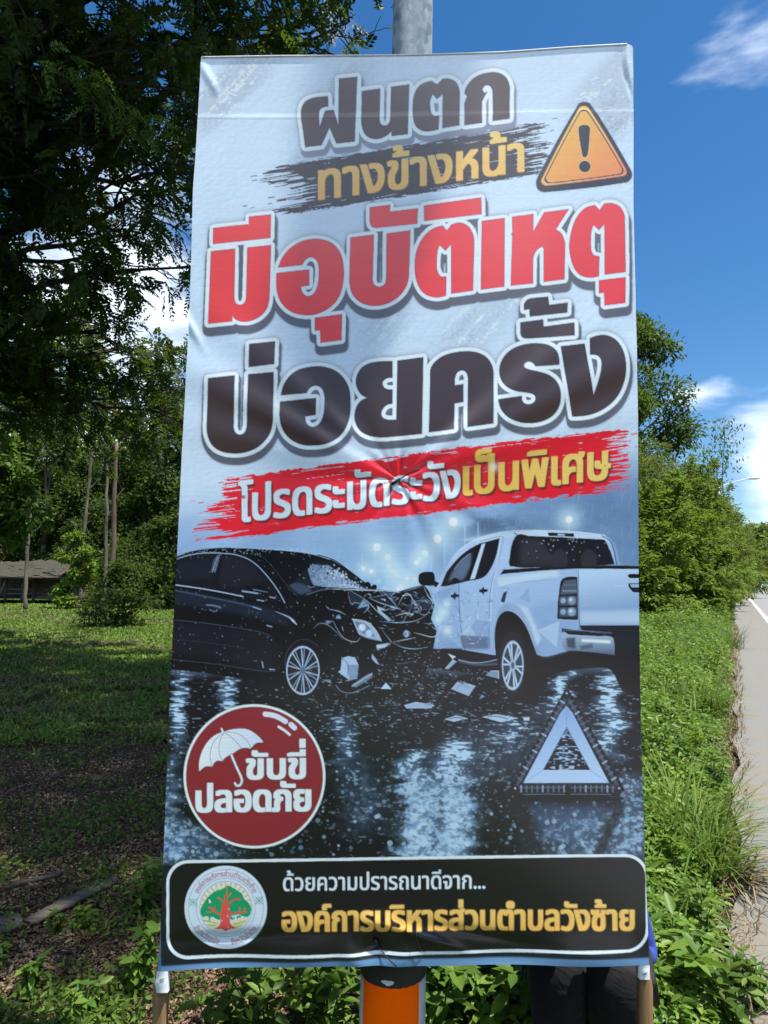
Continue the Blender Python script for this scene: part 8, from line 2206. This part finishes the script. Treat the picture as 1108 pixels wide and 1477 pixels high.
# ---------------------------------------------------------------- street lamp post behind the banner
def lamp_post():
    bx = at(566.5, 1440, 1.905)[0]
    tx = at(595.5, 40, 1.905)[0]
    zb, zt = at(566, 1440, 1.905)[2], at(595, 40, 1.905)[2]
    lean = (tx - bx) / (zt - zb)
    x_at = lambda z: bx + lean * (z - zb)
    r_at = lambda z: np.interp(z, (0, zb, zt, 9), (0.087, 0.0815, 0.0605, 0.045))
    root = empty('street_lamp', (x_at(0), 1.905, 0), 'tapered galvanised lamp post with orange reflective band, behind the banner', 'street lamp')
    m = M('spangled galvanised steel')
    v = m.n('ShaderNodeTexVoronoi', {'Vector': m.scaled((60, 60, 45)), 'Scale': 1.0, 'Randomness': 1.0}).outputs['Color']
    g = m.n('ShaderNodeSeparateXYZ', {0: v}).outputs['X']
    n = m.noise(1.0, 5, 0.7, m.scaled((40, 40, 9)))
    f = m.n('ShaderNodeMath', {0: m.n('ShaderNodeMath', {0: g, 1: 0.45}, operation='MULTIPLY').outputs[0], 1: n}, operation='ADD').outputs[0]
    m.set(Base_Color=m.ramp(f, [(0.3, (0.23, 0.245, 0.24)), (0.65, (0.38, 0.405, 0.39)), (0.9, (0.54, 0.565, 0.54))]), Metallic=0.6, Roughness=m.ramp(f, [(0.3, (0.36,) * 3), (0.8, (0.6,) * 3)]))
    m.bump(f, 0.25, 0.003)
    ang0 = math.radians(73.7)

    def ring(z, r=None, k=8, a0=ang0):
        a = a0 + np.arange(k) * 2 * math.pi / k
        r = r_at(z) * (1.03 if k == 8 else 1) if r is None else r
        return np.stack([x_at(z) + r * np.cos(a), 1.905 - r * np.sin(a), np.full(k, z)], 1)
    b = Bag()
    b.loft([ring(z)[::-1] for z in np.linspace(-0.05, 8.6, 30)])
    b.build('pole', m.m, root)
    # reach the arm out over the road
    a = Bag()
    A0 = np.array([x_at(8.5), 1.905, 8.5])
    P = np.array([A0 + (RP * 1.9 * t + np.array([0, 0, 0.75 * math.sin(t * 1.4)])) for t in np.linspace(0, 1, 10)])
    a.tube(P, np.linspace(0.04, 0.028, 10), 8)
    a.build('arm', m.m, root, smooth=True)
    h = Bag()
    e = P[-1]
    rings = []
    for t, w, hh in ((0, .05, .04), (.12, .10, .06), (.45, .13, .07), (.68, .10, .05), (.75, .02, .02)):
        th = np.arange(10) * 2 * math.pi / 10
        c = e + RP * t
        rings.append(c + RD[None] * (w * np.cos(th))[:, None] + np.array([0, 0, 1.0])[None] * (hh * np.sin(th))[:, None])
    h.loft(rings)
    h.build('lamp_head', plain('grey lamp housing', (0.55, 0.56, 0.56), 0.4), root, smooth=True)
    # painted and taped lower part: round sleeve sections just proud of the pole
    def sleeve(z0, z1f, a0, a1, dr, k=40):
        rows0, rows1 = [], []
        for i in range(k + 1):
            th = math.radians(a0 + (a1 - a0) * i / k)
            for z, rows in ((z0, rows0), (z1f(i / k), rows1)):
                r = r_at(z) * 1.0 + 0.0045 + dr
                rows.append((x_at(z) + r * math.cos(th), 1.905 - r * math.sin(th), z))
        bb = Bag()
        bb.loft([np.array(rows0), np.array(rows1)], closed=False)
        return bb
    zc = at(566, 1424, 1.825)[2]                     # lower rim of the black band at its front
    mz = M('grey white painted sleeve')
    nn = mz.noise(30, 4)
    mz.set(Base_Color=mz.ramp(nn, [(0.3, (0.40, 0.44, 0.45)), (0.7, (0.56, 0.60, 0.61))]), Roughness=0.5)
    sl = sleeve(-0.05, lambda t: zc + 0.02, 0, 360, 0.0)
    sl.build('painted_sleeve', mz.m, root, smooth=True)
    kb = M('black paint band')
    nn = kb.noise(26, 4)
    kb.set(Base_Color=kb.ramp(nn, [(0.3, (0.012, 0.012, 0.012)), (0.75, (0.022, 0.022, 0.022))]), Roughness=0.55)
    bl = sleeve(zc + 0.24, lambda t: zc + 0.0008 * math.sin(t * 160), 0, 360, 0.0014, 80)
    bl.build('black_band', kb.m, root, smooth=True)
    om = M('orange prismatic tape')
    vo = om.n('ShaderNodeTexVoronoi', {'Vector': om.scaled((520, 520, 520)), 'Scale': 1.0, 'Randomness': 0.15}).outputs['Distance']
    big = om.noise(9, 3)
    om.set(Base_Color=om.mix(om.n('ShaderNodeMapRange', {'Value': vo, 'From Min': 0.25, 'From Max': 0.6, 'To Max': 0.35}).outputs[0], (1.0, 0.135, 0.0), (0.95, 0.085, 0.0)), Roughness=0.5, Specular_IOR_Level=0.1)
    tp = sleeve(zc - 0.6, lambda t: zc + 0.002, 41, 152, 0.0009, 50)
    tp.build('reflective_tape', om.m, root, smooth=True)
    # chip in the black paint
    chip = Bag()
    rs = np.random.RandomState(4)
    pts = []
    for i in range(12):
        a = i / 12 * 6.283
        du, dz = 0.0125 * math.cos(a) * (0.8 + 0.5 * rs.rand()), 0.006 * math.sin(a) * (0.7 + 0.7 * rs.rand())
        z = zc + 0.0145 + dz
        th = math.radians(101) - du / 0.08
        r = r_at(z) + 0.0045 + 0.0014 + 0.0012
        pts.append((x_at(z) + r * math.cos(th), 1.905 - r * math.sin(th), z))
    c0 = np.mean(pts, 0)
    chip.add(np.array(pts + [c0]), (), [(i, (i + 1) % 12, 12) for i in range(12)])
    chip.build('paint_chip', mz.m, root)


lamp_post()


# ---------------------------------------------------------------- person crouching behind the banner
def skin(name, joints, edges, mat, root, levels=2, offset=None):
    me = bpy.data.meshes.new(name)
    pos = np.array([j[0] for j in joints], float) - np.array(root.location)
    me.from_pydata([tuple(p) for p in pos], edges, [])
    o = bpy.data.objects.new(name, me)
    COL.objects.link(o)
    md = o.modifiers.new('skin', 'SKIN')
    for i, j in enumerate(joints):
        r = j[1] if isinstance(j[1], tuple) else (j[1], j[1])
        me.skin_vertices[0].data[i].radius = r
        me.skin_vertices[0].data[i].use_root = i == 0
    md.use_smooth_shade = True
    sb = o.modifiers.new('sub', 'SUBSURF')
    sb.levels = sb.render_levels = levels
    me.materials.append(mat)
    o.parent = root
    return o


def person():
    # squatting close behind the cloth, turned towards it, knees together
    X0, Y0 = 0.70, 2.28
    root = empty('person', (X0, Y0, 0), 'person crouching behind the banner in black trousers and blue shirt', 'person')
    skinm = plain('skin', (0.36, 0.20, 0.13), 0.5, var=0.06)
    cloth = M('black trouser cloth')
    n = cloth.noise(55, 4, 0.6)
    w = cloth.n('ShaderNodeTexNoise', {'Vector': cloth.scaled((7, 7, 13)), 'Scale': 1.0, 'Detail': 3, 'Distortion': 1.6}).outputs['Fac']
    cloth.set(Base_Color=cloth.ramp(n, [(0.3, (0.004, 0.004, 0.005)), (0.8, (0.010, 0.010, 0.012))]), Roughness=0.75, Sheen_Weight=0.05, Specular_IOR_Level=0.25)
    cloth.bump(w, 0.35, 0.03)
    blue = M('blue shirt cloth')
    n = blue.noise(30, 4)
    blue.set(Base_Color=blue.ramp(n, [(0.3, (0.012, 0.03, 0.20)), (0.8, (0.03, 0.07, 0.36))]), Roughness=0.7)
    hip = np.array([0.705, 2.42, 0.30])
    ca, sa = math.cos(math.radians(72)), math.sin(math.radians(72))
    J = lambda dx, dy, dz: (hip[0] + dx * ca - dy * sa, hip[1] + dx * sa + dy * ca, hip[2] + dz)
    body = [(J(0, 0, 0), 0.07), (J(-0.03, 0, 0.22), 0.08), (J(-0.09, 0, 0.42), 0.085), (J(-0.12, 0, 0.52), 0.055), (J(-0.125, 0, 0.565), 0.046), (J(-0.16, 0, 0.615), (0.058, 0.058)), (J(-0.15, 0, 0.685), (0.082, 0.088)), (J(-0.14, 0, 0.755), (0.074, 0.084)),
            (J(-0.10, -0.09, 0.43), 0.03), (J(-0.14, -0.17, 0.085), 0.024), (J(-0.37, -0.08, 0.26), 0.026), (J(-0.10, 0.12, 0.43), 0.03), (J(-0.14, 0.185, 0.13), 0.024), (J(-0.37, 0.08, 0.26), 0.026)]
    skin('body', body, [(0, 1), (1, 2), (2, 3), (3, 4), (4, 5), (5, 6), (6, 7), (2, 8), (8, 9), (9, 10), (2, 11), (11, 12), (12, 13)], skinm, root)
    Rz = lambda v: np.array((v[0] * ca - v[1] * sa, v[0] * sa + v[1] * ca, v[2]))
    # hands with separate curled fingers closing on the post
    for sy in (-1, 1):
        wr = np.array(J(-0.37, 0.08 * sy, 0.26))
        hand = [(tuple(wr), (0.024, 0.02)), (tuple(wr + Rz((-0.04, -0.01 * sy, 0.01))), (0.036, 0.018)), (tuple(wr + Rz((-0.075, -0.015 * sy, 0.015))), (0.036, 0.014))]
        ed = [(0, 1), (1, 2)]
        for k, ln in enumerate((0.062, 0.072, 0.067, 0.052)):
            b_ = wr + Rz((-0.080, -0.015 * sy, 0.045 - 0.020 * k))
            hand += [(tuple(b_), 0.009), (tuple(b_ + Rz((-ln * 0.5, -0.012 * sy, 0))), 0.0085), (tuple(b_ + Rz((-ln * 0.75, -0.038 * sy, -0.002))), 0.008), (tuple(b_ + Rz((-ln * 0.6, -0.058 * sy, -0.003))), 0.007)]
            i = len(hand) - 4
            ed += [(2, i), (i, i + 1), (i + 1, i + 2), (i + 2, i + 3)]
        hand += [(tuple(wr + Rz((-0.035, -0.02 * sy, 0.045))), 0.011), (tuple(wr + Rz((-0.06, -0.045 * sy, 0.062))), 0.009)]
        i = len(hand) - 2
        ed += [(1, i), (i, i + 1)]
        skin('hand', hand, ed, skinm, root, 1)
    trous = [(J(0, 0, 0.02), (0.15, 0.165)), (J(0.0, 0, 0.10), (0.14, 0.15))]
    ed = [(0, 1)]
    for sy in (-1, 1):
        i = len(trous)
        trous += [(J(-0.10, 0.08 * sy, 0.03), 0.118), (J(-0.27, 0.086 * sy, 0.12), 0.10), (J(-0.385, 0.084 * sy, 0.155), 0.092), (J(-0.345, 0.084 * sy, 0.04), 0.09), (J(-0.265, 0.086 * sy, -0.10), 0.082), (J(-0.20, 0.095 * sy, -0.235), 0.06)]
        ed += [(0, i), (i, i + 1), (i + 1, i + 2), (i + 2, i + 3), (i + 3, i + 4), (i + 4, i + 5)]
    skin('trousers', trous, ed, cloth.m, root)
    shirt = [(J(0.03, 0, 0.06), (0.15, 0.16)), (J(0.0, 0, 0.2), (0.14, 0.16)), (J(-0.08, 0, 0.40), (0.14, 0.175)), (J(-0.118, 0, 0.525), (0.075, 0.085)),
             (J(-0.10, -0.075, 0.43), 0.06), (J(-0.14, -0.17, 0.08), 0.045), (J(-0.345, -0.085, 0.245), 0.038), (J(-0.10, 0.145, 0.46), 0.07), (J(-0.14, 0.19, 0.14), 0.048), (J(-0.345, 0.085, 0.245), 0.038)]
    skin('shirt', shirt, [(0, 1), (1, 2), (2, 3), (2, 4), (4, 5), (5, 6), (2, 7), (7, 8), (8, 9)], blue.m, root)
    hair = [(J(-0.130, 0, 0.778), (0.088, 0.092)), (J(-0.098, 0, 0.715), (0.078, 0.090)), (J(-0.098, 0, 0.64), (0.048, 0.062))]
    skin('hair', hair, [(0, 1), (1, 2)], plain('black hair', (0.012, 0.010, 0.009), 0.5), root)
    eyem = plain('dark eye', (0.02, 0.015, 0.012), 0.2)
    for sy in (-1, 1):
        f = Bag()
        f.tube([J(-0.212, 0.032 * sy, 0.695), J(-0.218, 0.031 * sy, 0.695)], 0.0075, 8)
        f.build('eye', eyem, root)
    fc = [(J(-0.215, 0, 0.688), 0.010), (J(-0.230, 0, 0.662), 0.012)]
    skin('nose', fc, [(0, 1)], skinm, root, 1)
    mo = Bag()
    mo.tube([J(-0.205, -0.022, 0.632), J(-0.213, 0, 0.630), J(-0.205, 0.022, 0.632)], 0.0045, 6)
    mo.build('mouth', plain('lips', (0.30, 0.12, 0.10), 0.5), root)
    for sy in (-1, 1):
        e = [(J(-0.14, 0.084 * sy, 0.69), 0.014), (J(-0.135, 0.084 * sy, 0.668), 0.011)]
        skin('ear', e, [(0, 1)], skinm, root, 1)
        sh_ = [(J(-0.19, 0.095 * sy, -0.262), (0.042, 0.036)), (J(-0.27, 0.10 * sy, -0.266), (0.045, 0.032)), (J(-0.35, 0.10 * sy, -0.272), (0.035, 0.026))]
        skin('shoe', sh_, [(0, 1), (1, 2)], plain('dark shoe', (0.02, 0.02, 0.02), 0.5), root, 1)
    return root


person()


# ---------------------------------------------------------------- old wooden shed on the left
def shed():
    base = on(32, 36)
    root = empty('wooden_shed', base, 'old open wooden shed with sagging shingle roof beyond the lawn', 'shed')
    W1 = wood_mat('grey weathered boards', (0.045, 0.034, 0.024), (0.125, 0.095, 0.066), 0, 14)  # board, post and roof tones lowered to carry the shed's shade
    W2 = wood_mat('dark posts', (0.045, 0.034, 0.025), (0.12, 0.092, 0.066), 2, 14)
    RM = M('old wooden shingles')
    br = RM.n('ShaderNodeTexBrick', {'Vector': RM.scaled((3.6, 3.6, 3.6), True), 'Scale': 1.0, 'Mortar Size': 0.03, 'Color1': (0.018, 0.014, 0.010, 1), 'Color2': (0.055, 0.043, 0.031, 1), 'Mortar': (0.02, 0.016, 0.012, 1)})
    nn = RM.noise(2.2, 4)
    RM.set(Base_Color=RM.mix(RM.n('ShaderNodeMath', {0: nn, 1: 0.6}, operation='MULTIPLY').outputs[0], br.outputs['Color'], (0.05, 0.055, 0.03)), Roughness=0.95)
    RM.bump(nn, 0.8, 0.05)
    x0 = at(-40, 833, 36)[0]
    x1 = at(98, 833, 36)[0]
    xe = at(62, 833, 36)[0]
    yf, yb = 35.2, 38.6
    zr, ze = h_at(815, 36.6), h_at(836, 35)
    # roof: two sagging slopes of overlapping courses
    b = Bag()
    for c in range(9):
        t0, t1 = c / 9, (c + 1.25) / 9
        for side in (0, 1):
            rows = []
            for t in (t0, t1):
                row = []
                for k, x in enumerate(np.linspace(x0 - 0.4, x1 + 0.1, 26)):
                    y = (36.9 - t * 2.3) if side == 0 else (36.9 + t * 2.3)
                    z = zr - (zr - ze) * t * 1.05 - 0.05 * math.sin((x - x0) * 1.3) + 0.025 * RS.randn() + (0.05 if t == t0 else 0.02)
                    row.append((x, y, z))
                rows.append(np.array(row))
            b.loft(rows, closed=False)
    b.build('roof', RM.m, root)
    g = Bag()
    for x in (x0 - 0.42, x1 + 0.12):
        g.box((x, 35.8, (zr + ze) / 2 - 0.02), (0.06, 2.5, 0.14), Matrix.Rotation(math.atan2(zr - ze, 2.3), 3, 'X'))
    g.box(((x0 + x1) / 2, yf - 0.62, ze - 0.06), (x1 - x0 + 0.7, 0.08, 0.12))
    g.build('fascia', W1, root)
    wl_ = Bag()
    for i in range(9):
        z = 0.42 + i * 0.135
        wl_.box(((xe + x1) / 2 + 0.01 * RS.randn(), yf + 0.15, z), (x1 - xe - 0.05, 0.035, 0.125))
    wl_.build('plank_wall', W1, root)
    wl_ = Bag()
    for i in range(12):
        wl_.box(((x0 + x1) / 2, yb, 0.4 + i * 0.135), (x1 - x0, 0.035, 0.12))
    wl_.build('plank_wall', W1, root)
    fl = Bag()
    fl.box(((x0 + x1) / 2, (yf + yb) / 2, 0.34), (x1 - x0, yb - yf, 0.07))
    fl.build('floor', W1, root)
    for px in (-36, 12, 24, 48, 60, 96):
        p = Bag()
        x = at(px, 833, 36)[0]
        yy = yf - (0.2 if px in (12, 24, 48) else -0.1)
        p.tube([(x, yy, -0.1), (x + 0.04 * RS.randn(), yy, 1.0), (x + 0.05 * RS.randn(), yy, ze - 0.05)], [0.075, 0.07, 0.065], 8)
        p.build('post', W2, root)
    r = Bag()
    xr0, xr1 = at(-30, 833, 36)[0], xe
    for z in (0.55, 0.78):
        r.box(((xr0 + xr1) / 2, yf - 0.25, z), (xr1 - xr0, 0.05, 0.08))
    r.build('railing', W1, root)
    br_ = Bag()
    br_.tube([(at(16, 833, 36)[0], yf - 0.5, 0), (at(28, 833, 36)[0], yf - 0.45, 1.25)], 0.06, 7)
    br_.build('brace', W2, root)
    # things hung inside
    for px, z, c in ((10, 1.15, (0.13, 0.10, 0.08)), (53, 0.85, (0.30, 0.31, 0.33))):
        cl = Bag()
        x = at(px, 833, 36)[0]
        rows = []
        for t in np.linspace(0, 1, 8):
            rows.append(np.array([(x - 0.16 + 0.32 * u + 0.03 * math.sin(6 * t + 5 * u), yf + 0.6 + 0.06 * math.sin(9 * u), z + 0.35 - 0.75 * t) for u in np.linspace(0, 1, 9)]))
        cl.loft(rows, closed=False)
        o = cl.build('hanging_cloth', plain('faded cloth', c, 0.9), None, origin=(x, yf + 0.6, z))
        tag(o, 'pale grey cloth hanging in the open side of the shed' if px > 30 else 'brown cloth hanging inside the left of the shed', 'cloth')


shed()

# ---------------------------------------------------------------- planks lying in the leaf litter
def plank(a, b, w, th, label, seed):
    rs = np.random.RandomState(seed)
    A, B = ground(*a), ground(*b)
    A[2] = B[2] = 0.02
    d = unit(B - A)
    s = np.array([-d[1], d[0], 0])
    rings = []
    for t in np.linspace(0, 1, 18):
        c = A + (B - A) * t + np.array([0, 0, 0.003 * math.sin(t * 5)])
        ww = w * (0.85 + 0.15 * math.sin(t * 3) + 0.09 * rs.randn()) * (0.6 if t in (0, 1) else 1)
        rings.append(np.array([c - s * ww / 2, c - s * ww * 0.42 + (0, 0, th), c + s * ww * 0.4 + (0, 0, th * (0.85 + 0.2 * rs.rand())), c + s * ww / 2]))
    bg_ = Bag()
    bg_.loft(rings)
    n = len(rings)
    bg_.f4.append(np.array([(0, 1, 2, 3), (4 * n - 1, 4 * n - 2, 4 * n - 3, 4 * n - 4)]))
    o = bg_.build('weathered_plank', wood_mat('rotting plank', (0.045, 0.036, 0.028), (0.16, 0.13, 0.10), 0, 60), None, origin=A)
    tag(o, label, 'plank', 'old planks in the leaf litter')


plank((38, 1342), (166, 1276), 0.08, 0.02, 'longer grey plank lying slanted in the leaf litter', 3)
plank((-60, 1362), (30, 1338), 0.14, 0.03, 'dark broad plank at the left frame edge, end to end with the longer one', 4)
plank((5, 1290), (85, 1268), 0.03, 0.018, 'thin black stick above the longer grey plank', 5)


# ---------------------------------------------------------------- far street lamp, cars, marker
def far_lamp():
    p = verge(66, -0.9)
    head = at(1080, 695, p[1])
    root = empty('street_lamp', p, 'far street lamp whose white head shows above the verge trees', 'street lamp')
    steel = plain('dull steel pole', (0.42, 0.43, 0.43), 0.5, 0.5)
    b = Bag()
    b.tube([(p[0], p[1], -0.1), (p[0], p[1], head[2] - 0.5)], [0.09, 0.05], 10)
    b.build('pole', steel, root, smooth=True)
    a = Bag()
    top = np.array([p[0], p[1], head[2] - 0.5])
    P = np.array([top + (head - top) * t + np.array([0, 0, 0.35 * math.sin(t * 1.57)]) * (1 - t * 0.2) for t in np.linspace(0, 1, 8)])
    a.tube(P, 0.035, 8)
    a.build('arm', steel, root, smooth=True)
    h = Bag()
    rings = []
    e = P[-1]
    for t, w, hh in ((-0.1, .04, .04), (.1, .14, .09), (.5, .19, .12), (.85, .13, .07), (.95, .03, .02)):
        th = np.arange(10) * 2 * math.pi / 10
        rings.append(e + RP * t + RD[None] * (w * np.cos(th))[:, None] + np.array([0, 0, 1.0])[None] * (hh * np.sin(th))[:, None])
    h.loft(rings)
    h.build('lamp_head', plain('white lamp head', (0.75, 0.76, 0.77), 0.4), root, smooth=True)


far_lamp()


def car(pos, heading, paint, label):
    """low far hatchback: shaped shell, glass band, wheels, lamps"""
    pos = np.asarray(pos, float)
    root = empty('parked_car', pos, label, 'car', 'cars far down the road')
    fw = np.array([math.cos(heading), math.sin(heading), 0])
    sd_ = np.array([-fw[1], fw[0], 0])
    up = np.array([0, 0, 1.0])
    T = lambda x, y, z: pos + fw * x + sd_ * y + up * z
    prof = [(-2.1, .35, .78, .80), (-2.0, .28, .98, .84), (-1.3, .25, 1.02, .86), (0.0, .25, 1.0, .87), (1.0, .26, .96, .86), (1.8, .28, .82, .82), (2.1, .36, .62, .72)]
    b = Bag()
    b.loft([np.array([T(x, -w, z0), T(x, -w * 1.02, (z0 + z1) / 2), T(x, -w * 0.93, z1), T(x, w * 0.93, z1), T(x, w * 1.02, (z0 + z1) / 2), T(x, w, z0)]) for x, z0, z1, w in prof])
    b.f4.append(np.array([(0, 1, 4, 5), (1, 2, 3, 4), (36, 41, 40, 37), (37, 40, 39, 38)]))
    b.build('body', paint, root, smooth=False)
    r = Bag()
    cab = [(-1.75, 1.0, .72), (-1.1, 1.44, .60), (0.25, 1.48, .60), (1.05, .98, .74)]
    r.loft([np.array([T(x, -w, z), T(x, w, z), T(x * 0.98, w * 1.12, 0.96), T(x * 0.98, -w * 1.12, 0.96)]) for x, z, w in cab])
    r.build('cabin', plain('tinted glass', (0.02, 0.025, 0.03), 0.12), root)
    rf = Bag()
    rf.loft([np.array([T(x, -w, z + 0.015), T(x, w, z + 0.015), T(x, w, z + 0.04), T(x, -w, z + 0.04)]) for x, z, w in ((-1.15, 1.43, .6), (0.3, 1.47, .6))])
    rf.build('roof', paint, root)
    tyre, hubm = plain('tyre rubber', (0.02, 0.02, 0.02), 0.8), plain('hub', (0.5, 0.5, 0.5), 0.3, 0.8)
    for x in (-1.3, 1.35):
        for s in (-1, 1):
            w = Bag()
            w.tube([T(x, s * 0.68, .31), T(x, s * 0.86, .31)], 0.31, 16)
            wo_ = w.build('wheel', tyre, root)
            h = Bag()
            h.tube([T(x, s * 0.862, .31), T(x, s * 0.875, .31)], 0.18, 12)
            h.build('rim', hubm, wo_)
    lampm = plain('lamp glass', (0.8, 0.8, 0.78), 0.15)
    for s in (-1, 1):
        l = Bag()
        l.tube([T(2.0, s * 0.58, .66), T(2.09, s * 0.54, .64)], 0.10, 10)
        l.build('headlight', lampm, root)
    pl = Bag()
    pl.box(T(2.12, 0, .42), (0.5, 0.5, 0.1), None)
    gl = Bag()
    gl.loft([np.array([T(2.10, -0.4, z), T(2.13, -0.4, z), T(2.13, 0.4, z), T(2.10, 0.4, z)]) for z in (0.4, 0.52)])
    gl.build('grille', plain('black grille', (0.02, 0.02, 0.02), 0.4), root)


hd = math.atan2(-RD[1], -RD[0])
def road_at(px, Y, q=None):
    return on(px, Y) + np.array([0, 0, 0.02])


car(road_at(1097, 150), hd + 0.12, plain('white car paint', (0.72, 0.73, 0.74), 0.25), 'white car in the middle of the far traffic')
car(road_at(1085.5, 172), hd + 0.1, plain('dark grey car paint', (0.05, 0.052, 0.058), 0.25), 'dark car leftmost of the far traffic')
car(road_at(1109, 135), hd + 0.15, plain('silver car paint', (0.42, 0.43, 0.45), 0.25, 0.5), 'silver car at the right frame edge of the far traffic')


def marker():
    p = verge(55, -0.35)
    root = empty('marker_post', p, 'short white marker post at the edge of the far shoulder', 'marker post')
    b = Bag()
    b.loft([np.array([p + (x * s, y * s, z) for x, y in ((-.09, -.07), (.09, -.07), (.09, .07), (-.09, .07))]) for z, s in ((-.05, 1), (0.75, .9), (0.82, .6))])
    b.build('shaft', plain('white post paint', (0.72, 0.72, 0.70), 0.6), root)
    c = Bag()
    c.loft([np.array([p + (x * s, y * s, z) for x, y in ((-.09, -.07), (.09, -.07), (.09, .07), (-.09, .07))]) for z, s in ((0.5, .99), (0.62, .98))])
    c.build('band', plain('black band paint', (0.02, 0.02, 0.02), 0.6), root)


marker()
